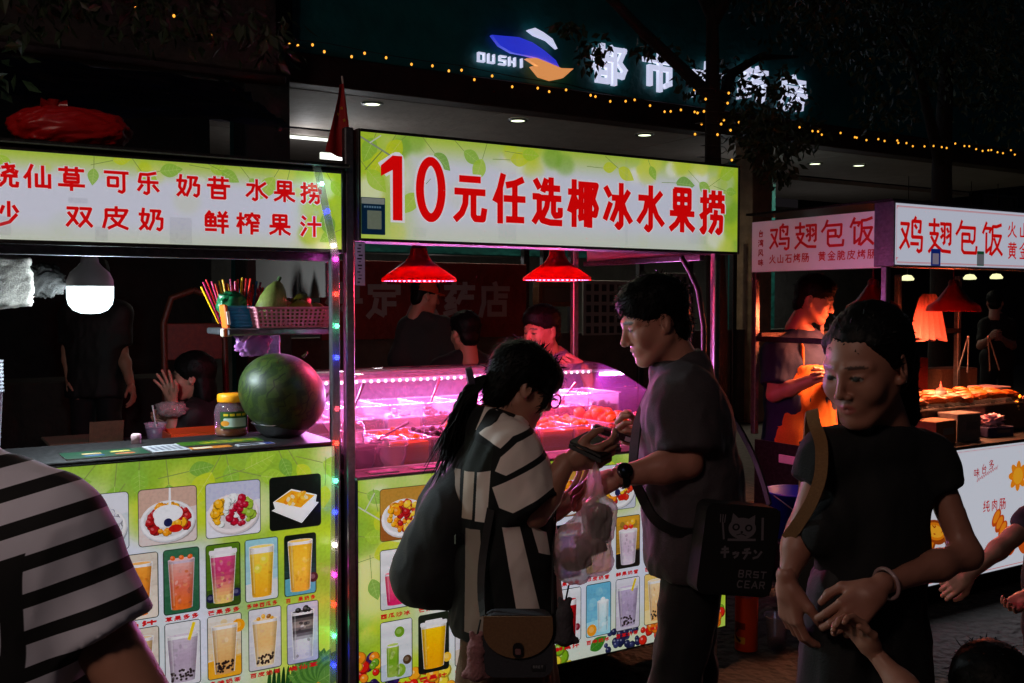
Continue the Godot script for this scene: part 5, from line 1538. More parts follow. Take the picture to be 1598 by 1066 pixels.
	# fruit basket on the shelf
	t = thing("plastic_basket", "pink perforated plastic basket of mangoes on the stall shelf", "basket", Vector3(1.165, 1.515, -3.43))
	st = mb()
	var bw := 0.135
	var bd := 0.115
	box(st, Vector3(0, 0.003, 0), Vector3(0.24, 0.005, 0.20), 0.0)
	for i in 17:
		var f := i / 16.0 * 2.0 - 1.0
		for s in [-1.0, 1.0]:
			bar(st, Vector3(f * 0.122, 0.002, s * 0.102), Vector3(f * bw, 0.068, s * bd), 0.0065, 0.003, 0.0)
			bar(st, Vector3(s * 0.122, 0.002, f * 0.102), Vector3(s * bw, 0.068, f * bd), 0.003, 0.0065, 0.0)
	for k in 6:
		var y := 0.004 + k * 0.0125
		var g := k / 5.0
		var xx := lerpf(0.122, bw, g)
		var zz := lerpf(0.102, bd, g)
		for s in [-1.0, 1.0]:
			box(st, Vector3(0, y, s * zz), Vector3(xx * 2, 0.005, 0.003), 0.0)
			box(st, Vector3(s * xx, y, 0), Vector3(0.003, 0.005, zz * 2), 0.0)
	part("lattice", st, pm(Color(0.80, 0.50, 0.56), 0.45), t)
	st = mb()
	for s in [-1.0, 1.0]:
		box(st, Vector3(0, 0.07, s * (bd + 0.003)), Vector3(bw * 2 + 0.02, 0.006, 0.014), 0.002)
		box(st, Vector3(s * (bw + 0.003), 0.0705, 0), Vector3(0.014, 0.006, bd * 2), 0.002)
	part("rim", st, pm(Color(0.80, 0.50, 0.56), 0.45), t)
	t = thing("papaya", "pale green papaya standing in the pink basket", "papaya", Vector3(1.085, 1.52, -3.385))
	st = mb()
	lathe(st, Vector3.ZERO, [Vector2(0, 0.0), Vector2(0.03, 0.006), Vector2(0.05, 0.03), Vector2(0.055, 0.06), Vector2(0.047, 0.10), Vector2(0.034, 0.135), Vector2(0.016, 0.158), Vector2(0, 0.165)], 18, 1.0, 0.9, Basis(Vector3(0, 0, 1), -0.28))
	part("skin", st, grain(Color(0.48, 0.52, 0.24), Color(0.36, 0.44, 0.16), 0.45, 8.0), t)
	st = mb()
	tube(st, [Vector3(0.044, 0.158, 0), Vector3(0.05, 0.172, 0)], 0.007, 6)
	part("stalk", st, pm(Color(0.2, 0.3, 0.12), 0.8), t)
	var mg := grain(Color(0.46, 0.42, 0.08), Color(0.28, 0.30, 0.07), 0.42, 6.0)
	for a in [[1.20, 1.565, -3.37, 0.052, "largest mango, at the middle of the pink basket"], [1.155, 1.575, -3.43, 0.045, "yellow green mango half hidden behind the papaya"], [1.265, 1.56, -3.40, 0.047, "dark green mango at the right end of the pink basket"], [1.235, 1.60, -3.46, 0.04, "small dark mango at the back of the pink basket"]]:
		t = thing("mango", a[4], "mango", Vector3(a[0], a[1] - a[3] * 0.8, a[2]), "mangoes in the pink basket")
		st = mb()
		ball(st, Vector3(0, a[3] * 0.8, 0), Vector3(a[3], a[3] * 0.86, a[3] * 0.8), 18, Basis(Vector3(0, 0, 1), 0.5), 0.12, int(a[0] * 99))
		part("skin", st, mg, t)
		st = mb()
		tube(st, [Vector3(0.0, a[3] * 1.6, 0.0), Vector3(0.002, a[3] * 1.74, 0.002)], 0.004, 6)
		part("stalk", st, pm(Color(0.18, 0.12, 0.06), 0.8), t)
	# straw bundles
	var sc := [Color(0.78, 0.05, 0.10), Color(0.85, 0.62, 0.05), Color(0.05, 0.42, 0.62), Color(0.86, 0.16, 0.08), Color(0.62, 0.05, 0.28), Color(0.05, 0.30, 0.30), Color(0.15, 0.45, 0.2)]
	var bundles := [[Vector3(1.0, 1.60, -3.50), -0.12, 14, "thin", "left bundle of red and yellow straws leaning out of the green wrap"], [Vector3(1.06, 1.59, -3.54), 0.05, 11, "thin", "middle bundle of upright blue and yellow straws behind the papaya"], [Vector3(1.17, 1.585, -3.56), -0.42, 9, "wide", "right bundle of wide red and blue straws behind the mangoes"]]
	for bdl in bundles:
		t = thing("straw_bundle", bdl[4], "straws", bdl[0], "drinking straw bundles on the shelf")
		r.seed = int(bdl[0].x * 1000)
		var wide: bool = bdl[3] == "wide"
		for k in bdl[2]:
			st = mb()
			var base := Vector3((k - bdl[2] / 2.0) * (0.013 if wide else 0.0065), -0.07, r.randf_range(-0.012, 0.012))
			var ang: float = bdl[1] + (k - bdl[2] / 2.0) * (0.015 if wide else 0.045)
			var tip := base + Vector3(sin(ang), cos(ang), 0) * (r.randf_range(0.14, 0.165))
			tube(st, [base, tip], 0.0058 if wide else 0.0038, 7)
			part("straw", st, pm([[Color(0.05, 0.35, 0.5), Color(0.82, 0.10, 0.05), Color(0.55, 0.04, 0.2), Color(0.84, 0.05, 0.04), Color(0.80, 0.06, 0.04), Color(0.04, 0.22, 0.30), Color(0.03, 0.30, 0.45), Color(0.03, 0.35, 0.5), Color(0.18, 0.34, 0.16)][k % 9], sc[r.randi() % 5]][0 if wide else 1], 0.3), t)
	# green wrap, cyan basket, orange box beside the basket
	t = thing("plastic_wrap", "crumpled green plastic wrap round the straws", "wrapper", Vector3(0.99, 1.56, -3.47))
	put_mesh("sheet", lumpy_box(Vector3(0.10, 0.09, 0.07), 0.25, 21, 10), pm(Color(0.05, 0.36, 0.20), 0.35), t).position = Vector3(0, 0.035, 0)
	t = thing("small_basket", "small cyan ribbed plastic box left of the pink basket", "plastic box", Vector3(1.0, 1.515, -3.44))
	st = mb()
	for k in 6: box(st, Vector3(0, 0.008 + k * 0.0115, 0), Vector3(0.085, 0.008, 0.085), 0.001)
	box(st, Vector3(0, 0.033, 0), Vector3(0.078, 0.066, 0.078), 0.002)
	part("ribbed_wall", st, pm(Color(0.05, 0.50, 0.68), 0.4), t)
	st = mb()
	box(st, Vector3(0, 0.072, 0), Vector3(0.094, 0.008, 0.094), 0.002)
	part("rim", st, pm(Color(0.2, 0.58, 0.72), 0.4), t)
	t = thing("snack_packet", "orange and white packet at the left end of the shelf", "packet", Vector3(0.945, 1.515, -3.40))
	st = mb()
	box(st, Vector3(0, 0.04, 0), Vector3(0.012, 0.08, 0.06), 0.003, Basis(Vector3(0, 0, 1), 0.12))
	part("card", st, pm(Color(0.90, 0.38, 0.04), 0.5), t)
	st = mb()
	box(st, Vector3(0.004, 0.035, 0.032), Vector3(0.010, 0.045, 0.004), 0.001, Basis(Vector3(0, 0, 1), 0.12))
	part("white_label", st, pm(Color(0.85, 0.82, 0.76), 0.6), t)
	t = thing("card_box", "tiny white and orange box at the shelf corner", "box", Vector3(0.93, 1.49, -3.33))
	st = mb()
	box(st, Vector3(0, 0.012, 0), Vector3(0.03, 0.026, 0.03), 0.002)
	part("carton", st, pm(Color(0.82, 0.74, 0.64), 0.6), t)
	st = mb()
	box(st, Vector3(-0.005, 0.012, 0.0155), Vector3(0.008, 0.027, 0.002), 0.0)
	part("orange_band", st, pm(Color(0.9, 0.36, 0.06), 0.6), t)
	t = thing("plastic_bag", "pink plastic bag hanging under the basket shelf", "plastic bag", Vector3(1.06, 1.36, -3.46))
	put_mesh("bag_body", lumpy_box(Vector3(0.12, 0.09, 0.025), 0.35, 33, 12), glass(Color(0.72, 0.45, 0.74), 0.8, 0.35), t).position = Vector3(0, 0.10, 0)
	st = mb()
	tube(st, [Vector3(-0.04, 0.11, 0), Vector3(0.0, 0.142, 0.02), Vector3(0.05, 0.135, 0)], [0.012, 0.006, 0.01], 8)
	part("handle", st, glass(Color(0.85, 0.55, 0.78), 0.85, 0.35), t)

	# foil-wrapped pack hanging at the far left
	t = thing("foil_pack", "crumpled silvery plastic pack hanging at the far left of the stall", "package", Vector3(0.262, 1.583, -3.52))
	put_mesh("pack", lumpy_box(Vector3(0.26, 0.17, 0.12), 0.10, 41, 18, 0.35), grain(Color(0.66, 0.63, 0.59), Color(0.34, 0.32, 0.30), 0.35, 14.0, 0.1, 0.03, 8.0), t).position = Vector3(-0.02, 0.085, 0)
	put_mesh("loose_end", lumpy_box(Vector3(0.13, 0.10, 0.02), 0.4, 44, 16), grain(Color(0.38, 0.37, 0.36), Color(0.08, 0.08, 0.08), 0.2, 20.0, 0.7, 0.05, 8.0), t).position = Vector3(0.13, 0.09, 0.02)
	# stack of plastic cups at the left edge
	t = thing("cup_stack", "tall stack of clear plastic cups at the left picture edge", "cups", Vector3(0.215, 1.137, -3.30))
	for k in 9:
		st = mb()
		lathe(st, Vector3(0, k * 0.011, 0), [Vector2(0.032, 0.0), Vector2(0.044, 0.20), Vector2(0.047, 0.202), Vector2(0.047, 0.207), Vector2(0.043, 0.205)], 22)
		part("cup", st, glass(Color(0.86, 0.88, 0.9), 0.35, 0.1), t)
	# leaflets
	p = Pic.new(256, 128, Color(0.06, 0.26, 0.16), GLYPHS)
	for a in [[60, 40, Color(0.75, 0.62, 0.4)], [150, 30, Color(0.80, 0.72, 0.3)], [60, 76, Color(0.14, 0.28, 0.5)], [155, 76, Color(0.75, 0.35, 0.1)]]:
		p.rrect(a[0], a[1], 60, 24, 2, a[2])
		p.rrect(a[0] + 6, a[1] + 6, 40, 6, 1, a[2].lightened(0.4))
	flat_paper("leaflet", "dark green leaflet with small pictures flat on the drinks counter", "leaflet", Vector3(0.53, 1.1375, -3.24), 0.24, 0.14, 0.02, p.done(), "leaflets on the counter edge")
	p = Pic.new(128, 96, Color(0.70, 0.70, 0.72), GLYPHS)
	for k in 5: p.rrect(14 + k * 22, 14, 12, 66, 1, Color(0.42, 0.42, 0.46))
	flat_paper("leaflet", "grey and white printed leaflet between the two green ones", "leaflet", Vector3(0.715, 1.1375, -3.26), 0.11, 0.15, 0.05, p.done(), "leaflets on the counter edge")
	p = Pic.new(256, 96, Color(0.20, 0.36, 0.08), GLYPHS)
	for k in 60: p.ell(60 + r.randf() * 180, 20 + r.randf() * 50, 9, 6, Color(0.66, 0.60, 0.10) if k % 2 else Color(0.45, 0.52, 0.12), 0.4, 8)
	flat_paper("leaflet", "long green and yellow leaflet in front of the watermelon", "leaflet", Vector3(0.90, 1.1375, -3.31), 0.27, 0.09, -0.03, p.done(), "leaflets on the counter edge")
	p = Pic.new(128, 64, Color(0.80, 0.46, 0.10), GLYPHS)
	p.rrect(10, 10, 60, 40, 8, Color(0.85, 0.80, 0.70))
	flat_paper("sticker_card", "small orange card on the front edge of the drinks counter", "card", Vector3(0.84, 1.1375, -3.20), 0.13, 0.05, 0.0, p.done(), "cards on the counter edge")
	p = Pic.new(128, 64, Color(0.72, 0.74, 0.78), GLYPHS)
	p.rrect(8, 12, 70, 36, 2, Color(0.16, 0.16, 0.18))
	p.rrect(96, 4, 28, 56, 2, Color(0.06, 0.18, 0.55))
	flat_paper("sticker_card", "white and blue card beside the watermelon bowl", "card", Vector3(0.985, 1.1375, -3.20), 0.12, 0.045, 0.0, p.done(), "cards on the counter edge")
	t = thing("bottle_cap", "small pale pink capped bottle top behind the counter leaflets", "bottle", Vector3(0.66, 1.137, -3.44))
	st = mb()
	lathe(st, Vector3.ZERO, [Vector2(0, 0), Vector2(0.016, 0.0), Vector2(0.016, 0.028), Vector2(0.013, 0.032), Vector2(0, 0.032)], 16)
	part("cap", st, pm(Color(0.80, 0.66, 0.68), 0.5), t)
	# red knotted bag on the roof
	t = thing("red_bag", "knotted red plastic bag lying on the left stall roof", "plastic bag", Vector3(0.45, 2.061, -3.24))
	put_mesh("bag_body", lumpy_box(Vector3(0.34, 0.13, 0.22), 0.10, 55, 22, 0.9), pm(Color(0.70, 0.05, 0.05), 0.4), t).position = Vector3(0, 0.056, 0)
	st = mb()
	for k in 3:
		var a := -0.7 + k * 0.7
		tube(st, [Vector3(-0.05, 0.09, 0.02), Vector3(-0.05 + sin(a) * 0.03, 0.12, 0.03), Vector3(-0.05 + sin(a) * 0.055, 0.135 - absf(a) * 0.02, 0.03)], [0.02, 0.012, 0.018], 8)
	part("knot", st, pm(Color(0.55, 0.03, 0.03), 0.35), t)
	# flag
	t = thing("flag", "small red flag with yellow stars on a thin pole between the stalls", "flag", Vector3(1.335, 1.82, -3.225))
	st = mb()
	tube(st, [Vector3(0.0, 0, 0), Vector3(0.002, 0.30, 0), Vector3(-0.030, 0.555, 0)], 0.0035, 7)
	part("pole", st, pm(Color(0.72, 0.66, 0.62), 0.4), t)
	st = mb()
	st.set_smooth_group(1)
	var fp := func(i: int, j: int) -> Vector3:
		var v := j / 12.0
		var u := i / 8.0
		var topp := Vector3(-0.026 + 0.028 * v, 0.53 - 0.25 * v, 0)
		return topp + Vector3(-u * (0.012 + 0.085 * v), -u * (0.005 + 0.02 * v * (1.0 - u)) + 0.02 * u * v, 0.012 * sin(u * 7.0 + v * 2.0))
	for i in 8:
		for j in 12:
			tri(st, fp.call(i, j), fp.call(i + 1, j), fp.call(i + 1, j + 1), Vector3.BACK)
			tri(st, fp.call(i, j), fp.call(i + 1, j + 1), fp.call(i, j + 1), Vector3.BACK)
	part("cloth", st, pm(Color(0.62, 0.02, 0.03), 0.7), t)
	for a in [[3, 4], [5, 5], [2, 6]]:
		st = mb()
		var star := PackedVector2Array()
		for k in 10: star.append(Vector2(sin(TAU * k / 10), cos(TAU * k / 10)) * (0.007 if k % 2 == 0 else 0.003))
		slab(st, star, 0.001, Transform3D(Basis.IDENTITY, fp.call(a[0], a[1]) + Vector3(0, 0, 0.004)))
		part("star", st, pm(Color(0.85, 0.62, 0.05), 0.6), t)
	# coloured LED strip down the right post
	t = thing("led_strip", "clear tube strip with coloured flower LEDs down the left stall corner post", "led strip", Vector3(1.22, 0.2, -3.115))
	var path := [Vector3(1.172, 2.05, -3.12), Vector3(1.20, 1.92, -3.118), Vector3(1.222, 1.81, -3.112), Vector3(1.232, 1.755, -3.112), Vector3(1.234, 1.5, -3.118), Vector3(1.232, 1.2, -3.118), Vector3(1.226, 1.0, -3.112), Vector3(1.218, 0.6, -3.112), Vector3(1.214, 0.21, -3.112)]
	st = mb()
	for k in path.size() - 1: bar(st, path[k], path[k + 1], 0.026, 0.008, 0.001)
	wpart("tube", st, glass(Color(0.55, 0.52, 0.55), 0.30, 0.15), t)
	var hues := [Color(0.6, 1.0, 0.85), Color(0.08, 0.12, 1.0), Color(1.0, 0.95, 0.9), Color(1.0, 0.2, 0.85), Color(1.0, 0.16, 0.03), Color(0.35, 1.0, 0.7), Color(0.15, 0.25, 1.0), Color(1, 0.2, 0.3), Color(1.0, 0.18, 0.05), Color(0.35, 1.0, 0.75), Color(0.12, 0.2, 1.0), Color(1.0, 0.95, 0.9), Color(1.0, 0.15, 0.8), Color(1.0, 0.12, 0.03), Color(0.3, 1.0, 0.6), Color(0.1, 0.15, 1.0)]
	var ys := [1.99, 1.902, 1.79, 1.745, 1.63, 1.525, 1.42, 1.25, 1.135, 1.01, 0.905, 0.795, 0.695, 0.595, 0.49, 0.39]
	for k in 16:
		var x := 1.23
		for q in path.size() - 1:
			if ys[k] <= path[q].y and ys[k] > path[q + 1].y: x = lerpf(path[q].x, path[q + 1].x, (path[q].y - ys[k]) / (path[q].y - path[q + 1].y))
		st = mb()
		for q in 6: ball(st, Vector3(x + cos(q * TAU / 6) * 0.0065, ys[k] + sin(q * TAU / 6) * 0.0065, -3.106), Vector3(0.0026, 0.0026, 0.002), 6)
		ball(st, Vector3(x, ys[k], -3.106), Vector3(0.0026, 0.0026, 0.002), 6)
		wpart("led", st, glow(hues[k], 3.0), t)
		if k < 7 or k > 7: lamp_omni("led_lamp", t, Vector3(x, ys[k], -3.098) - t.position, hues[k], 0.0022, 0.01)

# a rounded block pushed about by noise: bags, packs, wraps
func lumpy_box(s: Vector3, amp: float, sd: int, n := 14, soft := 0.7) -> ArrayMesh:
	var fn := FastNoiseLite.new()
	fn.seed = sd
	fn.frequency = 1.0
	fn.fractal_octaves = 3
	var st := mb()
	st.set_smooth_group(1)
	var at := func(ax: int, sg: float, i: int, j: int) -> Vector3:
		var v := Vector3.ZERO
		v[ax] = sg
		v[(ax + 1) % 3] = i * 2.0 / n - 1.0
		v[(ax + 2) % 3] = j * 2.0 / n - 1.0
		var rnd := v.normalized()
		v = v.lerp(rnd, soft)
		var k := 1.0 + amp * fn.get_noise_3dv(rnd * 2.2 + Vector3.ONE * sd) + amp * 0.4 * fn.get_noise_3dv(rnd * 6.0)
		return v * s * 0.5 * k
	for ax in 3:
		for sg in [-1.0, 1.0]:
			for i in n:
				for j in n:
					var a: Vector3 = at.call(ax, sg, i, j)
					var b: Vector3 = at.call(ax, sg, i + 1, j)
					var c: Vector3 = at.call(ax, sg, i + 1, j + 1)
					var d: Vector3 = at.call(ax, sg, i, j + 1)
					tri(st, a, b, c, a + c)
					tri(st, a, c, d, a + c)
	return finish(st)

func heat_lamp(at: Vector3, rad: float, h: float, cord: float, label: String, glow_col: Color, e: float, cup: Color, group: String, steep: bool) -> void:
	var t := thing("heat_lamp", label, "lamp", at, group)
	var prof := [Vector2(rad, 0.0), Vector2(rad * 1.0, 0.012), Vector2(rad * 0.80, h * 0.26), Vector2(rad * 0.56, h * 0.44), Vector2(rad * 0.36, h * 0.62), Vector2(rad * 0.25, h * 0.82), Vector2(rad * 0.22, h)]
	if steep: prof = [Vector2(rad, 0.0), Vector2(rad * 0.93, 0.035), Vector2(rad * 0.60, h * 0.45), Vector2(rad * 0.30, h * 0.86), Vector2(rad * 0.2, h)]
	var st := mb()
	lathe(st, Vector3.ZERO, prof, 40)
	var inner := []
	for k in prof.size(): inner.append(Vector2(maxf(0.0, prof[prof.size() - 1 - k].x - 0.004), prof[prof.size() - 1 - k].y - (0.003 if k < prof.size() - 1 else -0.001)))
	lathe(st, Vector3.ZERO, inner, 40)
	var shade := pm(cup, 0.31).duplicate() as StandardMaterial3D
	shade.backlight_enabled = true
	shade.backlight = Color(0.25, 0.02, 0.02) if steep else Color(0.7, 0.05, 0.05)
	part("lamp_shade", st, shade, t)
	st = mb()
	lathe(st, Vector3(0, h - 0.002, 0), [Vector2(rad * 0.2, 0.0), Vector2(rad * 0.2, 0.02), Vector2(0.02, 0.035), Vector2(0, 0.035)], 18)
	tube(st, [Vector3(0, h + 0.03, 0), Vector3(0, h + cord, 0)], 0.005, 6)
	part("socket", st, pm(Color(0.35, 0.03, 0.05), 0.5), t)
	# ring of LEDs inside the rim
	var ring := put_mesh("led_plate", disc(rad * 0.55, 0.05), pm(Color(0.8, 0.75, 0.78), 0.5), t)
	st = mb()
	ball(st, Vector3.ZERO, Vector3(0.006, 0.006, 0.006), 8)
	var lm := finish(st)
	for k in 40:
		var o := put_mesh("led", lm, glow(glow_col, e), ring)
		o.position = Vector3(cos(TAU * k / 40) * (rad - 0.012), 0.006, sin(TAU * k / 40) * (rad - 0.012))

func disc(r: float, y: float) -> ArrayMesh:
	var st := mb()
	lathe(st, Vector3.ZERO, [Vector2(0, y), Vector2(r, y), Vector2(r, y + 0.004), Vector2(0, y + 0.004)], 32)
	return finish(st)

func props_fruit() -> void:
	var pink := Color(1.0, 0.62, 0.90)
	heat_lamp(Vector3(1.775, 1.688, -3.59), 0.149, 0.13, 0.35, "red bell shaped heat lamp over the fruit case, left of two", pink, 2.2, Color(0.80, 0.03, 0.07), "heat lamps over the fruit case", false)
	heat_lamp(Vector3(2.442, 1.70, -3.59), 0.148, 0.13, 0.35, "red bell shaped heat lamp over the fruit case near the young vendor", pink, 2.2, Color(0.80, 0.03, 0.07), "heat lamps over the fruit case", false)
	for q in [[1.775, 1.688], [2.442, 1.70]]:
		var l := get_node("heat_lamp" if q[0] < 2 else "heat_lamp_001")
		lamp_omni("heat_lamp_glow", l, Vector3(0, -0.012, 0), Color(1.0, 0.22, 0.36), 0.45, 0.05)
		lamp_spot("heat_lamp_light", l, Vector3(0, 0.008, 0), Vector3.DOWN, 82.0, Color(1.0, 0.40, 0.66), 1.3, 0.14)
	# food tubs
	var clear := glass(Color(0.9, 0.86, 0.92), 0.20, 0.12)
	var names := {"pale": Color(0.80, 0.70, 0.72), "purple": Color(0.14, 0.03, 0.10), "jelly": Color(0.86, 0.80, 0.80), "red": Color(0.75, 0.06, 0.03), "orange": Color(0.93, 0.42, 0.04), "mango": Color(0.96, 0.55, 0.06), "dark": Color(0.07, 0.03, 0.04), "magenta": Color(0.55, 0.03, 0.16)}
	var tubs := [
		[1.43, -3.84, "pale", "tub of pale jelly at the left end of the back row"], [1.60, -3.84, "purple", "tub of dark purple jelly, second in the back row"], [1.77, -3.84, "jelly", "tub of white jelly cubes with a ladle, third in the back row"], [1.94, -3.84, "dark", "tub of black pearls behind the ponytail"],
		[2.11, -3.84, "pale", "tub of milky pudding hidden behind the stooping woman's head"], [2.28, -3.84, "jelly", "tub of clear jelly behind the stooping woman's face"], [2.45, -3.84, "red", "tub of bright red fruit left of the magenta tub"], [2.62, -3.84, "magenta", "tub of magenta jelly with a red ladle"], [2.80, -3.84, "dark", "dark tub at the right end of the back row"],
		[1.44, -3.47, "pale", "front tub of pale fruit behind the dome lids"], [1.61, -3.47, "mango", "front tub of mango strips with a dark spoon across it"], [1.78, -3.47, "dark", "front tub of dark grass jelly"], [1.93, -3.47, "orange", "front tub heaped with orange melon cubes by the backpack"],
		[2.10, -3.47, "red", "front tub of red melon behind the plaid shirt"], [2.27, -3.47, "mango", "front tub of mango pieces right of the plaid shirt"], [2.44, -3.47, "mango", "front tub of orange segments under the wallet"], [2.61, -3.47, "orange", "front tub of pale orange balls beside the handheld reader"], [2.78, -3.47, "red", "front tub of watermelon at the right end"]]
	var r := RandomNumberGenerator.new()
	r.seed = 31
	for a in tubs:
		var back: bool = a[1] < -3.7
		var y0 := 1.057 if back else 0.993
		var h := 0.125 if back else 0.105
		var w := 0.158
		var d := 0.25 if back else 0.30
		var t := thing("food_tub", a[3], "food tub", Vector3(a[0], y0, a[1]), "clear fruit tubs in the display case")
		var st := mb()
		for s in [-1.0, 1.0]:
			box(st, Vector3(s * w / 2, h / 2, 0), Vector3(0.003, h, d), 0.0)
			box(st, Vector3(0, h / 2, s * d / 2), Vector3(w - 0.004, h, 0.003), 0.0)
		box(st, Vector3(0, 0.0015, 0), Vector3(w - 0.004, 0.003, d - 0.004), 0.0)
		part("tub_wall", st, clear, t)
		st = mb()
		for s in [-1.0, 1.0]:
			box(st, Vector3(s * (w / 2 + 0.003), h, 0), Vector3(0.010, 0.004, d + 0.014), 0.001)
			box(st, Vector3(0, h, s * (d / 2 + 0.003)), Vector3(w - 0.006, 0.004, 0.010), 0.001)
		part("tub_rim", st, glass(Color(0.92, 0.88, 0.93), 0.5, 0.15), t)
		var c: Color = names[a[2]]
		var fill := h * (0.55 if back else 0.86)
		st = mb()
		box(st, Vector3(0, fill / 2 + 0.003, 0), Vector3(w - 0.01, fill, d - 0.01), 0.004)
		part("filling", st, pm(c, 0.25), t)
		if a[2] != "purple" and a[2] != "magenta":
			for k in (14 if back else 26):
				st = mb()
				var s := r.randf_range(0.014, 0.024)
				var pos := Vector3(r.randf_range(-0.055, 0.055), fill + s * r.randf_range(0.1, 0.6) + (0.012 if not back and k > 16 else 0.0), r.randf_range(-d * 0.4, d * 0.4))
				if a[3].contains("balls"): ball(st, pos + Vector3(0, 0.012, 0), Vector3.ONE * 0.026, 12, Basis.IDENTITY, 0.2, k)
				elif a[2] == "dark": ball(st, pos, Vector3.ONE * s * 0.6, 8)
				else: box(st, pos, Vector3(s, s * 0.8, s) * (1.7 if a[2] == "orange" else 1.2), 0.004, Basis.from_euler(Vector3(r.randf() * 0.7, r.randf() * 3.0, r.randf() * 0.7)))
				part("piece", st, pm(c.lightened(0.12) if k % 2 else c, 0.3), t)
	# ladles
	for a in [[Vector3(1.60, 1.15, -3.86), Vector3(1.66, 1.265, -3.88), Color(0.10, 0.06, 0.07), "dark ladle handle leaning left in the back tubs"], [Vector3(1.43, 1.15, -3.86), Vector3(1.50, 1.25, -3.84), Color(0.12, 0.06, 0.08), "dark ladle handle by the left stall post"], [Vector3(1.96, 1.16, -3.86), Vector3(2.03, 1.27, -3.90), Color(0.40, 0.10, 0.16), "reddish ladle handle behind the backpack"], [Vector3(2.45, 1.15, -3.86), Vector3(2.56, 1.265, -3.88), Color(0.70, 0.05, 0.04), "bright red ladle handle at the stooping woman's glasses"], [Vector3(2.66, 1.15, -3.86), Vector3(2.75, 1.22, -3.88), Color(0.45, 0.05, 0.12), "dull red ladle handle in the magenta tub"], [Vector3(1.50, 1.105, -3.36), Vector3(1.68, 1.135, -3.50), Color(0.08, 0.05, 0.06), "dark spoon lying across the front mango tub"]]:
		var t := thing("ladle", a[3], "ladle", a[0], "ladles in the fruit tubs")
		var st := mb()
		tube(st, [Vector3.ZERO, (a[1] - a[0]) * 0.5, a[1] - a[0]], [0.005, 0.0045, 0.007], 8)
		part("handle", st, pm(a[2], 0.35), t)
		st = mb()
		lathe(st, Vector3(-0.008, -0.014, 0), [Vector2(0, -0.01), Vector2(0.014, -0.006), Vector2(0.02, 0.008), Vector2(0.017, 0.008), Vector2(0.011, -0.002), Vector2(0, -0.006)], 14)
		part("bowl", st, pm(a[2], 0.35), t)
	# clear domed cups
	for a in [[1.525, -3.31, 0.058, 0.075, 0, "largest clear cup with open round rim at the case front"], [1.415, -3.315, 0.05, 0.07, 0, "clear cup at the left corner of the case front"], [1.40, -3.38, 0.045, 0.125, 1, "tall clear domed lid stack behind the left corner cup"]]:
		var t := thing("dome_cup", a[5], "plastic cup", Vector3(a[0], 1.005, a[1]), "clear cups inside the case front")
		var st := mb()
		var w: float = a[2]
		var h: float = a[3]
		lathe(st, Vector3.ZERO, [Vector2(0, 0.0), Vector2(w * 0.72, 0.0), Vector2(w * 0.9, h * 0.5), Vector2(w, h), Vector2(w * 1.08, h + 0.002), Vector2(w * 1.08, h + 0.006), Vector2(w * 0.97, h + 0.004)], 28)
		part("cup_wall", st, glass(Color(0.92, 0.86, 0.95), 0.32, 0.06), t)
		st = mb()
		lathe(st, Vector3(0, h + 0.006, 0), [Vector2(w * 1.05, 0.0), Vector2(w * 0.98, 0.012), Vector2(w * 0.9, 0.022), Vector2(w * 0.72, 0.032), Vector2(w * 0.5, 0.034)], 28)
		part("dome_lid", st, glass(Color(0.92, 0.86, 0.95), 0.25, 0.05), t)
	# cards stuck along the ledge
	var p := Pic.new(96, 64, Color(0.55, 0.42, 0.58), GLYPHS)
	p.rrect(14, 14, 68, 36, 6, Color(0.70, 0.56, 0.72))
	p.rrect(30, 22, 34, 20, 3, Color(0.46, 0.32, 0.5))
	var tx := p.done()
	for k in 3:
		flat_paper("sticker_card", ["left lilac card on the pink ledge below the dome cups", "middle lilac card on the pink ledge below the dome cups", "lilac card on the pink ledge beside the backpack"][k], "card", Vector3(1.43 + k * 0.17, 1.0105, -3.19), 0.11, 0.06, 0.0, tx, "cards on the pink ledge")
	# label plate on the left post
	var t := thing("label_plate", "narrow white plate with black marks strapped to the middle stall post", "plate", Vector3(1.328, 1.66, -3.135))
	p = Pic.new(64, 256, Color(0.62, 0.64, 0.74), GLYPHS)
	r.seed = 4
	for k in 12: p.rrect(10 + r.randf() * 14, 12 + k * 20, r.randf_range(14, 34), r.randf_range(4, 10), 1, Color(0.10, 0.10, 0.14))
	var st := mb()
	pic_quad(st, Vector3(-0.017, 0.145, 0.004), Vector3(0.017, 0.145, 0.004), Vector3(0.017, 0, 0.004), Vector3(-0.017, 0, 0.004))
	part("face", st, printed(p.done(), 0.5), t)
	st = mb()
	box(st, Vector3(0, 0.0725, 0), Vector3(0.036, 0.148, 0.006), 0.001)
	part("plate_back", st, dark_steel, t)

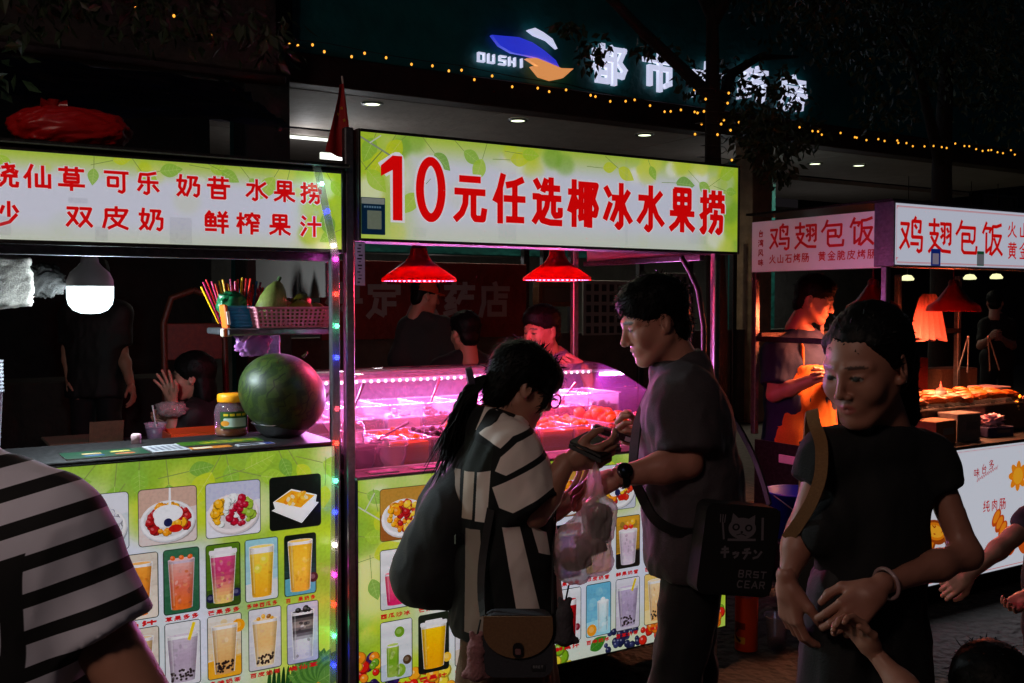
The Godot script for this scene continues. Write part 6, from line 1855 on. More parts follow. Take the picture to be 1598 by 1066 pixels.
func props_wings() -> void:
	var red := Color(1.0, 0.18, 0.10)
	heat_lamp(Vector3(4.612, 1.552, -3.66), 0.152, 0.15, 0.40, "dark red cone heat lamp over the grill behind the corner post", red, 1.6, Color(0.40, 0.02, 0.03), "heat lamps over the grill", true)
	heat_lamp(Vector3(5.335, 1.552, -3.66), 0.155, 0.155, 0.40, "dark red cone heat lamp over the grill, right of the towel", red, 1.6, Color(0.40, 0.02, 0.03), "heat lamps over the grill", true)
	for n in ["heat_lamp_002", "heat_lamp_003"]:
		lamp_omni("heat_lamp_glow", get_node(n), Vector3(0, -0.012, 0), Color(1.0, 0.40, 0.24), 0.7, 0.05)
		lamp_spot("heat_lamp_light", get_node(n), Vector3(0, 0.008, 0), Vector3.DOWN, 82.0, Color(1.0, 0.66, 0.46), 3.4, 0.14)
	var st := mb()
	var r := RandomNumberGenerator.new()
	r.seed = 5
	# flattened wings on the grate
	var meshes := []
	for k in 4: meshes.append(lumpy_box(Vector3(0.15, 0.045, 0.085), 0.4, 70 + k, 8, 0.9))
	var mt := grain(Color(0.86, 0.42, 0.10), Color(0.55, 0.18, 0.04), 0.35, 18.0, 0.0, 0.04, 6.0)
	var kk := 0
	for i in 8:
		for j in 3:
			var t := thing("grilled_wing", "grilled chicken wing on the grate, %s from its left end, %s rank" % [["first", "second", "third", "fourth", "fifth", "sixth", "seventh", "eighth"][i], ["back", "middle", "front"][j]], "chicken wing", Vector3(4.58 + i * 0.145 + r.randf_range(-0.01, 0.01), 1.036, -3.68 + j * 0.11), "grilled wings on the grate")
			var o := put_mesh("meat", meshes[kk % 4], mt, t)
			o.position = Vector3(0, 0.024 + r.randf() * 0.012, 0)
			o.rotation = Vector3(r.randf_range(-0.2, 0.2), r.randf_range(-0.5, 0.5), r.randf_range(-0.12, 0.12))
			kk += 1
	# sauce bottles
	for a in [[Vector3(4.62, 1.036, -3.44), "white squeeze bottle at the left end of the grill"], [Vector3(5.0, 1.036, -3.50), "white squeeze bottle in the middle of the grill"]]:
		var t := thing("squeeze_bottle", a[1], "bottle", a[0], "squeeze bottles on the grill")
		st = mb()
		lathe(st, Vector3.ZERO, [Vector2(0, 0), Vector2(0.032, 0), Vector2(0.034, 0.01), Vector2(0.034, 0.06), Vector2(0.028, 0.072), Vector2(0, 0.073)], 18)
		part("bottle_body", st, pm(Color(0.75, 0.66, 0.62), 0.4), t)
		st = mb()
		lathe(st, Vector3(0, 0.072, 0), [Vector2(0.028, 0), Vector2(0.022, 0.01), Vector2(0.008, 0.018), Vector2(0.003, 0.05), Vector2(0, 0.051)], 14)
		part("nozzle", st, pm(Color(0.80, 0.40, 0.36), 0.4), t)
	# towel
	var t := thing("towel", "pink cloth hanging on the stall rail behind the grill", "towel", Vector3(5.55, 1.37, -3.98))
	st = mb()
	st.set_smooth_group(1)
	var tp := func(i: int, j: int) -> Vector3:
		var u := i / 20.0 - 0.5
		var v := j / 14.0
		return Vector3(u * (0.12 + 0.20 * pow(v, 0.6)), 0.29 - 0.29 * v + 0.015 * sin(i * 0.9) * v, 0.03 * sin(u * 30.0) * (0.3 + v) )
	for i in 20:
		for j in 14:
			tri(st, tp.call(i, j), tp.call(i + 1, j), tp.call(i + 1, j + 1), Vector3.BACK)
			tri(st, tp.call(i, j), tp.call(i + 1, j + 1), tp.call(i, j + 1), Vector3.BACK)
	part("cloth", st, grain(Color(0.72, 0.46, 0.44), Color(0.64, 0.38, 0.36), 0.9, 20.0), t)
	# tongs
	for a in [[Vector3(5.69, 1.385, -3.80), -0.36, "steel tongs hooked on the rail, left pair"], [Vector3(5.90, 1.385, -3.80), 0.22, "steel tongs hooked on the rail, right pair"]]:
		t = thing("tongs", a[2], "tongs", a[0], "tongs over the grill")
		for s in [0, 1]:
			st = mb()
			var e := Vector3(sin(a[1]) * 0.22 + (0.05 if s else -0.02), -0.215, 0.02 * s)
			for k in 1: bar(st, Vector3(0.01 * s, 0, 0), e, 0.012, 0.003, 0.001)
			part("arm", st, steel, t)
		st = mb()
		ball(st, Vector3(0.005, 0.004, 0), Vector3(0.012, 0.01, 0.008), 10)
		part("hinge", st, steel, t)
	# boxes
	for a in [[Vector3(4.66, 0.859, -3.30), Vector3(0.20, 0.125, 0.14), Color(0.46, 0.28, 0.10), "brown cardboard box on the grill counter beside the black shirt", 0.1], [Vector3(4.89, 0.859, -3.31), Vector3(0.19, 0.15, 0.13), Color(0.38, 0.34, 0.33), "grey printed carton right of the brown cardboard box", -0.05], [Vector3(5.20, 0.859, -3.32), Vector3(0.20, 0.055, 0.13), Color(0.10, 0.10, 0.30), "flat dark blue tissue box on the grill counter", -0.15]]:
		t = thing("carton", a[3], "box", a[0], "cartons on the grill counter")
		var sz: Vector3 = a[1]
		var bs := Basis(Vector3.UP, a[4])
		st = mb()
		box(st, Vector3(0, sz.y / 2, 0), sz, 0.003, bs)
		part("carton_body", st, grain(a[2], Color(a[2].r * 0.82, a[2].g * 0.82, a[2].b * 0.84), 0.8, 6.0), t)
		st = mb()
		box(st, bs * Vector3(0.02, sz.y * 0.55, sz.z / 2 + 0.001), Vector3(sz.x * 0.5, sz.y * 0.28, 0.002), 0.0, bs)
		part("label", st, pm(Color(0.40, 0.38, 0.36) if a[2].b < 0.2 else Color(0.26, 0.24, 0.25), 0.6), t)
	t = thing("paper_sheet", "crumpled pink napkin sticking up from the tissue box", "napkin", Vector3(5.20, 0.915, -3.32))
	put_mesh("napkin_sheet", lumpy_box(Vector3(0.14, 0.055, 0.08), 0.9, 91, 10), pm(Color(0.82, 0.60, 0.70), 0.8), t).position = Vector3(0, 0.03, 0)
	t = thing("plastic_tub", "clear lidded plastic tub behind the right end of the grill", "plastic tub", Vector3(5.92, 0.859, -3.80))
	st = mb()
	box(st, Vector3(0, 0.10, 0), Vector3(0.20, 0.20, 0.16), 0.012)
	part("tub_wall", st, glass(Color(0.8, 0.7, 0.74), 0.45, 0.2), t)
	st = mb()
	box(st, Vector3(0, 0.207, 0), Vector3(0.21, 0.014, 0.17), 0.004)
	part("tub_lid", st, pm(Color(0.66, 0.56, 0.60), 0.4), t)
	# crates on a bench behind
	t = thing("work_bench", "dark bench behind the grill stall carrying two boxes", "bench", Vector3(6.2, 0, -4.55))
	st = mb()
	box(st, Vector3(0, 0.96, 0), Vector3(1.3, 0.04, 0.4), 0.005)
	part("top", st, dark_steel, t)
	for s in [[-0.6, -0.15], [0.6, -0.15], [-0.6, 0.15], [0.6, 0.15]]:
		st = mb()
		bar(st, Vector3(s[0], 0, s[1]), Vector3(s[0], 0.94, s[1]), 0.035, 0.035)
		part("leg", st, dark_steel, t)
	for a in [[Vector3(6.50, 0.981, -4.5), Vector3(0.42, 0.15, 0.2), Color(0.50, 0.42, 0.34), "long beige carton behind the grill"], [Vector3(6.02, 0.981, -4.5), Vector3(0.24, 0.24, 0.2), Color(0.46, 0.08, 0.04), "dark red carton behind the grill"]]:
		t = thing("carton", a[3], "box", a[0], "cartons behind the grill")
		st = mb()
		box(st, Vector3(0, a[1].y / 2, 0), a[1], 0.003)
		part("carton_body", st, grain(a[2], a[2].darkened(0.2), 0.8, 6.0), t)
		st = mb()
		box(st, Vector3(0, a[1].y + 0.001, 0), Vector3(a[1].x * 0.98, 0.002, 0.05), 0.0)
		part("tape", st, pm(Color(0.5, 0.42, 0.3), 0.3), t)

func street_things() -> void:
	# orange canister on the ground between the stalls
	var t := thing("gas_canister", "orange printed canister standing on the ground right of the standing man", "canister", Vector3(3.305, 0.0, -3.30))
	var st := mb()
	var p := Pic.new(128, 256, Color(0.82, 0.24, 0.04), GLYPHS)
	for k in 4: p.rrect(18, 60 + k * 34, 92, 16, 2, Color(0.86, 0.66, 0.12) if k % 2 else Color(0.45, 0.06, 0.03))
	p.text("火火", 26, 66, 36, 40, 40, 6, Color(0.30, 0.03, 0.03))
	p.rrect(0, 236, 128, 20, 0, Color(0.10, 0.22, 0.5))
	var cm := CylinderMesh.new()
	cm.top_radius = 0.052; cm.bottom_radius = 0.052; cm.height = 0.25; cm.radial_segments = 32; cm.cap_top = false; cm.cap_bottom = false
	put_mesh("printed_wall", cm, printed(p.done(), 0.4), t).position = Vector3(0, 0.13, 0)
	st = mb()
	lathe(st, Vector3.ZERO, [Vector2(0.053, 0.254), Vector2(0.046, 0.268), Vector2(0.022, 0.28), Vector2(0.02, 0.30), Vector2(0, 0.30)], 24)
	part("shoulder_cap", st, pm(Color(0.60, 0.05, 0.03), 0.4), t)
	# blue bucket and clear waste bin
	t = thing("blue_bucket", "blue plastic bucket on a low stool between the stalls", "bucket", Vector3(3.86, 0.42, -3.52))
	st = mb()
	lathe(st, Vector3.ZERO, [Vector2(0, 0), Vector2(0.12, 0), Vector2(0.15, 0.22), Vector2(0.158, 0.222), Vector2(0.158, 0.232), Vector2(0.146, 0.23), Vector2(0.116, 0.012), Vector2(0, 0.012)], 28)
	part("bucket_wall", st, pm(Color(0.03, 0.14, 0.62), 0.4), t)
	st = mb()
	tube(st, [Vector3(-0.155, 0.22, 0), Vector3(-0.12, 0.15, 0.12), Vector3(0, 0.12, 0.17), Vector3(0.12, 0.15, 0.12), Vector3(0.155, 0.22, 0)], 0.004, 6)
	part("handle", st, steel, t)
	t = thing("low_stool", "dark low stool under the blue bucket", "stool", Vector3(3.86, 0, -3.52))
	st = mb()
	box(st, Vector3(0, 0.40, 0), Vector3(0.34, 0.035, 0.34), 0.008)
	part("seat", st, black_plastic, t)
	for s in [[-1, -1], [1, -1], [-1, 1], [1, 1]]:
		st = mb()
		bar(st, Vector3(s[0] * 0.16, 0, s[1] * 0.16), Vector3(s[0] * 0.13, 0.385, s[1] * 0.13), 0.028, 0.028)
		part("leg", st, black_plastic, t)
	t = thing("clear_cup", "clear plastic cup standing on the ground left of the woman in black", "cup", Vector3(3.44, 0, -3.24))
	st = mb()
	lathe(st, Vector3.ZERO, [Vector2(0, 0.0), Vector2(0.04, 0.0), Vector2(0.055, 0.15), Vector2(0.06, 0.152), Vector2(0.06, 0.158), Vector2(0.053, 0.155), Vector2(0.038, 0.004), Vector2(0, 0.004)], 22)
	part("cup_wall", st, glass(Color(0.75, 0.75, 0.78), 0.4, 0.1), t)
	st = mb()
	lathe(st, Vector3.ZERO, [Vector2(0, 0.005), Vector2(0.036, 0.005), Vector2(0.04, 0.04), Vector2(0, 0.041)], 18)
	part("dregs", st, pm(Color(0.3, 0.25, 0.22), 0.3), t)
	# wooden chair far behind the drinks stall
	t = thing("wooden_chair", "brown wooden chair in the dark behind the basket shelf", "chair", Vector3(1.52, 0.13, -5.9))
	var wood := grain(Color(0.34, 0.16, 0.06), Color(0.24, 0.11, 0.04), 0.5, 4.0)
	st = mb()
	box(st, Vector3(0, 0.82, 0), Vector3(0.42, 0.04, 0.42), 0.008)
	part("seat", st, wood, t)
	for s in [[-1, -1], [1, -1], [-1, 1], [1, 1]]:
		st = mb()
		bar(st, Vector3(s[0] * 0.19, 0, s[1] * 0.19), Vector3(s[0] * 0.18, 0.80, s[1] * 0.18), 0.035, 0.035)
		part("leg", st, wood, t)
	for s in [-1, 1]:
		st = mb()
		tube(st, [Vector3(s * 0.18, 0.84, -0.19), Vector3(s * 0.18, 1.35, -0.23), Vector3(s * 0.13, 1.50, -0.24), Vector3(0, 1.55, -0.24)], 0.02, 8)
		part("back_post", st, wood, t)
	st = mb()
	box(st, Vector3(0, 1.24, -0.222), Vector3(0.33, 0.22, 0.02), 0.005)
	part("backrest", st, wood, t)
	# small table with a drink behind the drinks stall
	t = thing("side_table", "low dark table behind the drinks stall holding a purple drink", "table", Vector3(0.98, 0, -4.55))
	st = mb()
	box(st, Vector3(0, 0.975, 0), Vector3(0.62, 0.03, 0.42), 0.006)
	part("table_top", st, dark_steel, t)
	for s in [[-1, -1], [1, -1], [-1, 1], [1, 1]]:
		st = mb()
		bar(st, Vector3(s[0] * 0.27, 0, s[1] * 0.17), Vector3(s[0] * 0.27, 0.96, s[1] * 0.17), 0.03, 0.03)
		part("leg", st, dark_steel, t)
	t = thing("drink_cup", "clear cup of purple drink with a straw on the table behind", "cup", Vector3(0.945, 0.991, -4.5))
	st = mb()
	lathe(st, Vector3.ZERO, [Vector2(0, 0.0), Vector2(0.034, 0.0), Vector2(0.046, 0.085), Vector2(0.05, 0.088), Vector2(0.044, 0.087)], 22)
	part("cup_wall", st, glass(Color(0.8, 0.7, 0.8), 0.35, 0.1), t)
	st = mb()
	lathe(st, Vector3.ZERO, [Vector2(0, 0.003), Vector2(0.032, 0.003), Vector2(0.042, 0.065), Vector2(0, 0.066)], 20)
	part("purple_drink", st, pm(Color(0.36, 0.18, 0.34), 0.3), t)
	st = mb()
	tube(st, [Vector3(0.01, 0.02, 0), Vector3(-0.012, 0.165, 0)], 0.004, 7)
	part("straw", st, pm(Color(0.62, 0.62, 0.62), 0.4), t)
	t = thing("orange_tray", "orange plastic tray behind the yellow lidded jar", "tray", Vector3(1.12, 0.991, -4.42))
	st = mb()
	box(st, Vector3(0, 0.004, 0), Vector3(0.30, 0.008, 0.22), 0.002)
	for s in [-1.0, 1.0]:
		box(st, Vector3(s * 0.15, 0.028, 0), Vector3(0.008, 0.055, 0.22), 0.002)
		box(st, Vector3(0, 0.028, s * 0.11), Vector3(0.29, 0.055, 0.008), 0.002)
	part("tray_body", st, pm(Color(0.72, 0.24, 0.03), 0.45), t)
	t = thing("cardboard_box", "dim brown cardboard box behind the counter left of the purple drink", "box", Vector3(0.68, 0.0, -4.75))
	st = mb()
	box(st, Vector3(0, 0.5, 0), Vector3(0.30, 1.0, 0.3), 0.005)
	part("carton_body", st, grain(Color(0.30, 0.20, 0.11), Color(0.23, 0.15, 0.08), 0.85, 5.0), t)
	st = mb()
	box(st, Vector3(0.08, 1.04, 0.15), Vector3(0.14, 0.1, 0.006), 0.0, Basis(Vector3.RIGHT, 0.3))
	part("flap", st, grain(Color(0.30, 0.20, 0.11), Color(0.23, 0.15, 0.08), 0.85, 5.0), t)

# ---------------------------------------------------------------- bodies: distance field meshed as surface nets
class Field:
	var o: Vector3
	var c: float
	var nx: int
	var ny: int
	var nz: int
	var d: PackedFloat32Array
	func _init(lo: Vector3, hi: Vector3, cell: float) -> void:
		c = cell
		o = lo - Vector3.ONE * cell * 3.0
		var s := (hi - lo) / cell
		nx = int(s.x) + 7; ny = int(s.y) + 7; nz = int(s.z) + 7
		d = PackedFloat32Array()
		d.resize(nx * ny * nz)
		d.fill(1.0)
	func span(lo: Vector3, hi: Vector3) -> PackedInt32Array:
		var a := (lo - o) / c
		var b := (hi - o) / c
		return PackedInt32Array([maxi(0, int(a.x)), mini(nx - 1, int(b.x) + 1), maxi(0, int(a.y)), mini(ny - 1, int(b.y) + 1), maxi(0, int(a.z)), mini(nz - 1, int(b.z) + 1)])
	# joins (or, with cut, takes away) a tapered capsule
	func cap(a: Vector3, b: Vector3, ra: float, rb: float, k: float, cut := false) -> void:
		var m := k + c * 2.5
		var r := maxf(ra, rb) + m
		var s := span(Vector3(minf(a.x, b.x), minf(a.y, b.y), minf(a.z, b.z)) - Vector3.ONE * r, Vector3(maxf(a.x, b.x), maxf(a.y, b.y), maxf(a.z, b.z)) + Vector3.ONE * r)
		var ba := b - a
		var inv := 1.0 / maxf(ba.length_squared(), 1e-9)
		var dr := rb - ra
		var k4 := 0.25 / k
		for z in range(s[4], s[5] + 1):
			for y in range(s[2], s[3] + 1):
				var i := (z * ny + y) * nx + s[0]
				var p := o + Vector3(s[0], y, z) * c - a
				for x in range(s[0], s[1] + 1):
					var h := clampf(p.dot(ba) * inv, 0.0, 1.0)
					var v := (p - ba * h).length() - ra - dr * h
					var e := d[i]
					if cut:
						v = -v
						if v > e - k:
							var q := maxf(k - absf(v - e), 0.0)
							d[i] = maxf(v, e) + q * q * k4
					elif v < e + k:
						var q := maxf(k - absf(v - e), 0.0)
						d[i] = minf(v, e) - q * q * k4
					i += 1
					p.x += c
	func ell(ctr: Vector3, r: Vector3, k: float, cut := false, bs := Basis.IDENTITY) -> void:
		var m := maxf(r.x, maxf(r.y, r.z)) + k + c * 2.5
		var s := span(ctr - Vector3.ONE * m, ctr + Vector3.ONE * m)
		var inv := bs.inverse()
		var ir := Vector3.ONE / r
		var k4 := 0.25 / k
		for z in range(s[4], s[5] + 1):
			for y in range(s[2], s[3] + 1):
				var i := (z * ny + y) * nx + s[0]
				for x in range(s[0], s[1] + 1):
					var p := inv * (o + Vector3(x, y, z) * c - ctr) * ir
					var k0 := p.length()
					var k1 := (p * ir).length()
					var v := k0 * (k0 - 1.0) / maxf(k1, 1e-6)
					var e := d[i]
					if cut: v = -v
					if cut:
						if v > e - k:
							var q := maxf(k - absf(v - e), 0.0)
							d[i] = maxf(v, e) + q * q * k4
					elif v < e + k:
						var q := maxf(k - absf(v - e), 0.0)
						d[i] = minf(v, e) - q * q * k4
					i += 1
	# cuts away what lies beyond a plane, within a ball
	func trim(at: Vector3, n: Vector3, rad: float) -> void:
		var s := span(at - Vector3.ONE * rad, at + Vector3.ONE * rad)
		for z in range(s[4], s[5] + 1):
			for y in range(s[2], s[3] + 1):
				var i := (z * ny + y) * nx + s[0]
				for x in range(s[0], s[1] + 1):
					var p := o + Vector3(x, y, z) * c - at
					if p.length_squared() < rad * rad:
						var v := p.dot(n)
						if v > d[i]: d[i] = v
					i += 1
	func build() -> Dictionary:
		var vid := PackedInt32Array()
		vid.resize(d.size())
		vid.fill(-1)
		var verts := PackedVector3Array()
		var act := PackedInt32Array()
		var lim := c * 1.9
		var sx := 1
		var sy := nx
		var sz := nx * ny
		var off := PackedInt32Array([0, 1, sy, sy + 1, sz, sz + 1, sz + sy, sz + sy + 1])
		var pos := [Vector3(0, 0, 0), Vector3(1, 0, 0), Vector3(0, 1, 0), Vector3(1, 1, 0), Vector3(0, 0, 1), Vector3(1, 0, 1), Vector3(0, 1, 1), Vector3(1, 1, 1)]
		var ea := PackedInt32Array([0, 2, 4, 6, 0, 1, 4, 5, 0, 1, 2, 3])
		var eb := PackedInt32Array([1, 3, 5, 7, 2, 3, 6, 7, 4, 5, 6, 7])
		var top := d.size() - sz - sy - 2
		for i in top:
			var v := d[i]
			if v > lim or v < -lim: continue
			var neg := 0
			for q in off:
				if d[i + q] < 0.0: neg += 1
			act.append(i)
			if neg == 0 or neg == 8: continue
			var s := Vector3.ZERO
			var n := 0
			for e in 12:
				var va := d[i + off[ea[e]]]
				var vb := d[i + off[eb[e]]]
				if (va < 0.0) != (vb < 0.0):
					s += pos[ea[e]].lerp(pos[eb[e]], va / (va - vb))
					n += 1
			vid[i] = verts.size()
			verts.append(o + (Vector3(i % nx, (i / nx) % ny, i / sz) + s / n) * c)
		var idx := PackedInt32Array()
		for i in act:
			var v := d[i]
			for ax in 3:
				var st: int = [sx, sy, sz][ax]
				var w := d[i + st]
				if (v < 0.0) == (w < 0.0): continue
				var u1: int = [sy, sz, sx][ax]
				var u2: int = [sz, sx, sy][ax]
				if i - u1 - u2 < 0: continue
				var a := vid[i]
				var b := vid[i - u1]
				var e := vid[i - u1 - u2]
				var f := vid[i - u2]
				if a < 0 or b < 0 or e < 0 or f < 0: continue
				if v < 0.0: idx.append_array(PackedInt32Array([a, e, b, a, f, e]))
				else: idx.append_array(PackedInt32Array([a, b, e, a, e, f]))
		return {"v": verts, "i": idx}

func normals_of(v: PackedVector3Array, ix: PackedInt32Array) -> PackedVector3Array:
	var n := PackedVector3Array()
	n.resize(v.size())
	for k in range(0, ix.size(), 3):
		var a := v[ix[k]]
		var g := (v[ix[k + 2]] - a).cross(v[ix[k + 1]] - a)
		n[ix[k]] += g; n[ix[k + 1]] += g; n[ix[k + 2]] += g
	for k in n.size(): n[k] = n[k].normalized()
	return n

# cloth folds: pushes the surface in and out along its normal
func ripple(m: Dictionary, amp: float, sc: Vector3, sd: int) -> void:
	var fn := FastNoiseLite.new()
	fn.seed = sd
	fn.frequency = 1.0
	fn.fractal_octaves = 3
	var n := normals_of(m.v, m.i)
	var v: PackedVector3Array = m.v
	for k in v.size():
		var r := fn.get_noise_3dv(v[k] * sc)
		v[k] += n[k] * amp * (1.0 - absf(r) * 2.6)
	m.v = v

func to_mesh(parts: Array) -> ArrayMesh:
	var v := PackedVector3Array()
	var ix := PackedInt32Array()
	var cl := PackedColorArray()
	var uv := PackedVector2Array()
	for m in parts:
		var b := v.size()
		v.append_array(m.v)
		for q in m.i: ix.append(q + b)
		if m.has("c"): cl.append_array(m.c)
		if m.has("uv"): uv.append_array(m.uv)
	var arr := []
	arr.resize(Mesh.ARRAY_MAX)
	arr[Mesh.ARRAY_VERTEX] = v
	arr[Mesh.ARRAY_NORMAL] = normals_of(v, ix)
	arr[Mesh.ARRAY_INDEX] = ix
	if cl.size() == v.size(): arr[Mesh.ARRAY_COLOR] = cl
	if uv.size() == v.size(): arr[Mesh.ARRAY_TEX_UV] = uv
	var am := ArrayMesh.new()
	am.add_surface_from_arrays(Mesh.PRIMITIVE_TRIANGLES, arr)
	return am

func moved(m: Dictionary, xf: Transform3D, flip := false) -> Dictionary:
	var r := {"v": xf * (m.v as PackedVector3Array), "i": m.i}
	if flip:
		var ix: PackedInt32Array = (m.i as PackedInt32Array).duplicate()
		for k in range(0, ix.size(), 3):
			var t := ix[k + 1]
			ix[k + 1] = ix[k + 2]
			ix[k + 2] = t
		r.i = ix
	if m.has("c"): r.c = m.c
	return r

func tint(m: Dictionary, col: Color) -> Dictionary:
	var c := PackedColorArray()
	c.resize(m.v.size())
	c.fill(col)
	m.c = c
	return m

var cache := {}
const SKIN := Color(0.38, 0.175, 0.115)

func hand_shape(curl: float, spread: float, cell: float) -> Dictionary:
	var key := "h%.2f|%.2f|%.4f" % [curl, spread, cell]
	if cache.has(key): return cache[key]
	var f := Field.new(Vector3(-0.075, -0.03, -0.05), Vector3(0.085, 0.2, 0.10), cell)
	f.cap(Vector3(0, -0.02, 0), Vector3(0, 0.025, 0), 0.024, 0.025, 0.01)
	var xs := [0.030, 0.0105, -0.0095, -0.028]
	var ln := [[0.042, 0.026, 0.021], [0.046, 0.030, 0.022], [0.043, 0.028, 0.021], [0.034, 0.021, 0.018]]
	for q in 4:
		var kn := Vector3(xs[q], 0.088 - absf(q - 1.2) * 0.004, 0.0)
		f.cap(Vector3(xs[q] * 0.6, 0.012, 0), kn, 0.0165, 0.0115, 0.012)
	f.ell(Vector3(0.024, 0.04, 0.012), Vector3(0.018, 0.03, 0.014), 0.01)
	for q in 4:
		var p := Vector3(xs[q], 0.088 - absf(q - 1.2) * 0.004, 0.0)
		var side: float = spread * [0.22, 0.06, -0.08, -0.24][q]
		var ang := 0.0
		for s in 3:
			ang += curl * [0.85, 1.05, 0.7][s] * (1.0 + 0.08 * q)
			var dir := Vector3(sin(side) * cos(ang), cos(side) * cos(ang), sin(ang)).normalized()
			var e: Vector3 = p + dir * ln[q][s]
			f.cap(p, e, 0.0098 - s * 0.0008, 0.0092 - s * 0.0009, 0.003)
			p = e
	var t0 := Vector3(0.022, 0.022, 0.006)
	var t1 := t0 + Vector3(0.026 + 0.006 * spread, 0.028, 0.012)
	var t2 := t1 + Vector3(0.012 * (1.0 - curl) + 0.006 * spread, 0.028, 0.010 + 0.012 * curl)
	var t3 := t2 + Vector3(-0.012 * curl + 0.004, 0.022, 0.006 + 0.012 * curl)
	f.cap(t0, t1, 0.016, 0.0125, 0.012)
	f.cap(t1, t2, 0.0115, 0.0105, 0.004)
	f.cap(t2, t3, 0.0105, 0.0085, 0.004)
	cache[key] = f.build()
	return cache[key]

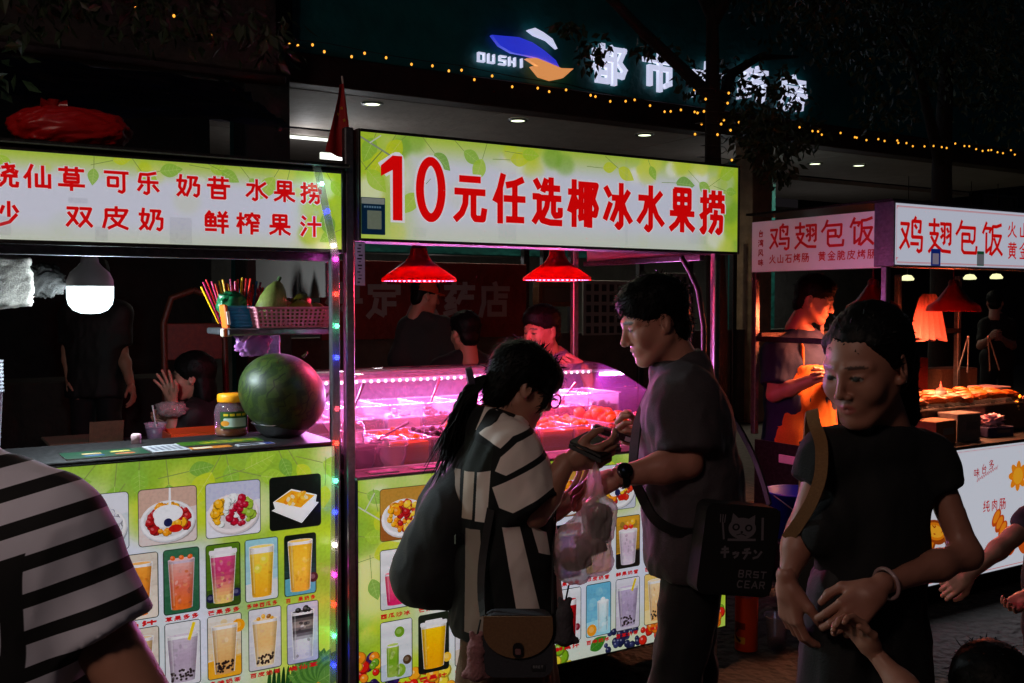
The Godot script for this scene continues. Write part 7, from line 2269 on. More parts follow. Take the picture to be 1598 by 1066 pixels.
# a head with a face, looking along +z, 0.23 m high round its own middle
func head_shape(kind: String, cell: float, skin: Color) -> Dictionary:
	var fem := kind != "male"
	var key := "k%s|%.4f" % [fem, cell]
	if not cache.has(key):
		var f := Field.new(Vector3(-0.1, -0.19, -0.125), Vector3(0.1, 0.125, 0.125), cell)
		var j := 0.82 if fem else 1.0
		f.ell(Vector3(0, 0.032, -0.014), Vector3(0.0765, 0.084, 0.094), 0.01)
		f.ell(Vector3(0, -0.022, 0.022), Vector3(0.0635, 0.088, 0.066), 0.03)
		for s in [-1.0, 1.0]:
			f.cap(Vector3(s * 0.055 * j, -0.05, -0.006), Vector3(s * 0.022, -0.098, 0.058), 0.017 * j, 0.016, 0.03)
			f.ell(Vector3(s * 0.043, -0.028, 0.058), Vector3(0.022, 0.026, 0.022), 0.025)
			f.cap(Vector3(s * 0.012, 0.022, 0.084), Vector3(s * 0.05, 0.020, 0.062), 0.010 if not fem else 0.005, 0.009 if not fem else 0.006, 0.016)
		f.ell(Vector3(0, -0.099, 0.068), Vector3(0.022, 0.017, 0.020), 0.018)
		f.ell(Vector3(0, -0.064, 0.072), Vector3(0.027, 0.018, 0.016), 0.02)
		for s in [-1.0, 1.0]: f.ell(Vector3(s * 0.031, 0.0, 0.098), Vector3(0.018, 0.011, 0.016), 0.012, true)
		for s in [-1.0, 1.0]:
			f.ell(Vector3(s * 0.031, 0.0, 0.0725), Vector3(0.0155, 0.013, 0.0135), 0.004)
			f.cap(Vector3(s * 0.017, 0.0065, 0.083), Vector3(s * 0.045, 0.0055, 0.073), 0.0042, 0.0042, 0.004)
			f.cap(Vector3(s * 0.019, -0.0095, 0.081), Vector3(s * 0.043, -0.0085, 0.073), 0.0036, 0.0036, 0.006)
		f.cap(Vector3(0, 0.012, 0.084), Vector3(0, -0.03, 0.104), 0.0075 if not fem else 0.0055, 0.0115 if not fem else 0.0085, 0.012)
		f.ell(Vector3(0, -0.033, 0.102 if not fem else 0.098), Vector3(0.0125, 0.010, 0.012) * (1.0 if not fem else 0.82), 0.006)
		for s in [-1.0, 1.0]:
			f.ell(Vector3(s * 0.0135, -0.037, 0.093), Vector3(0.0075, 0.0065, 0.009), 0.005)
		f.cap(Vector3(-0.018, -0.0625, 0.081), Vector3(0.0, -0.0590, 0.0885), 0.0040, 0.0058, 0.004)
		f.cap(Vector3(0.018, -0.0625, 0.081), Vector3(0.0, -0.0590, 0.0885), 0.0040, 0.0058, 0.004)
		f.cap(Vector3(-0.014, -0.0710, 0.081), Vector3(0.014, -0.0710, 0.081), 0.0052, 0.0052, 0.004)
		f.cap(Vector3(-0.004, -0.0720, 0.084), Vector3(0.004, -0.0720, 0.084), 0.0062, 0.0062, 0.004)
		f.cap(Vector3(-0.022, -0.066, 0.087), Vector3(0.022, -0.066, 0.087), 0.0016, 0.0016, 0.003, true)
		f.cap(Vector3(0, -0.0655, 0.096), Vector3(0, -0.0655, 0.088), 0.0018, 0.0018, 0.003, true)
		for s in [-1.0, 1.0]:
			var eb := Basis(Vector3.UP, s * 0.45) * Basis(Vector3.RIGHT, -0.15)
			f.ell(Vector3(s * 0.079, -0.004, -0.012), Vector3(0.0075, 0.032, 0.019), 0.006, false, eb)
			f.ell(Vector3(s * 0.086, 0.002, -0.006), Vector3(0.006, 0.018, 0.009), 0.004, true, eb)
			f.cap(Vector3(s * 0.072, -0.026, -0.002), Vector3(s * 0.074, -0.032, 0.0), 0.007, 0.006, 0.005)
		var nr := 0.045 if fem else 0.054
		f.cap(Vector3(0, -0.07, -0.022), Vector3(0, -0.175, -0.045), nr, nr + 0.004, 0.022)
		cache[key] = f.build()
	var m: Dictionary = cache[key].duplicate()
	var c := PackedColorArray()
	for p: Vector3 in m.v:
		var q := skin
		if kind == "tied" and ((p - Vector3(0, 0.047, -0.029)) / Vector3(0.083, 0.085, 0.101)).length() < 0.95: q = Color(0.012, 0.010, 0.009)
		elif p.z > 0.04:
			var x := absf(p.x)
			var lip := (x / 0.021) * (x / 0.021) + pow((p.y + 0.066) / 0.0115, 2.0)
			if lip < 1.0 and p.z > 0.074: q = skin.lerp(Color(0.36, 0.075, 0.07) if fem else Color(0.32, 0.13, 0.10), 0.75)
			var bw := pow((x - 0.033) / 0.0205, 2.0) + pow((p.y - 0.0235 + (x - 0.033) * 0.10) / (0.0040 if fem else 0.0052), 2.0)
			if bw < 1.0: q = skin.lerp(Color(0.012, 0.010, 0.009), 0.85)
			var ex: float = (x - 0.031) / 0.0155
			var ey := p.y - 0.0
			if absf(ex) < 1.0 and p.z > 0.06:
				var open := (0.0036 if fem else 0.0026) * (1.0 - ex * ex) + 0.0004
				if absf(ey + 0.0016) < open:
					q = Color(0.30, 0.27, 0.25)
					if absf(x - 0.031) < 0.0082: q = Color(0.012, 0.008, 0.007)
				elif ey > -0.0016 and ey < open + 0.0022: q = Color(0.03, 0.018, 0.014)
			if absf(x - 0.0075) < 0.004 and p.y < -0.040 and p.y > -0.047: q = skin * 0.35
		c.append(Color(q.r, q.g, q.b))
	m.c = c
	return m

func hair_shape(style: String, cell: float) -> Dictionary:
	var key := "r%s|%.4f" % [style, cell]
	if cache.has(key): return cache[key]
	var f := Field.new(Vector3(-0.12, -0.2, -0.17), Vector3(0.12, 0.15, 0.13), cell)
	match style:
		"short":
			f.ell(Vector3(0, 0.050, -0.016), Vector3(0.087, 0.086, 0.106), 0.01)
			f.ell(Vector3(0, 0.084, 0.018), Vector3(0.070, 0.042, 0.070), 0.03)
			f.ell(Vector3(0, -0.02, -0.06), Vector3(0.066, 0.07, 0.045), 0.02)
			f.ell(Vector3(0, -0.045, 0.088), Vector3(0.082, 0.094, 0.075), 0.012, true)
			f.ell(Vector3(0.085, -0.055, 0.018), Vector3(0.04, 0.07, 0.042), 0.012, true)
			f.ell(Vector3(-0.085, -0.055, 0.018), Vector3(0.04, 0.07, 0.042), 0.012, true)
		"tied":
			f.ell(Vector3(0, 0.047, -0.029), Vector3(0.083, 0.085, 0.101), 0.01)
			f.ell(Vector3(0, -0.01, -0.055), Vector3(0.072, 0.075, 0.05), 0.02)
			for s in [-1.0, 1.0]: f.cap(Vector3(s * 0.058, 0.062, 0.030), Vector3(s * 0.074, 0.012, 0.004), 0.016, 0.011, 0.015)
			f.ell(Vector3(0, -0.02, -0.125), Vector3(0.04, 0.045, 0.035), 0.02)
			for s in [-1.0, 1.0]: f.ell(Vector3(s * 0.088, -0.055, 0.002), Vector3(0.034, 0.055, 0.032), 0.012, true)
			f.cap(Vector3(0, -0.03, -0.105), Vector3(0, -0.15, -0.115), 0.045, 0.03, 0.02)
		"fringe":
			f.ell(Vector3(0, 0.044, -0.016), Vector3(0.090, 0.090, 0.110), 0.01)
			f.ell(Vector3(0, 0.050, 0.055), Vector3(0.076, 0.055, 0.050), 0.03)
			f.ell(Vector3(0, -0.02, -0.06), Vector3(0.074, 0.08, 0.055), 0.02)
			for s in [-1.0, 1.0]: f.cap(Vector3(s * 0.070, 0.04, 0.060), Vector3(s * 0.073, -0.035, 0.062), 0.018, 0.008, 0.015)
			f.ell(Vector3(0, -0.075, 0.085), Vector3(0.066, 0.098, 0.07), 0.012, true)
			f.ell(Vector3(0.09, -0.06, 0.0), Vector3(0.03, 0.05, 0.035), 0.012, true)
			f.ell(Vector3(-0.09, -0.06, 0.0), Vector3(0.03, 0.05, 0.035), 0.012, true)
		"long":
			f.ell(Vector3(0, 0.044, -0.016), Vector3(0.090, 0.090, 0.110), 0.01)
			f.ell(Vector3(0, -0.08, -0.055), Vector3(0.09, 0.12, 0.06), 0.03)
			f.ell(Vector3(0, -0.05, 0.095), Vector3(0.074, 0.112, 0.085), 0.015, true)
	var m := f.build()
	var fn := FastNoiseLite.new()
	fn.frequency = 1.0
	fn.seed = 7
	var n := normals_of(m.v, m.i)
	var v: PackedVector3Array = m.v
	for k in v.size():
		v[k] += n[k] * 0.0016 * fn.get_noise_3dv(v[k] * Vector3(150, 30, 60)) + n[k] * 0.005 * fn.get_noise_3dv(v[k] * 16.0)
	m.v = v
	cache[key] = m
	return m

# short tufts that break up the outline of a head of hair
func tufts(st: SurfaceTool, m: Dictionary, xf: Transform3D, count: int, len_: float, sd: int, sweep: Vector3) -> void:
	var r := RandomNumberGenerator.new()
	r.seed = sd
	var v: PackedVector3Array = m.v
	var n := normals_of(m.v, m.i)
	st.set_smooth_group(FLAT)
	for k in count:
		var q := r.randi() % v.size()
		var g := n[q]
		var t := (sweep - g * sweep.dot(g) + Vector3(r.randfn(), r.randfn(), r.randfn()) * 0.22).normalized()
		var a := v[q] - g * 0.0015
		var l := len_ * r.randf_range(0.5, 1.3)
		var b := a + t * l * 0.55 + g * l * 0.14
		var e := a + t * l + g * l * r.randf_range(-0.05, 0.16)
		var s := t.cross(g).normalized() * 0.0016
		var p := [xf * (a + s), xf * (a - s), xf * (b - s * 0.8), xf * (b + s * 0.8), xf * e]
		var out: Vector3 = xf.basis * g
		tri(st, p[0], p[1], p[2], out)
		tri(st, p[0], p[2], p[3], out)
		tri(st, p[3], p[2], p[4], out)

func bones_mesh(bones: Array, cell: float, k: float, trims := [], cuts := [], first := [], first_trims := []) -> Dictionary:
	var lo := Vector3.ONE * 1e9
	var hi := -lo
	for b in bones + first:
		for q in 2:
			var r: float = b[2 + q]
			var p: Vector3 = b[q]
			lo = Vector3(minf(lo.x, p.x - r), minf(lo.y, p.y - r), minf(lo.z, p.z - r))
			hi = Vector3(maxf(hi.x, p.x + r), maxf(hi.y, p.y + r), maxf(hi.z, p.z + r))
	var f := Field.new(lo, hi, cell)
	for b in first: f.cap(b[0], b[1], b[2], b[3], k)
	for t in first_trims: f.trim(t[0], t[1], t[2])
	for c in cuts: f.cap(c[0], c[1], c[2], c[3], 0.004, true)
	for b in bones: f.cap(b[0], b[1], b[2], b[3], b[4] if b.size() > 4 else k)
	for t in trims: f.trim(t[0], t[1], t[2])
	return f.build()

func cloth(col: Color, rough := 0.85, sc := 40.0) -> StandardMaterial3D:
	var key := "cl" + col.to_html()
	if mats.has(key): return mats[key]
	var m := StandardMaterial3D.new()
	m.albedo_color = col
	m.albedo_texture = shared_noise(0.06, 0.8)
	m.uv1_triplanar = true
	m.uv1_scale = Vector3.ONE * sc * 0.2
	m.roughness = rough
	m.normal_enabled = true
	m.normal_texture = shared_bump(3.0)
	m.normal_scale = 0.35
	mats[key] = m
	return m

func skin_mat() -> StandardMaterial3D:
	if mats.has("skin"): return mats["skin"]
	var m := StandardMaterial3D.new()
	m.vertex_color_use_as_albedo = true
	m.roughness = 0.48
	mats["skin"] = m
	return m

func hair_mat() -> StandardMaterial3D:
	var m := pm(Color(0.042, 0.036, 0.034), 0.55)
	m.metallic_specular = 0.25
	return m

func head_xf(j: Dictionary, s: float) -> Transform3D:
	var z: Vector3 = j.face.normalized()
	var x: Vector3 = j.up.cross(z).normalized()
	return Transform3D(Basis(x, z.cross(x), z).scaled_local(Vector3.ONE * s), j.hd)

func person(j: Dictionary, label: String, o: Dictionary) -> Node3D:
	var cell: float = o.get("cell", 0.012)
	var sc: float = o.get("s", 1.0)
	var floor_y: float = o.get("floor", 0.0)
	var up: Vector3 = (j.nk - j.pl).normalized()
	var side: Vector3 = (j.sl - j.sr).normalized()
	var fwd: Vector3 = j.get("body", j.fwd)
	var side_h := Vector3(side.x, 0, side.z).normalized()
	var base := Vector3(j.pl.x, floor_y, j.pl.z)
	var t := thing("person", label, "person", base, o.get("group", ""))
	var skin: Color = o.get("skin", SKIN)
	var hx := head_xf(j, o.get("head_s", 1.0))
	var fat: float = o.get("fat", 0.0)
	# legs
	var hw: float = 0.085 * sc if o.get("lower", "trousers") == "trousers" else 0.05 * sc
	var hips := [j.pl + side_h * hw, j.pl - side_h * hw]
	var knees := []
	var ankles := []
	for q in 2:
		var h: Vector3 = hips[q]
		if o.get("sit", false):
			var kn: Vector3 = h + fwd * 0.40 * sc + Vector3(0, 0.02, 0)
			knees.append(kn)
			ankles.append(Vector3(kn.x, floor_y + 0.08, kn.z) + fwd * 0.03)
		else:
			var an := Vector3(h.x, floor_y + 0.08 * sc, h.z) + fwd * ((0.07 if q == 0 else -0.06) * sc) + (side_h if q == 0 else -side_h) * (0.03 if hw > 0.06 else 0.0)
			knees.append(h.lerp(an, 0.49) + fwd * 0.03 * sc)
			ankles.append(an)
	# body: one skin mesh
	var b := [
		[hx * Vector3(0, -0.14, -0.035), j.nk + up * 0.02, 0.052 * sc * float(o.get("slim", 1.0)), 0.058 * sc * float(o.get("slim", 1.0))], [j.nk, j.nk.lerp(j.pl, 0.5), 0.07 * sc, 0.08 * sc], [j.nk.lerp(j.pl, 0.5), j.pl, 0.08 * sc, 0.085 * sc],
		[j.nk, j.sl, 0.05 * sc, 0.046 * sc], [j.nk, j.sr, 0.05 * sc, 0.046 * sc]]
	for q in ["l", "r"]:
		var s: Vector3 = j["s" + q]
		var e: Vector3 = j["e" + q]
		var w: Vector3 = j["w" + q]
		var ar: float = (float(o.get("arm", 0.046)) + fat * 0.4) * sc
		b.append([s, e, ar, ar * 0.84])
		b.append([e, e.lerp(w, 0.35), ar * 0.84, ar * 0.88])
		b.append([e.lerp(w, 0.35), w, ar * 0.88, ar * 0.58])
	for q in 2:
		b.append([hips[q], knees[q], 0.07 * sc, 0.048 * sc])
		b.append([knees[q], knees[q].lerp(ankles[q], 0.35), 0.048 * sc, 0.052 * sc])
		b.append([knees[q].lerp(ankles[q], 0.35), ankles[q], 0.052 * sc, 0.034 * sc])
		b.append([ankles[q], ankles[q] + fwd * 0.12 * sc - Vector3(0, 0.045, 0) * sc, 0.034 * sc, 0.028 * sc])
	var meshes := [tint(bones_mesh(b, cell, 0.025), skin)]
	var hc: float = o.get("head_cell", 0.005)
	meshes.append(moved(head_shape(o.get("head", "male"), hc, skin), hx))
	for q in ["l", "r"]:
		var hs: Array = o.get("hand_" + q, [])
		var w: Vector3 = j["w" + q]
		var dir: Vector3 = (w - j["e" + q]).normalized()
		var pal: Vector3 = (-side if q == "l" else side)
		var curl := 0.45
		var spr := 0.2
		if hs.size() > 0: dir = hs[0].normalized()
		if hs.size() > 1: pal = hs[1]
		if hs.size() > 2: curl = hs[2]
		if hs.size() > 3: spr = hs[3]
		pal = (pal - dir * pal.dot(dir)).normalized()
		var bs := Basis(dir.cross(pal), dir, pal)
		var fl := false
		if q == "l":
			bs = Basis(-bs.x, bs.y, bs.z)
			fl = true
		bs = bs.scaled_local(Vector3.ONE * o.get("hand_s", 0.95) * sc)
		var hm := moved(hand_shape(curl, spr, o.get("hand_cell", 0.0045)), Transform3D(bs, w + dir * 0.008), fl)
		meshes.append(tint(hm, o.get("glove", skin) if q == "r" else skin))
	put_mesh("body", to_mesh(meshes), skin_mat(), t).position = -base
	# shirt
	var loose: float = o.get("loose", 0.0)
	var sh := []
	var trims := []
	var cuts := []
	var ch: Vector3 = j.nk.lerp(j.pl, 0.26)
	var ws: Vector3 = j.nk.lerp(j.pl, 0.62)
	var hem: Vector3 = j.pl + up * float(o.get("hem", -0.06))
	var wd: float = (j.sl - j.sr).length() * 0.5
	var cw := clampf(wd - 0.085, 0.05, 0.16) * sc
	sh.append([j.sl - up * 0.012, j.nk - up * 0.005, (float(o.get("arm", 0.046)) + 0.012) * sc + loose, 0.066 * sc + loose * 0.4])
	sh.append([j.sr - up * 0.012, j.nk - up * 0.005, (float(o.get("arm", 0.046)) + 0.012) * sc + loose, 0.066 * sc + loose * 0.4])
	var slim: float = o.get("slim", 1.0)
	cw *= slim
	var r0s: float = 0.100 * sc * slim + loose + fat
	var r1s: float = 0.098 * sc * slim + loose + fat * 1.3
	var r2s: float = 0.108 * sc * slim + loose * 1.2 + fat
	for q in [-1.0, 0.0, 1.0]:
		sh.append([ch + side * cw * q - up * 0.02, ws + side * cw * 0.85 * q, r0s, r1s])
		sh.append([ws + side * cw * 0.85 * q, hem + side * cw * 0.95 * q, r1s, r2s])
	if o.get("bust", 0.0) > 0.0:
		for q in [-1.0, 1.0]: sh.append([ch - up * 0.07 + side * 0.07 * q + fwd * 0.055, ch - up * 0.075 + side * 0.075 * q + fwd * 0.06, o.bust, o.bust])
	var arms := []
	var arm_trims := []
	var sf: float = o.get("sleeve", 0.75)
	for q in ["l", "r"]:
		var s: Vector3 = j["s" + q]
		var e: Vector3 = j["e" + q]
		var w: Vector3 = j["w" + q]
		var r0: float = (float(o.get("arm", 0.046)) + 0.012) * sc + loose + fat * 0.4
		var r1: float = (float(o.get("arm", 0.046)) + 0.007) * sc + float(o.get("cuff", loose * 1.2)) + fat * 0.4
		if sf <= 1.0:
			var end := s.lerp(e, sf)
			var dn := (e - s).normalized()
			arms.append([s, end + dn * 0.03, r0, r1])
			arm_trims.append([end, dn, r1 + 0.06])
		else:
			var end := e.lerp(w, sf - 1.0)
			var dn := (w - e).normalized()
			arms.append([s, e, r0, r1])
			arms.append([e, end + dn * 0.03, r1, r1 * 0.85])
			arm_trims.append([end, dn, r1 + 0.05])
	trims.append([hem - up * 0.03, -up, 0.36])
	trims.append([j.nk + up * 0.048, (up + fwd * 0.25).normalized(), 0.13])
	var sm := bones_mesh(sh, o.get("shirt_cell", cell), 0.05, trims, cuts, arms, arm_trims)
	ripple(sm, o.get("fold", 0.005), o.get("fold_sc", Vector3(7, 3.2, 7)), o.get("seed", 3))
	if o.has("shirt_uv"):
		var uv := PackedVector2Array()
		for p: Vector3 in sm.v: uv.append(o.shirt_uv.call(p))
		sm.uv = uv
	put_mesh(o.get("shirt_name", "shirt"), to_mesh([sm]), o.shirt, t).position = -base
	# lower clothing
	var lw := []
	trims = []
	var ln := "trousers"
	if o.get("lower", "trousers") == "trousers":
		lw.append([hips[0] + Vector3(0, 0.06, 0), hips[1] + Vector3(0, 0.06, 0), 0.105 * sc + fat, 0.105 * sc + fat])
		for q in 2:
			lw.append([hips[q], knees[q], 0.092 * sc + fat * 0.6, 0.066 * sc])
			lw.append([knees[q], ankles[q] - Vector3(0, 0.02, 0), 0.068 * sc, 0.055 * sc])
			trims.append([ankles[q] - Vector3(0, 0.01, 0), Vector3.DOWN, 0.10])
	else:
		ln = o.lower
		var low := Vector3(j.pl.x, floor_y + float(o.get("skirt_y", 0.3)), j.pl.z)
		var flare: float = o.get("flare", 0.17)
		for q in [-1.0, 1.0]:
			lw.append([j.pl + Vector3(0, 0.1, 0) + side_h * 0.05 * q * slim, low + side_h * 0.06 * q + fwd * 0.04 * q, 0.105 * sc * slim, flare])
			lw.append([j.pl + side_h * 0.04 * q, low - side_h * 0.07 * q + fwd * 0.05 * q, 0.10 * sc * slim, flare * 0.9])
		trims.append([low, Vector3.DOWN, 0.6])
	var lm := bones_mesh(lw, cell * 1.1, 0.035, trims)
	ripple(lm, 0.009 if ln != "trousers" else 0.006, Vector3(11, 1.6, 11) if ln != "trousers" else Vector3(6, 4, 6), 11)
	put_mesh(ln, to_mesh([lm]), o.get("lower_mat", cloth(Color(0.06, 0.06, 0.07))), t).position = -base
	# shoes
	for q in 2:
		var a: Vector3 = ankles[q]
		var fy := floor_y + 0.042 * sc
		var m := bones_mesh([[Vector3(a.x, fy, a.z) - fwd * 0.05 * sc, Vector3(a.x, fy, a.z) + fwd * 0.14 * sc, 0.040 * sc, 0.036 * sc], [a, Vector3(a.x, fy, a.z) + fwd * 0.02, 0.042 * sc, 0.045 * sc]], 0.012, 0.03, [[Vector3(a.x, floor_y + 0.002, a.z), Vector3.DOWN, 0.4]])
		put_mesh("shoe", to_mesh([m]), o.get("shoe_mat", pm(Color(0.08, 0.08, 0.085), 0.5)), t).position = -base
	# hair
	if o.get("hair", "") != "":
		var hm := hair_shape(o.hair, o.get("hair_cell", 0.006))
		var hn := put_mesh("hair", to_mesh([moved(hm, hx)]), hair_mat(), t)
		hn.position = -base
		if o.get("tufts", 500) > 0:
			var st := mb()
			tufts(st, hm, hx, o.get("tufts", 500), o.get("tuft_len", 0.02), 17, o.get("sweep", Vector3(0, -0.4, 0.5)))
			part("hair_strands", st, hair_mat(), hn)
	return t

func band(st: SurfaceTool, pts: Array, w: float, t: float, out_from: Vector3) -> void:
	# a flat strap that hugs a body whose axis passes through out_from
	var c := Curve3D.new()
	for p in pts: c.add_point(p)
	for k in range(1, pts.size() - 1):
		var tg: Vector3 = (pts[k + 1] - pts[k - 1]) * 0.22
		c.set_point_in(k, -tg)
		c.set_point_out(k, tg)
	var bp := c.tessellate(4, 3)
	for k in bp.size() - 1:
		var a := bp[k]
		var b := bp[k + 1]
		var z := (b - a).normalized()
		var n := ((a + b) / 2 - out_from)
		n = (n - z * n.dot(z)).normalized()
		var x := n.cross(z)
		box(st, (a + b) / 2, Vector3(w, t, (b - a).length() + 0.002), 0.0, Basis(x, n, z))

func hexa(st: SurfaceTool, top: Array, down: Vector3) -> void:
	var c := Vector3.ZERO
	for p in top: c += p * 0.25
	c += down * 0.5
	var q := []
	for p in top: q.append(p + down)
	quad(st, top[0], top[1], top[2], top[3], -down)
	quad(st, q[0], q[1], q[2], q[3], down)
	for k in 4:
		var m := (k + 1) % 4
		quad(st, top[k], top[m], q[m], q[k], (top[k] + top[m]) / 2 - c + down * 0.5)

func people() -> void:
	var R := Vector3(0.851, 0, 0.525)
	var F := Vector3(0.525, 0, -0.851)
	var U := Vector3.UP
	var jA := {"hd": Vector3(-0.003, 1.519, -1.702), "nk": Vector3(0.002, 1.384, -1.693), "sr": Vector3(0.171, 1.270, -1.549), "er": Vector3(0.300, 0.999, -1.434), "wr": Vector3(0.338, 0.830, -1.309), "sl": Vector3(-0.172, 1.285, -1.855), "el": Vector3(-0.224, 0.994, -1.851), "wl": Vector3(-0.189, 0.753, -1.748), "pl": Vector3(0.007, 0.838, -1.665), "fwd": Vector3(0.645, 0.000, -0.764), "face": Vector3(0.642, -0.100, -0.760), "up": Vector3(0.064, 0.995, -0.076)}
	var jB := {"hd": Vector3(1.437, 1.376, -2.278), "nk": Vector3(1.377, 1.262, -2.310), "sr": Vector3(1.344, 1.196, -2.210), "er": Vector3(1.390, 1.058, -2.152), "wr": Vector3(1.478, 1.187, -2.127), "sl": Vector3(1.460, 1.164, -2.419), "el": Vector3(1.523, 0.907, -2.392), "wl": Vector3(1.582, 0.988, -2.360), "pl": Vector3(1.399, 0.705, -2.295), "fwd": Vector3(0.966, 0.000, 0.258), "face": Vector3(0.882, -0.408, 0.235), "up": Vector3(0.394, 0.913, 0.105)}
	var jC := {"hd": Vector3(1.848, 1.547, -2.220), "nk": Vector3(1.923, 1.402, -2.191), "sl": Vector3(1.840, 1.338, -2.075), "el": Vector3(1.813, 1.168, -2.037), "wl": Vector3(1.629, 1.137, -2.102), "sr": Vector3(2.039, 1.319, -2.328), "er": Vector3(2.078, 1.101, -2.365), "wr": Vector3(1.939, 1.179, -2.336), "pl": Vector3(1.976, 0.892, -2.183), "fwd": Vector3(-0.908, -0.000, -0.419), "face": Vector3(-0.862, -0.315, -0.398), "up": Vector3(-0.286, 0.949, -0.132)}
	var jD := {"hd": Vector3(1.736, 1.467, -1.393), "nk": Vector3(1.806, 1.299, -1.412), "sr": Vector3(1.683, 1.278, -1.452), "er": Vector3(1.645, 1.114, -1.480), "wr": Vector3(1.585, 1.017, -1.466), "sl": Vector3(1.913, 1.265, -1.368), "el": Vector3(1.928, 1.064, -1.280), "wl": Vector3(1.667, 1.032, -1.298), "pl": Vector3(1.764, 0.885, -1.408), "fwd": Vector3(-0.996, -0.000, 0.091), "face": Vector3(-0.960, -0.267, 0.088), "up": Vector3(-0.266, 0.964, 0.024)}
	var jE := {"hd": Vector3(1.725, 0.850, -1.090), "nk": Vector3(1.749, 0.733, -1.093), "sr": Vector3(1.681, 0.703, -1.134), "er": Vector3(1.607, 0.850, -1.162), "wr": Vector3(1.599, 0.921, -1.252), "sl": Vector3(1.854, 0.684, -1.073), "el": Vector3(1.883, 0.554, -1.050), "wl": Vector3(1.861, 0.467, -1.036), "pl": Vector3(1.762, 0.443, -1.096), "fwd": Vector3(-0.757, -0.000, 0.654), "face": Vector3(-0.753, -0.100, 0.651), "up": Vector3(-0.076, 0.995, 0.065)}
	var jF := {"hd": Vector3(3.390, 1.101, -1.909), "nk": Vector3(3.378, 0.936, -1.909), "sr": Vector3(3.227, 0.872, -1.905), "er": Vector3(3.149, 0.821, -1.927), "wr": Vector3(3.011, 0.705, -1.983), "sl": Vector3(3.494, 0.833, -1.950), "el": Vector3(3.451, 0.662, -1.945), "wl": Vector3(3.258, 0.601, -1.944), "pl": Vector3(3.359, 0.485, -1.900), "fwd": Vector3(-0.732, 0.000, -0.681), "face": Vector3(-0.717, -0.199, -0.668), "up": Vector3(-0.145, 0.980, -0.135)}
	var jG := {"hd": Vector3(2.831, 1.459, -4.303), "nk": Vector3(2.926, 1.302, -4.320), "sl": Vector3(2.936, 1.249, -4.193), "el": Vector3(3.048, 1.112, -4.095), "wl": Vector3(2.914, 1.277, -4.055), "sr": Vector3(2.910, 1.234, -4.467), "er": Vector3(2.861, 1.032, -4.441), "wr": Vector3(2.738, 1.048, -4.342), "pl": Vector3(2.931, 0.701, -4.313), "fwd": Vector3(-0.987, -0.000, 0.161), "face": Vector3(-0.974, -0.159, 0.159), "up": Vector3(-0.157, 0.987, 0.026)}
	var jH := {"hd": Vector3(4.483, 1.620, -3.962), "nk": Vector3(4.450, 1.409, -4.020), "sl": Vector3(4.638, 1.312, -3.994), "el": Vector3(4.602, 1.108, -3.913), "wl": Vector3(4.413, 1.175, -3.797), "sr": Vector3(4.262, 1.313, -4.038), "er": Vector3(4.200, 1.084, -3.995), "wr": Vector3(4.314, 1.196, -3.765), "pl": Vector3(4.442, 0.831, -4.023), "fwd": Vector3(0.547, 0.000, 0.837), "face": Vector3(0.523, -0.296, 0.800), "up": Vector3(0.162, 0.955, 0.247), "body": Vector3(-0.134, 0.000, 0.991)}
	var jI := {"hd": Vector3(1.154, 1.781, -7.290), "nk": Vector3(1.151, 1.615, -7.285), "sr": Vector3(1.007, 1.536, -7.369), "er": Vector3(0.980, 1.286, -7.375), "wr": Vector3(0.976, 1.093, -7.310), "sl": Vector3(1.291, 1.536, -7.195), "el": Vector3(1.293, 1.273, -7.182), "wl": Vector3(1.321, 1.054, -7.037), "pl": Vector3(1.139, 1.046, -7.266), "fwd": Vector3(-0.244, 0.000, 0.970), "face": Vector3(-0.233, -0.296, 0.926), "up": Vector3(-0.072, 0.955, 0.287)}
	var jJ := {"hd": Vector3(1.275, 1.224, -5.192), "nk": Vector3(1.327, 1.090, -5.177), "sr": Vector3(1.246, 1.048, -5.085), "er": Vector3(1.151, 0.906, -5.113), "wr": Vector3(1.156, 1.107, -5.084), "sl": Vector3(1.395, 1.020, -5.286), "el": Vector3(1.282, 0.889, -5.173), "wl": Vector3(1.196, 1.016, -5.114), "pl": Vector3(1.348, 0.716, -5.183), "fwd": Vector3(-0.920, -0.000, -0.392), "face": Vector3(-0.919, -0.050, -0.392), "up": Vector3(-0.046, 0.999, -0.020)}
	var jK := {"hd": Vector3(3.248, 1.653, -6.464), "nk": Vector3(3.237, 1.486, -6.464), "sr": Vector3(3.149, 1.421, -6.515), "er": Vector3(3.063, 1.201, -6.499), "wr": Vector3(3.022, 1.030, -6.340), "sl": Vector3(3.346, 1.421, -6.394), "el": Vector3(3.365, 1.201, -6.313), "wl": Vector3(3.245, 1.030, -6.203), "pl": Vector3(3.226, 0.967, -6.447), "fwd": Vector3(0.991, 0.000, 0.134), "face": Vector3(0.971, -0.199, 0.131), "up": Vector3(0.197, 0.980, 0.027)}
	var jL := {"hd": Vector3(2.906, 1.420, -5.254), "nk": Vector3(2.910, 1.273, -5.245), "sr": Vector3(2.783, 1.196, -5.320), "er": Vector3(2.683, 0.967, -5.253), "wr": Vector3(2.715, 0.866, -5.111), "sl": Vector3(3.030, 1.196, -5.168), "el": Vector3(3.023, 0.967, -5.044), "wl": Vector3(2.906, 0.866, -4.994), "pl": Vector3(2.924, 0.757, -5.272), "fwd": Vector3(0.020, 0.000, -1.000), "face": Vector3(0.020, -0.100, -0.995), "up": Vector3(0.002, 0.995, -0.100)}
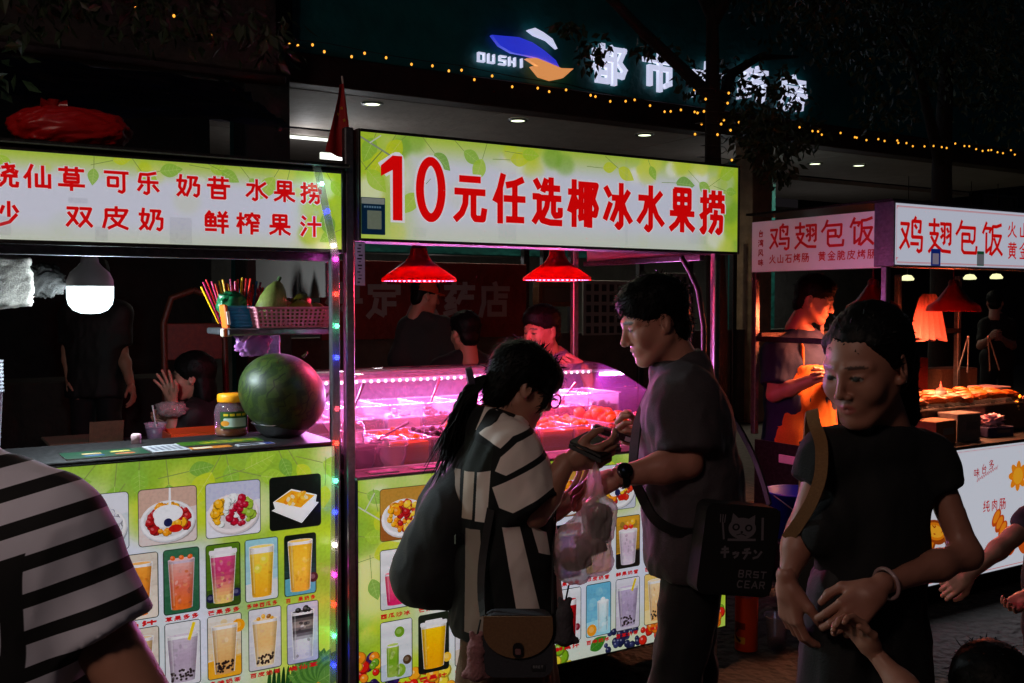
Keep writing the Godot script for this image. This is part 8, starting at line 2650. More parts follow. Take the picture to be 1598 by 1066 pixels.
	var jM := {"hd": Vector3(10.322, 1.609, -6.571), "nk": Vector3(10.336, 1.440, -6.554), "sr": Vector3(10.220, 1.369, -6.622), "er": Vector3(10.081, 1.132, -6.580), "wr": Vector3(9.980, 1.224, -6.411), "sl": Vector3(10.455, 1.369, -6.477), "el": Vector3(10.380, 1.132, -6.396), "wl": Vector3(10.108, 1.210, -6.331), "pl": Vector3(10.326, 0.951, -6.538), "fwd": Vector3(0.896, 0.000, -0.444), "face": Vector3(0.892, -0.100, -0.442), "up": Vector3(0.089, 0.995, -0.044)}
	var jN := {"hd": Vector3(6.307, 1.532, -3.516), "nk": Vector3(6.293, 1.350, -3.516), "sr": Vector3(6.139, 1.268, -3.549), "er": Vector3(5.943, 1.024, -3.483), "wr": Vector3(5.698, 1.008, -3.456), "sl": Vector3(6.395, 1.265, -3.450), "el": Vector3(6.305, 0.995, -3.376), "wl": Vector3(5.968, 0.918, -3.345), "pl": Vector3(6.280, 0.722, -3.496), "fwd": Vector3(-0.988, -0.000, 0.156), "face": Vector3(-0.910, -0.389, 0.143), "up": Vector3(-0.385, 0.921, 0.061)}
	# --- striped man, back to the camera
	var p := Pic.new(512, 1024, Color(0.80, 0.80, 0.86), GLYPHS)
	for k in 11: p.poly(PackedVector2Array([Vector2(0, 26 + k * 76), Vector2(512, 26 + k * 76), Vector2(512, 56 + k * 76), Vector2(0, 56 + k * 76)]), Color(0.035, 0.035, 0.05))
	p.poly(PackedVector2Array([Vector2(0, 400), Vector2(392, 400), Vector2(392, 660), Vector2(0, 660)]), Color(0.035, 0.035, 0.05))
	p.text("IMS", 122, 440, 78, 170, 88, 22, Color(0.80, 0.80, 0.86))
	var tex := p.done()
	var a_sd: Vector3 = (jA.sr - jA.sl).normalized()
	var a_uv := func(v: Vector3) -> Vector2:
		var lat: float = (v - jA.nk).dot(a_sd)
		return Vector2(clampf(0.42 + lat * 1.3, 0.0, 1.0), clampf((1.45 - v.y + lat * 0.32) / 0.68, 0.0, 1.0))
	person(jA, "man in grey and black striped T-shirt seen from behind at lower left", {"shirt": printed(tex, 0.9), "shirt_uv": a_uv, "loose": 0.022, "sleeve": 0.52, "shirt_cell": 0.0065, "hair": "short", "cuff": 0.012, "fat": 0.008, "hem": -0.1, "tufts": 600, "fold": 0.005, "fold_sc": Vector3(5, 2.6, 5), "lower_mat": cloth(Color(0.10, 0.11, 0.15))})

	# --- stooping woman with backpack
	p = Pic.new(512, 768, Color(0.035, 0.045, 0.045), GLYPHS)
	var cream := Color(0.90, 0.85, 0.81)
	var Q := func(c: Array, col: Color) -> void:
		var g := PackedVector2Array()
		for v in c: g.append(Vector2((v[0] - 690) * 2.2, (v[1] - 615) * 2.05))
		p.poly(g, col)
	Q.call([[744, 664], [758, 630], [800, 612], [838, 628], [850, 652], [800, 668], [782, 684]], cream)
	Q.call([[725, 672], [772, 684], [766, 726], [725, 726]], Color(0.10, 0.13, 0.11))
	Q.call([[782, 696], [806, 676], [850, 660], [866, 684], [790, 722], [774, 716]], cream)
	Q.call([[770, 740], [868, 694], [885, 730], [800, 776], [780, 770]], cream)
	Q.call([[800, 788], [888, 742], [890, 800], [812, 800]], Color(0.10, 0.13, 0.11))
	Q.call([[704, 724], [722, 722], [720, 800], [700, 800]], Color(0.62, 0.55, 0.50))
	Q.call([[728, 722], [744, 720], [740, 792], [724, 792]], Color(0.76, 0.68, 0.61))
	Q.call([[748, 720], [768, 716], [762, 794], [744, 794]], cream)
	Q.call([[784, 800], [810, 800], [842, 935], [806, 928]], cream)
	Q.call([[826, 800], [850, 815], [856, 850], [838, 842]], cream)
	Q.call([[730, 806], [752, 806], [758, 960], [728, 960]], Color(0.60, 0.55, 0.50))
	Q.call([[862, 800], [890, 800], [890, 960], [868, 960]], cream)
	tex = p.done()
	var b_uv := func(v: Vector3) -> Vector2:
		var q: Vector3 = v - jB.nk
		return Vector2(clampf((776.0 + q.dot(R) * 571.0 - 690.0) * 2.2 / 512.0, 0.0, 1.0), clampf((668.0 - q.y * 571.0 - 615.0) * 2.05 / 768.0, 0.0, 1.0))
	var tb := person(jB, "stooping woman in black and cream patchwork shirt with glasses and ponytail", {"shirt": printed(tex, 0.9), "shirt_uv": b_uv, "loose": 0.026, "cuff": 0.032, "sleeve": 0.93, "head": "female", "head_s": 0.90, "head_cell": 0.004, "hair": "fringe", "hair_cell": 0.0045, "tufts": 2500, "tuft_len": 0.03, "sweep": Vector3(0, -0.8, -0.5), "lower": "skirt", "skirt_y": 0.16, "flare": 0.15, "hem": 0.05, "lower_mat": cloth(Color(0.40, 0.27, 0.16)), "hand_r": [R * 0.95 + U * 0.15, F * 0.8 + U * 0.45, 0.55, 0.2], "hand_l": [R * 0.75 + U * 0.6, U * 0.5 - R * 0.5 - F * 0.4, 0.28, 1.3], "hand_cell": 0.0035, "shirt_cell": 0.01, "fold": 0.007})
	# ponytail and glasses
	var st := mb()
	var hx := head_xf(jB, 1.0)
	var r := RandomNumberGenerator.new()
	r.seed = 3
	for k in 280:
		var a := r.randf() * TAU
		var q := sqrt(r.randf()) * 0.028
		var o0 := Vector3(cos(a) * q, sin(a) * q, 0)
		var root: Vector3 = hx * (Vector3(0, -0.035, -0.108) + o0 * 0.7)
		var l := r.randf_range(0.7, 1.15)
		var m1: Vector3 = root + (-R * 0.04 - U * 0.045) * l + o0
		var m2: Vector3 = root + (-R * 0.062 - U * 0.12) * l + o0 * 1.5 + Vector3(0, 0, sin(k) * 0.01)
		var m3: Vector3 = root + (-R * 0.085 - U * 0.20) * l + o0 * 2.0 + R * sin(k * 1.7) * 0.02
		tube(st, [root, m1, m2, m3], [0.0036, 0.0034, 0.0026, 0.0006], 4, false)
	var pt := part("ponytail", st, hair_mat(), tb)
	pt.position = -tb.position
	st = mb()
	tube(st, [hx * Vector3(0, -0.024, -0.117) - R * 0.02, hx * Vector3(0, -0.03, -0.122) - R * 0.03], [0.03, 0.028], 12)
	part("hair_tie", st, cloth(Color(0.25, 0.2, 0.28)), pt)
	st = mb()
	for s in [-1.0, 1.0]:
		var ring := []
		for k in 17: ring.append(hx * Vector3(s * 0.034 + cos(TAU * k / 16) * 0.024, -0.004 + sin(TAU * k / 16) * 0.019, 0.098 - absf(cos(TAU * k / 16) * 0.024 + 0.02) * 0.25))
		tube(st, ring, 0.0022, 6, false)
		tube(st, [hx * Vector3(s * 0.058, 0.0, 0.088), hx * Vector3(s * 0.076, 0.002, 0.05), hx * Vector3(s * 0.082, 0.004, -0.01)], 0.002, 6)
	tube(st, [hx * Vector3(-0.010, 0.0, 0.1), hx * Vector3(0.0, 0.003, 0.104), hx * Vector3(0.010, 0.0, 0.1)], 0.002, 6)
	part("glasses", st, pm(Color(0.03, 0.03, 0.035), 0.25), tb).position = -tb.position
	# backpack
	var t := thing("backpack", "big sagging black backpack on the stooping woman's back", "backpack", Vector3(1.24, 0.76, -2.42))
	var bm := bones_mesh([[Vector3(1.315, 1.175, -2.30), Vector3(1.26, 1.03, -2.34), 0.06, 0.085], [Vector3(1.345, 1.165, -2.40), Vector3(1.30, 1.03, -2.44), 0.06, 0.08], [Vector3(1.26, 1.03, -2.34), Vector3(1.225, 0.86, -2.40), 0.085, 0.092], [Vector3(1.30, 1.03, -2.44), Vector3(1.27, 0.86, -2.46), 0.08, 0.09], [Vector3(1.21, 0.95, -2.42), Vector3(1.20, 0.85, -2.44), 0.06, 0.075], [Vector3(1.32, 1.0, -2.36), Vector3(1.30, 0.86, -2.38), 0.08, 0.09]], 0.008, 0.04)
	ripple(bm, 0.005, Vector3(5, 3, 5), 31)
	put_mesh("pack_body", to_mesh([bm]), cloth(Color(0.02, 0.021, 0.024), 0.75), t).position = -t.position
	st = mb()
	band(st, [Vector3(1.262, 1.19, -2.27), Vector3(1.293, 1.285, -2.225), Vector3(1.355, 1.312, -2.25), Vector3(1.42, 1.25, -2.22), Vector3(1.42, 1.1, -2.18), Vector3(1.34, 0.98, -2.19), Vector3(1.27, 0.90, -2.26)], 0.036, 0.008, Vector3(1.39, 1.1, -2.31))
	part("shoulder_strap", st, cloth(Color(0.03, 0.03, 0.033), 0.7), t).position = -t.position
	st = mb()
	box(st, Vector3(1.222, 0.99, -2.245), Vector3(0.024, 0.03, 0.015), 0.004, Basis(Vector3.UP, -0.5))
	part("buckle", st, pm(Color(0.06, 0.06, 0.065), 0.25), t).position = -t.position
	# crossbody bag
	t = thing("crossbody_bag", "small grey crossbody bag with tan rounded flap at the stooping woman's hip", "handbag", Vector3(1.292, 0.68, -2.069))
	var fb := Basis(R, U, -F)
	st = mb()
	slab(st, rounded(0.172, 0.156, 0.03), 0.05, Transform3D(fb, Vector3(0, 0.078, 0)))
	part("bag_body", st, cloth(Color(0.20, 0.20, 0.22)), t)
	st = mb()
	var fl := PackedVector2Array()
	for k in 21: fl.append(Vector2(cos(PI * k / 20) * 0.086, -sin(PI * k / 20) * 0.072 - 0.02))
	fl.append(Vector2(-0.084, 0.012)); fl.append(Vector2(0.084, 0.012))
	slab(st, fl, 0.006, Transform3D(fb, Vector3(0, 0.142, 0) - F * 0.03))
	part("flap", st, cloth(Color(0.50, 0.36, 0.23)), t)
	st = mb()
	slab(st, rounded(0.026, 0.036, 0.012), 0.006, Transform3D(fb, Vector3(0, 0.072, 0) - F * 0.036))
	part("badge", st, pm(Color(0.06, 0.035, 0.035), 0.5), t)
	st = mb()
	slab(st, rounded(0.014, 0.014, 0.004), 0.004, Transform3D(fb, Vector3(0, 0.07, 0) - F * 0.041))
	part("badge_face", st, pm(Color(0.45, 0.3, 0.3), 0.5), t)
	p = Pic.new(96, 40, Color(0.10, 0.10, 0.11), GLYPHS)
	p.text("BRET", 10, 6, 14, 16, 19, 3.0, Color(0.55, 0.55, 0.55))
	st = mb()
	var lc := R * 0.05 + U * 0.025 - F * 0.0275
	pic_quad(st, lc - R * 0.017 + U * 0.008, lc + R * 0.017 + U * 0.008, lc + R * 0.017 - U * 0.008, lc - R * 0.017 - U * 0.008)
	part("maker_label", st, printed(p.done(), 0.6), t)
	st = mb()
	band(st, [Vector3(1.222, 0.825, -2.12), Vector3(1.242, 0.941, -2.16), Vector3(1.282, 1.130, -2.165), Vector3(1.335, 1.285, -2.20), Vector3(1.40, 1.30, -2.32)], 0.02, 0.004, Vector3(1.39, 1.1, -2.31))
	band(st, [Vector3(1.369, 0.825, -2.03), Vector3(1.425, 0.930, -2.115), Vector3(1.50, 1.08, -2.23), Vector3(1.47, 1.23, -2.36), Vector3(1.40, 1.31, -2.33)], 0.02, 0.004, Vector3(1.39, 1.1, -2.31))
	part("strap", st, pm(Color(0.05, 0.045, 0.045), 0.6), t).position = -t.position
	for a in [[Vector3(1.198, 0.67, -2.112), Color(0.62, 0.42, 0.42), "fuzzy pink plush charm dangling left of the tan flap", 0.022], [Vector3(1.385, 0.755, -2.0), Color(0.30, 0.28, 0.30), "fuzzy grey plush charm dangling right of the tan flap", 0.02]]:
		t = thing("plush_charm", a[2], "charm", a[0], "plush charms on the bag")
		var k: float = a[3]
		var m := bones_mesh([[Vector3(0, 0.02, 0), Vector3(0, 0.05, 0), k * 1.1, k], [Vector3(0, 0.075, 0), Vector3(0, 0.08, 0), k * 1.05, k], [Vector3(0, 0.03, 0), R * 0.028 + U * 0.012, k * 0.4, k * 0.4], [Vector3(0, 0.03, 0), -R * 0.028 + U * 0.012, k * 0.4, k * 0.4], [U * 0.09, U * 0.115 + R * 0.012, k * 0.35, k * 0.3], [U * 0.09, U * 0.115 - R * 0.012, k * 0.35, k * 0.3]], 0.004, 0.01)
		ripple(m, 0.002, Vector3(120, 120, 120), 4)
		put_mesh("plush_body", to_mesh([m]), cloth(a[1], 0.95), t)
		st = mb()
		tube(st, [U * 0.1, U * 0.15 + R * 0.01], 0.0025, 6)
		part("loop", st, black_plastic, t)
	# wallet in her hand
	t = thing("wallet", "flat black wallet held out in the stooping woman's hand", "wallet", Vector3(1.55, 1.2, -2.1))
	st = mb()
	hexa(st, [Vector3(1.473, 1.235, -2.109), Vector3(1.560, 1.250, -2.150), Vector3(1.638, 1.214, -2.100), Vector3(1.531, 1.199, -2.048)], Vector3(-0.002, -0.010, 0.0))
	part("cover", st, cloth(Color(0.05, 0.03, 0.035), 0.5), t).position = -t.position
	st = mb()
	hexa(st, [Vector3(1.476, 1.244, -2.109), Vector3(1.560, 1.258, -2.149), Vector3(1.634, 1.223, -2.100), Vector3(1.531, 1.209, -2.050)], Vector3(-0.001, -0.006, 0.0))
	part("upper_cover", st, cloth(Color(0.04, 0.025, 0.03), 0.5), t).position = -t.position
	# carrier bags
	var film := glass(Color(0.86, 0.80, 0.79), 0.36, 0.2)
	film.backlight_enabled = true
	film.backlight = Color(0.7, 0.68, 0.66)
	t = thing("carrier_bag", "small clear plastic bag with dark food hanging from the stooping woman's hand", "plastic bag", Vector3(1.548, 0.97, -2.076))
	var cb := bones_mesh([[Vector3(1.543, 1.185, -2.088), Vector3(1.546, 1.115, -2.081), 0.008, 0.008], [Vector3(1.546, 1.115, -2.081), Vector3(1.548, 1.06, -2.078), 0.008, 0.034], [Vector3(1.535, 1.06, -2.085), Vector3(1.538, 1.0, -2.085), 0.03, 0.026], [Vector3(1.562, 1.06, -2.07), Vector3(1.56, 1.0, -2.07), 0.03, 0.024]], 0.004, 0.012)
	ripple(cb, 0.004, Vector3(40, 10, 40), 8)
	put_mesh("film", to_mesh([cb]), film, t).position = -t.position
	var ct := bones_mesh([[Vector3(1.540, 1.055, -2.083), Vector3(1.542, 1.0, -2.083), 0.024, 0.02], [Vector3(1.557, 1.05, -2.073), Vector3(1.556, 0.998, -2.072), 0.024, 0.018]], 0.005, 0.01)
	ripple(ct, 0.003, Vector3(60, 60, 60), 2)
	put_mesh("food", to_mesh([ct]), pm(Color(0.08, 0.035, 0.03), 0.5), t).position = -t.position
	t = thing("carrier_bag", "rounder clear plastic bag with a brown carton below the small one", "plastic bag", Vector3(1.525, 0.87, -2.12))
	cb = bones_mesh([[Vector3(1.548, 1.167, -2.107), Vector3(1.541, 1.06, -2.117), 0.006, 0.012], [Vector3(1.541, 1.06, -2.117), Vector3(1.52, 0.96, -2.126), 0.012, 0.06], [Vector3(1.515, 0.95, -2.13), Vector3(1.508, 0.92, -2.13), 0.068, 0.058], [Vector3(1.55, 0.96, -2.11), Vector3(1.565, 0.92, -2.1), 0.05, 0.035]], 0.005, 0.02)
	ripple(cb, 0.006, Vector3(26, 12, 26), 9)
	put_mesh("film", to_mesh([cb]), film, t).position = -t.position
	st = mb()
	box(st, Vector3(1.545, 0.965, -2.112), Vector3(0.075, 0.055, 0.05), 0.004, Basis(Vector3.UP, -0.5) * Basis(Vector3.BACK, 0.35))
	part("carton", st, pm(Color(0.36, 0.20, 0.14), 0.7), t).position = -t.position
	st = mb()
	ball(st, Vector3(1.507, 0.925, -2.13), Vector3(0.045, 0.03, 0.045), 16, Basis.IDENTITY, 0.3, 3)
	part("food", st, pm(Color(0.22, 0.06, 0.04), 0.5), t).position = -t.position

	# --- grey T-shirt man
	var tc := person(jC, "tall young man in dark grey T-shirt facing left beside the fruit case", {"shirt": cloth(Color(0.27, 0.24, 0.255)), "skin": Color(0.42, 0.18, 0.125), "head_cell": 0.0035, "head_s": 0.98, "hair": "short", "hair_cell": 0.004, "tufts": 3500, "tuft_len": 0.022, "sweep": Vector3(0, -0.3, 0.6), "loose": 0.022, "cuff": 0.03, "fat": 0.004, "sleeve": 0.82, "hem": -0.02, "shirt_cell": 0.009, "fold": 0.007, "fold_sc": Vector3(6, 3.5, 6), "hand_l": [-R * 0.85 - U * 0.45 + F * 0.1, -U * 0.6 + F * 0.5, 0.45, 0.5], "hand_r": [-R * 0.9 + U * 0.25, U * 0.6 + F * -0.5, 0.9, 0.1], "hand_cell": 0.0035, "lower_mat": cloth(Color(0.075, 0.075, 0.085))})
	st = mb()
	var wx: Vector3 = (jC.wl - jC.el).normalized()
	var ring := []
	var wp := perp(wx)
	for k in 19: ring.append(jC.wl - wx * 0.012 + wp.rotated(wx, TAU * k / 18) * 0.031)
	for k in 3:
		var rr := []
		for q in ring: rr.append(q - wx * 0.006 * (k - 1))
		tube(st, rr, 0.0045, 6, false)
	var wt := part("watch", st, pm(Color(0.02, 0.02, 0.025), 0.35), tc)
	wt.position = -tc.position
	st = mb()
	var wn := (-F * 0.8 + U * 0.5).normalized()
	wn = (wn - wx * wn.dot(wx)).normalized()
	lathe(st, jC.wl - wx * 0.012 + wn * 0.034, [Vector2(0, -0.006), Vector2(0.021, -0.006), Vector2(0.022, 0.004), Vector2(0.018, 0.006), Vector2(0, 0.006)], 20, 1, 1, Basis(wx, wn, wx.cross(wn)))
	part("watch_case", st, pm(Color(0.03, 0.03, 0.035), 0.2), wt)
	# his messenger bag
	t = thing("messenger_bag", "black messenger bag with pale cat, fork and knife print on the grey shirted man", "bag", Vector3(1.916, 0.812, -1.963))
	var mbz := (-F * 0.96 + R * 0.28).normalized()
	var mbx := U.cross(mbz).normalized()
	var tilt_b := Basis(mbz, -0.14)
	var mxf := Transform3D(tilt_b * Basis(mbx, U, mbz), Vector3(0, 0.125, 0))
	st = mb()
	slab(st, rounded(0.225, 0.245, 0.025), 0.06, mxf)
	part("bag_body", st, cloth(Color(0.022, 0.022, 0.025), 0.8), t)
	p = Pic.new(384, 416, Color(0.022, 0.022, 0.025), GLYPHS)
	var ink := Color(0.42, 0.39, 0.41)
	p.ell(190, 100, 74, 52, ink)
	p.poly(PackedVector2Array([Vector2(126, 80), Vector2(130, 30), Vector2(170, 56)]), ink)
	p.poly(PackedVector2Array([Vector2(254, 80), Vector2(250, 30), Vector2(210, 56)]), ink)
	for s in [-1, 1]:
		p.ell(190 + s * 34, 96, 20, 17, Color(0.022, 0.022, 0.025))
		p.ell(190 + s * 34, 96, 11, 10, ink)
	p.ell(190, 118, 7, 5, Color(0.022, 0.022, 0.025))
	p.line(PackedVector2Array([Vector2(164, 134), Vector2(190, 126), Vector2(216, 134)]), 4, Color(0.022, 0.022, 0.025))
	for k in 3: p.line(PackedVector2Array([Vector2(66 + k * 13, 40), Vector2(70 + k * 11, 80)]), 6, ink)
	p.line(PackedVector2Array([Vector2(82, 78), Vector2(100, 160)]), 10, ink)
	p.line(PackedVector2Array([Vector2(292, 40), Vector2(306, 150)]), 13, ink)
	p.line(PackedVector2Array([Vector2(120, 160), Vector2(270, 150)]), 12, ink)
	p.text("キッチン", 90, 190, 50, 58, 58, 12, ink)
	p.text("BRST", 200, 300, 34, 36, 40, 7, ink)
	p.text("CEAR", 200, 350, 34, 36, 40, 7, ink)
	st = mb()
	pic_quad(st, mxf * Vector3(-0.108, 0.116, 0.0325), mxf * Vector3(0.108, 0.116, 0.0325), mxf * Vector3(0.108, -0.116, 0.0325), mxf * Vector3(-0.108, -0.116, 0.0325))
	part("printed_front", st, printed(p.done(), 0.8), t)
	st = mb()
	band(st, [Vector3(1.99, 1.425, -2.30), Vector3(1.86, 1.34, -2.255), Vector3(1.762, 1.20, -2.20), Vector3(1.745, 1.07, -2.15), Vector3(1.79, 0.98, -2.06), Vector3(1.935, 0.99, -1.985)], 0.036, 0.005, Vector3(1.95, 1.1, -2.19))
	band(st, [Vector3(1.99, 1.425, -2.30), Vector3(2.08, 1.36, -2.25), Vector3(2.135, 1.18, -2.13), Vector3(2.12, 1.02, -2.03)], 0.036, 0.005, Vector3(1.95, 1.1, -2.19))
	part("strap", st, cloth(Color(0.03, 0.03, 0.034)), t).position = -t.position
	t = thing("card_reader", "black handheld payment reader with two white keys in the grey shirted man's hand", "card reader", Vector3(1.814, 1.2, -2.367))
	var rd := (Vector3(1.860, 1.192, -2.338) - Vector3(1.768, 1.227, -2.397)).normalized()
	var rb := Basis(rd, F.cross(rd).normalized() * -1.0, (rd.cross(F.cross(rd) * -1.0)).normalized())
	st = mb()
	box(st, Vector3(0, 0.01, 0), Vector3(0.135, 0.022, 0.055), 0.006, rb)
	part("case", st, pm(Color(0.025, 0.022, 0.028), 0.35), t)
	for k in 2:
		st = mb()
		box(st, Vector3(0, 0.01, 0) + rb * Vector3(0.005 + k * 0.038, 0.0, 0.0285), Vector3(0.016, 0.014, 0.002), 0.0, rb)
		part("key", st, pm(Color(0.62, 0.58, 0.64), 0.5), t)

	# --- woman in black leading a child
	var td := person(jD, "woman in black top looking down while leading a child by the hand", {"shirt": cloth(Color(0.025, 0.025, 0.028)), "head": "tied", "head_cell": 0.0035, "head_s": 1.0, "hair": "tied", "hair_cell": 0.004, "tufts": 900, "tuft_len": 0.016, "sweep": Vector3(0, -0.15, -1.0), "s": 0.95, "arm": 0.036, "loose": 0.0, "sleeve": 0.36, "cuff": 0.010, "slim": 0.8, "bust": 0.052, "fat": 0.0, "skin": Color(0.34, 0.145, 0.095), "shirt_cell": 0.009, "lower": "dress", "skirt_y": 0.35, "flare": 0.15, "hem": 0.0, "lower_mat": cloth(Color(0.03, 0.03, 0.033)), "hand_r": [-U * 0.95 + R * 0.1, R * 0.8 + F * 0.3, 0.42, 0.3], "hand_l": [-R * 0.72 - U * 0.55 - F * 0.25, -U * 0.3 + F * 0.7, 0.62, 0.4], "hand_cell": 0.003})
	st = mb()
	ring = []
	wx = (jD.wl - jD.el).normalized()
	wp = perp(wx)
	for k in 21: ring.append(jD.wl - wx * 0.02 + wp.rotated(wx, TAU * k / 20) * 0.031)
	tube(st, ring, 0.0042, 8, false)
	part("bracelet", st, pm(Color(0.62, 0.50, 0.50), 0.25), td).position = -td.position
	t = thing("shoulder_bag", "bag on a tan strap over the black topped woman's shoulder", "handbag", Vector3(1.87, 0.86, -1.60))
	st = mb()
	band(st, [Vector3(1.70, 1.12, -1.535), Vector3(1.715, 1.28, -1.53), Vector3(1.68, 1.362, -1.49), Vector3(1.632, 1.35, -1.44), Vector3(1.612, 1.29, -1.40), Vector3(1.60, 1.20, -1.41), Vector3(1.60, 1.10, -1.48)], 0.026, 0.005, Vector3(1.70, 1.22, -1.44))
	part("strap", st, cloth(Color(0.52, 0.36, 0.20)), t).position = -t.position
	st = mb()
	slab(st, rounded(0.2, 0.18, 0.03), 0.06, Transform3D(Basis(Vector3.UP, 2.2), Vector3(0.03, 0.11, 0.0)))
	part("bag_body", st, cloth(Color(0.10, 0.07, 0.05)), t)
	person(jE, "small child at lower right reaching up to hold a hand", {"s": 0.6, "head_s": 0.84, "head": "female", "hair": "short", "cell": 0.009, "shirt": cloth(Color(0.10, 0.10, 0.12)), "sleeve": 0.5, "hand_r": [-R * 0.55 + U * 0.75 + F * 0.1, -F * 0.5 - U * 0.2 - R * 0.5, 0.6, 0.3], "hand_s": 1.15, "hand_cell": 0.004, "tufts": 500, "hem": 0.0})
	person(jF, "child in black at the right picture edge with one arm stretched down", {"s": 0.74, "head_s": 0.88, "head": "female", "hair": "short", "shirt": cloth(Color(0.03, 0.035, 0.05)), "sleeve": 0.55, "hand_r": [-R * 0.8 - U * 0.5, -U * 0.4 + F * 0.6, 0.7, 0.2], "hand_s": 1.1, "tufts": 300, "hem": 0.0})

	# --- vendors
	person(jG, "young vendor in lilac shirt behind the fruit case holding the post", {"shirt": cloth(Color(0.52, 0.42, 0.58)), "hair": "short", "head_cell": 0.0045, "tufts": 1200, "sleeve": 0.6, "loose": 0.008, "hand_l": [U * 0.35 - R * 0.7, -F * 0.8 - R * 0.2, 1.0, 0.1], "hand_cell": 0.004})
	var th := person(jH, "vendor in blue T-shirt and orange apron working at the grill stall", {"s": 1.06, "head_s": 1.08, "shirt": cloth(Color(0.06, 0.12, 0.30)), "hair": "short", "head_cell": 0.0045, "tufts": 1200, "sleeve": 0.75, "loose": 0.018, "hand_r": [R * 0.9 - U * 0.1, -U * 0.6 - F * 0.3, 0.6, 0.2], "hand_cell": 0.004})
	var hu: Vector3 = (jH.nk - jH.pl).normalized()
	var hs: Vector3 = (jH.sl - jH.sr).normalized()
	var hf: Vector3 = jH.body
	var ab := []
	for q in [-1.0, 0.0, 1.0]:
		ab.append([jH.nk.lerp(jH.pl, 0.26) + hs * 0.075 * q, jH.pl + hs * 0.085 * q, 0.132, 0.140])
		ab.append([jH.pl + hs * 0.085 * q, jH.pl + hs * 0.10 * q - U * 0.35 + hf * 0.03, 0.140, 0.14])
	var am := bones_mesh(ab, 0.012, 0.05, [[jH.nk.lerp(jH.pl, 0.55) + hf * 0.055, -hf, 0.9], [jH.nk.lerp(jH.pl, 0.30), (hu - hf * 0.1).normalized(), 0.4], [jH.pl - U * 0.34, -U, 0.5]])
	ripple(am, 0.006, Vector3(7, 3, 7), 5)
	put_mesh("apron", to_mesh([am]), cloth(Color(0.86, 0.46, 0.10)), th).position = -th.position
	st = mb()
	for q in [-1.0, 1.0]:
		var b0: Vector3 = jH.nk.lerp(jH.pl, 0.30) + hs * 0.09 * q + hf * 0.12
		tube(st, [b0, jH.nk.lerp(jH.pl, 0.1) + hs * 0.085 * q + hf * 0.105, jH.nk + hs * 0.07 * q + hf * 0.03 + U * 0.035, jH.nk + hs * 0.02 * q - hf * 0.06 + U * 0.055], 0.009, 7)
	part("apron_strap", st, cloth(Color(0.86, 0.46, 0.10)), th).position = -th.position
	person(jN, "vendor with a yellow glove at the right end of the grill", {"shirt": cloth(Color(0.12, 0.08, 0.10)), "hair": "short", "sleeve": 0.8, "glove": Color(0.75, 0.42, 0.03), "tufts": 200})
	# --- people in the background
	person(jI, "bystander in black standing in the dark behind the LED bulb", {"shirt": cloth(Color(0.03, 0.03, 0.033)), "hair": "short", "floor": 0.13, "sleeve": 0.85, "loose": 0.015, "cell": 0.014})
	person(jJ, "seated woman in black raising an open hand to her face", {"shirt": cloth(Color(0.03, 0.03, 0.033)), "head": "female", "hair": "long", "sit": true, "s": 0.92, "sleeve": 0.9, "hand_r": [U * 0.9 - R * 0.35, -F * 0.9 - R * 0.2, 0.12, 1.4], "hand_l": [-R * 0.9, -F * 0.5 + U * 0.5, 0.6, 0.2], "cell": 0.013, "hand_cell": 0.004})
	var tk := person(jK, "person in grey jacket and orange cap before the red banner", {"shirt": cloth(Color(0.17, 0.16, 0.16)), "hair": "short", "floor": 0.13, "sleeve": 1.9, "loose": 0.025, "cell": 0.014})
	hx = head_xf(jK, 1.0)
	st = mb()
	lathe(st, hx * Vector3(0, 0.028, -0.01), [Vector2(0.098, 0.0), Vector2(0.099, 0.03), Vector2(0.086, 0.07), Vector2(0.05, 0.095), Vector2(0, 0.104)], 24, 1, 1, hx.basis)
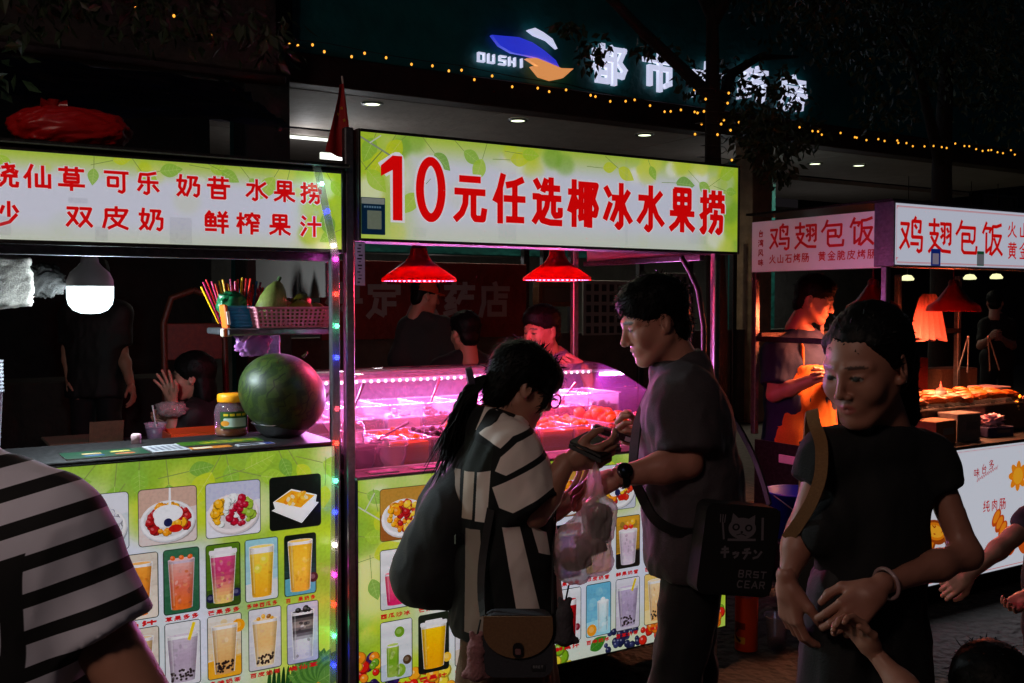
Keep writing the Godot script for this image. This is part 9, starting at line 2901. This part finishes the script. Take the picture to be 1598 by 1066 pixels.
	lathe(st, hx * Vector3(0, 0.03, 0.055), [Vector2(0, -0.004), Vector2(0.085, -0.004), Vector2(0.088, 0.0), Vector2(0.085, 0.004), Vector2(0, 0.006)], 24, 1, 1, hx.basis)
	part("cap", st, cloth(Color(0.68, 0.22, 0.04)), tk).position = -tk.position
	person(jL, "dark haired person sitting in the shade behind the fruit case", {"shirt": cloth(Color(0.04, 0.04, 0.05)), "hair": "short", "sit": true, "sleeve": 0.9, "loose": 0.015, "cell": 0.014})
	person(jM, "faint passer by in dark clothes far beyond the grill stall", {"shirt": cloth(Color(0.04, 0.045, 0.04)), "hair": "short", "sleeve": 0.8, "cell": 0.014})
	# seats and the small packet
	for a in [[jJ, "low stool under the seated woman in black"], [jL, "low stool under the sitter behind the fruit case"]]:
		var q: Vector3 = a[0].pl
		t = thing("plastic_stool", a[1], "stool", Vector3(q.x, 0, q.z), "stools behind the stalls")
		st = mb()
		lathe(st, Vector3(0, q.y - 0.14, 0), [Vector2(0, 0), Vector2(0.16, 0), Vector2(0.165, 0.015), Vector2(0.16, 0.03), Vector2(0, 0.03)], 20)
		part("seat", st, pm(Color(0.45, 0.08, 0.06), 0.5), t)
		for s in [[-1, -1], [1, -1], [-1, 1], [1, 1]]:
			st = mb()
			tube(st, [Vector3(s[0] * 0.15, 0, s[1] * 0.15), Vector3(s[0] * 0.1, q.y - 0.14, s[1] * 0.1)], 0.016, 8)
			part("leg", st, pm(Color(0.45, 0.08, 0.06), 0.5), t)
	t = thing("snack_box", "crumpled clear snack box in the seated woman's hands", "plastic box", Vector3(1.13, 1.05, -5.03))
	put_mesh("shell", lumpy_box(Vector3(0.14, 0.07, 0.08), 0.5, 61, 10), glass(Color(0.75, 0.7, 0.7), 0.4, 0.15), t).position = Vector3(0, 0.03, 0)
	st = mb()
	ball(st, Vector3(0, 0.015, 0), Vector3(0.03, 0.018, 0.022), 10, Basis.IDENTITY, 0.3, 5)
	part("snack", st, pm(Color(0.5, 0.25, 0.15), 0.6), t)
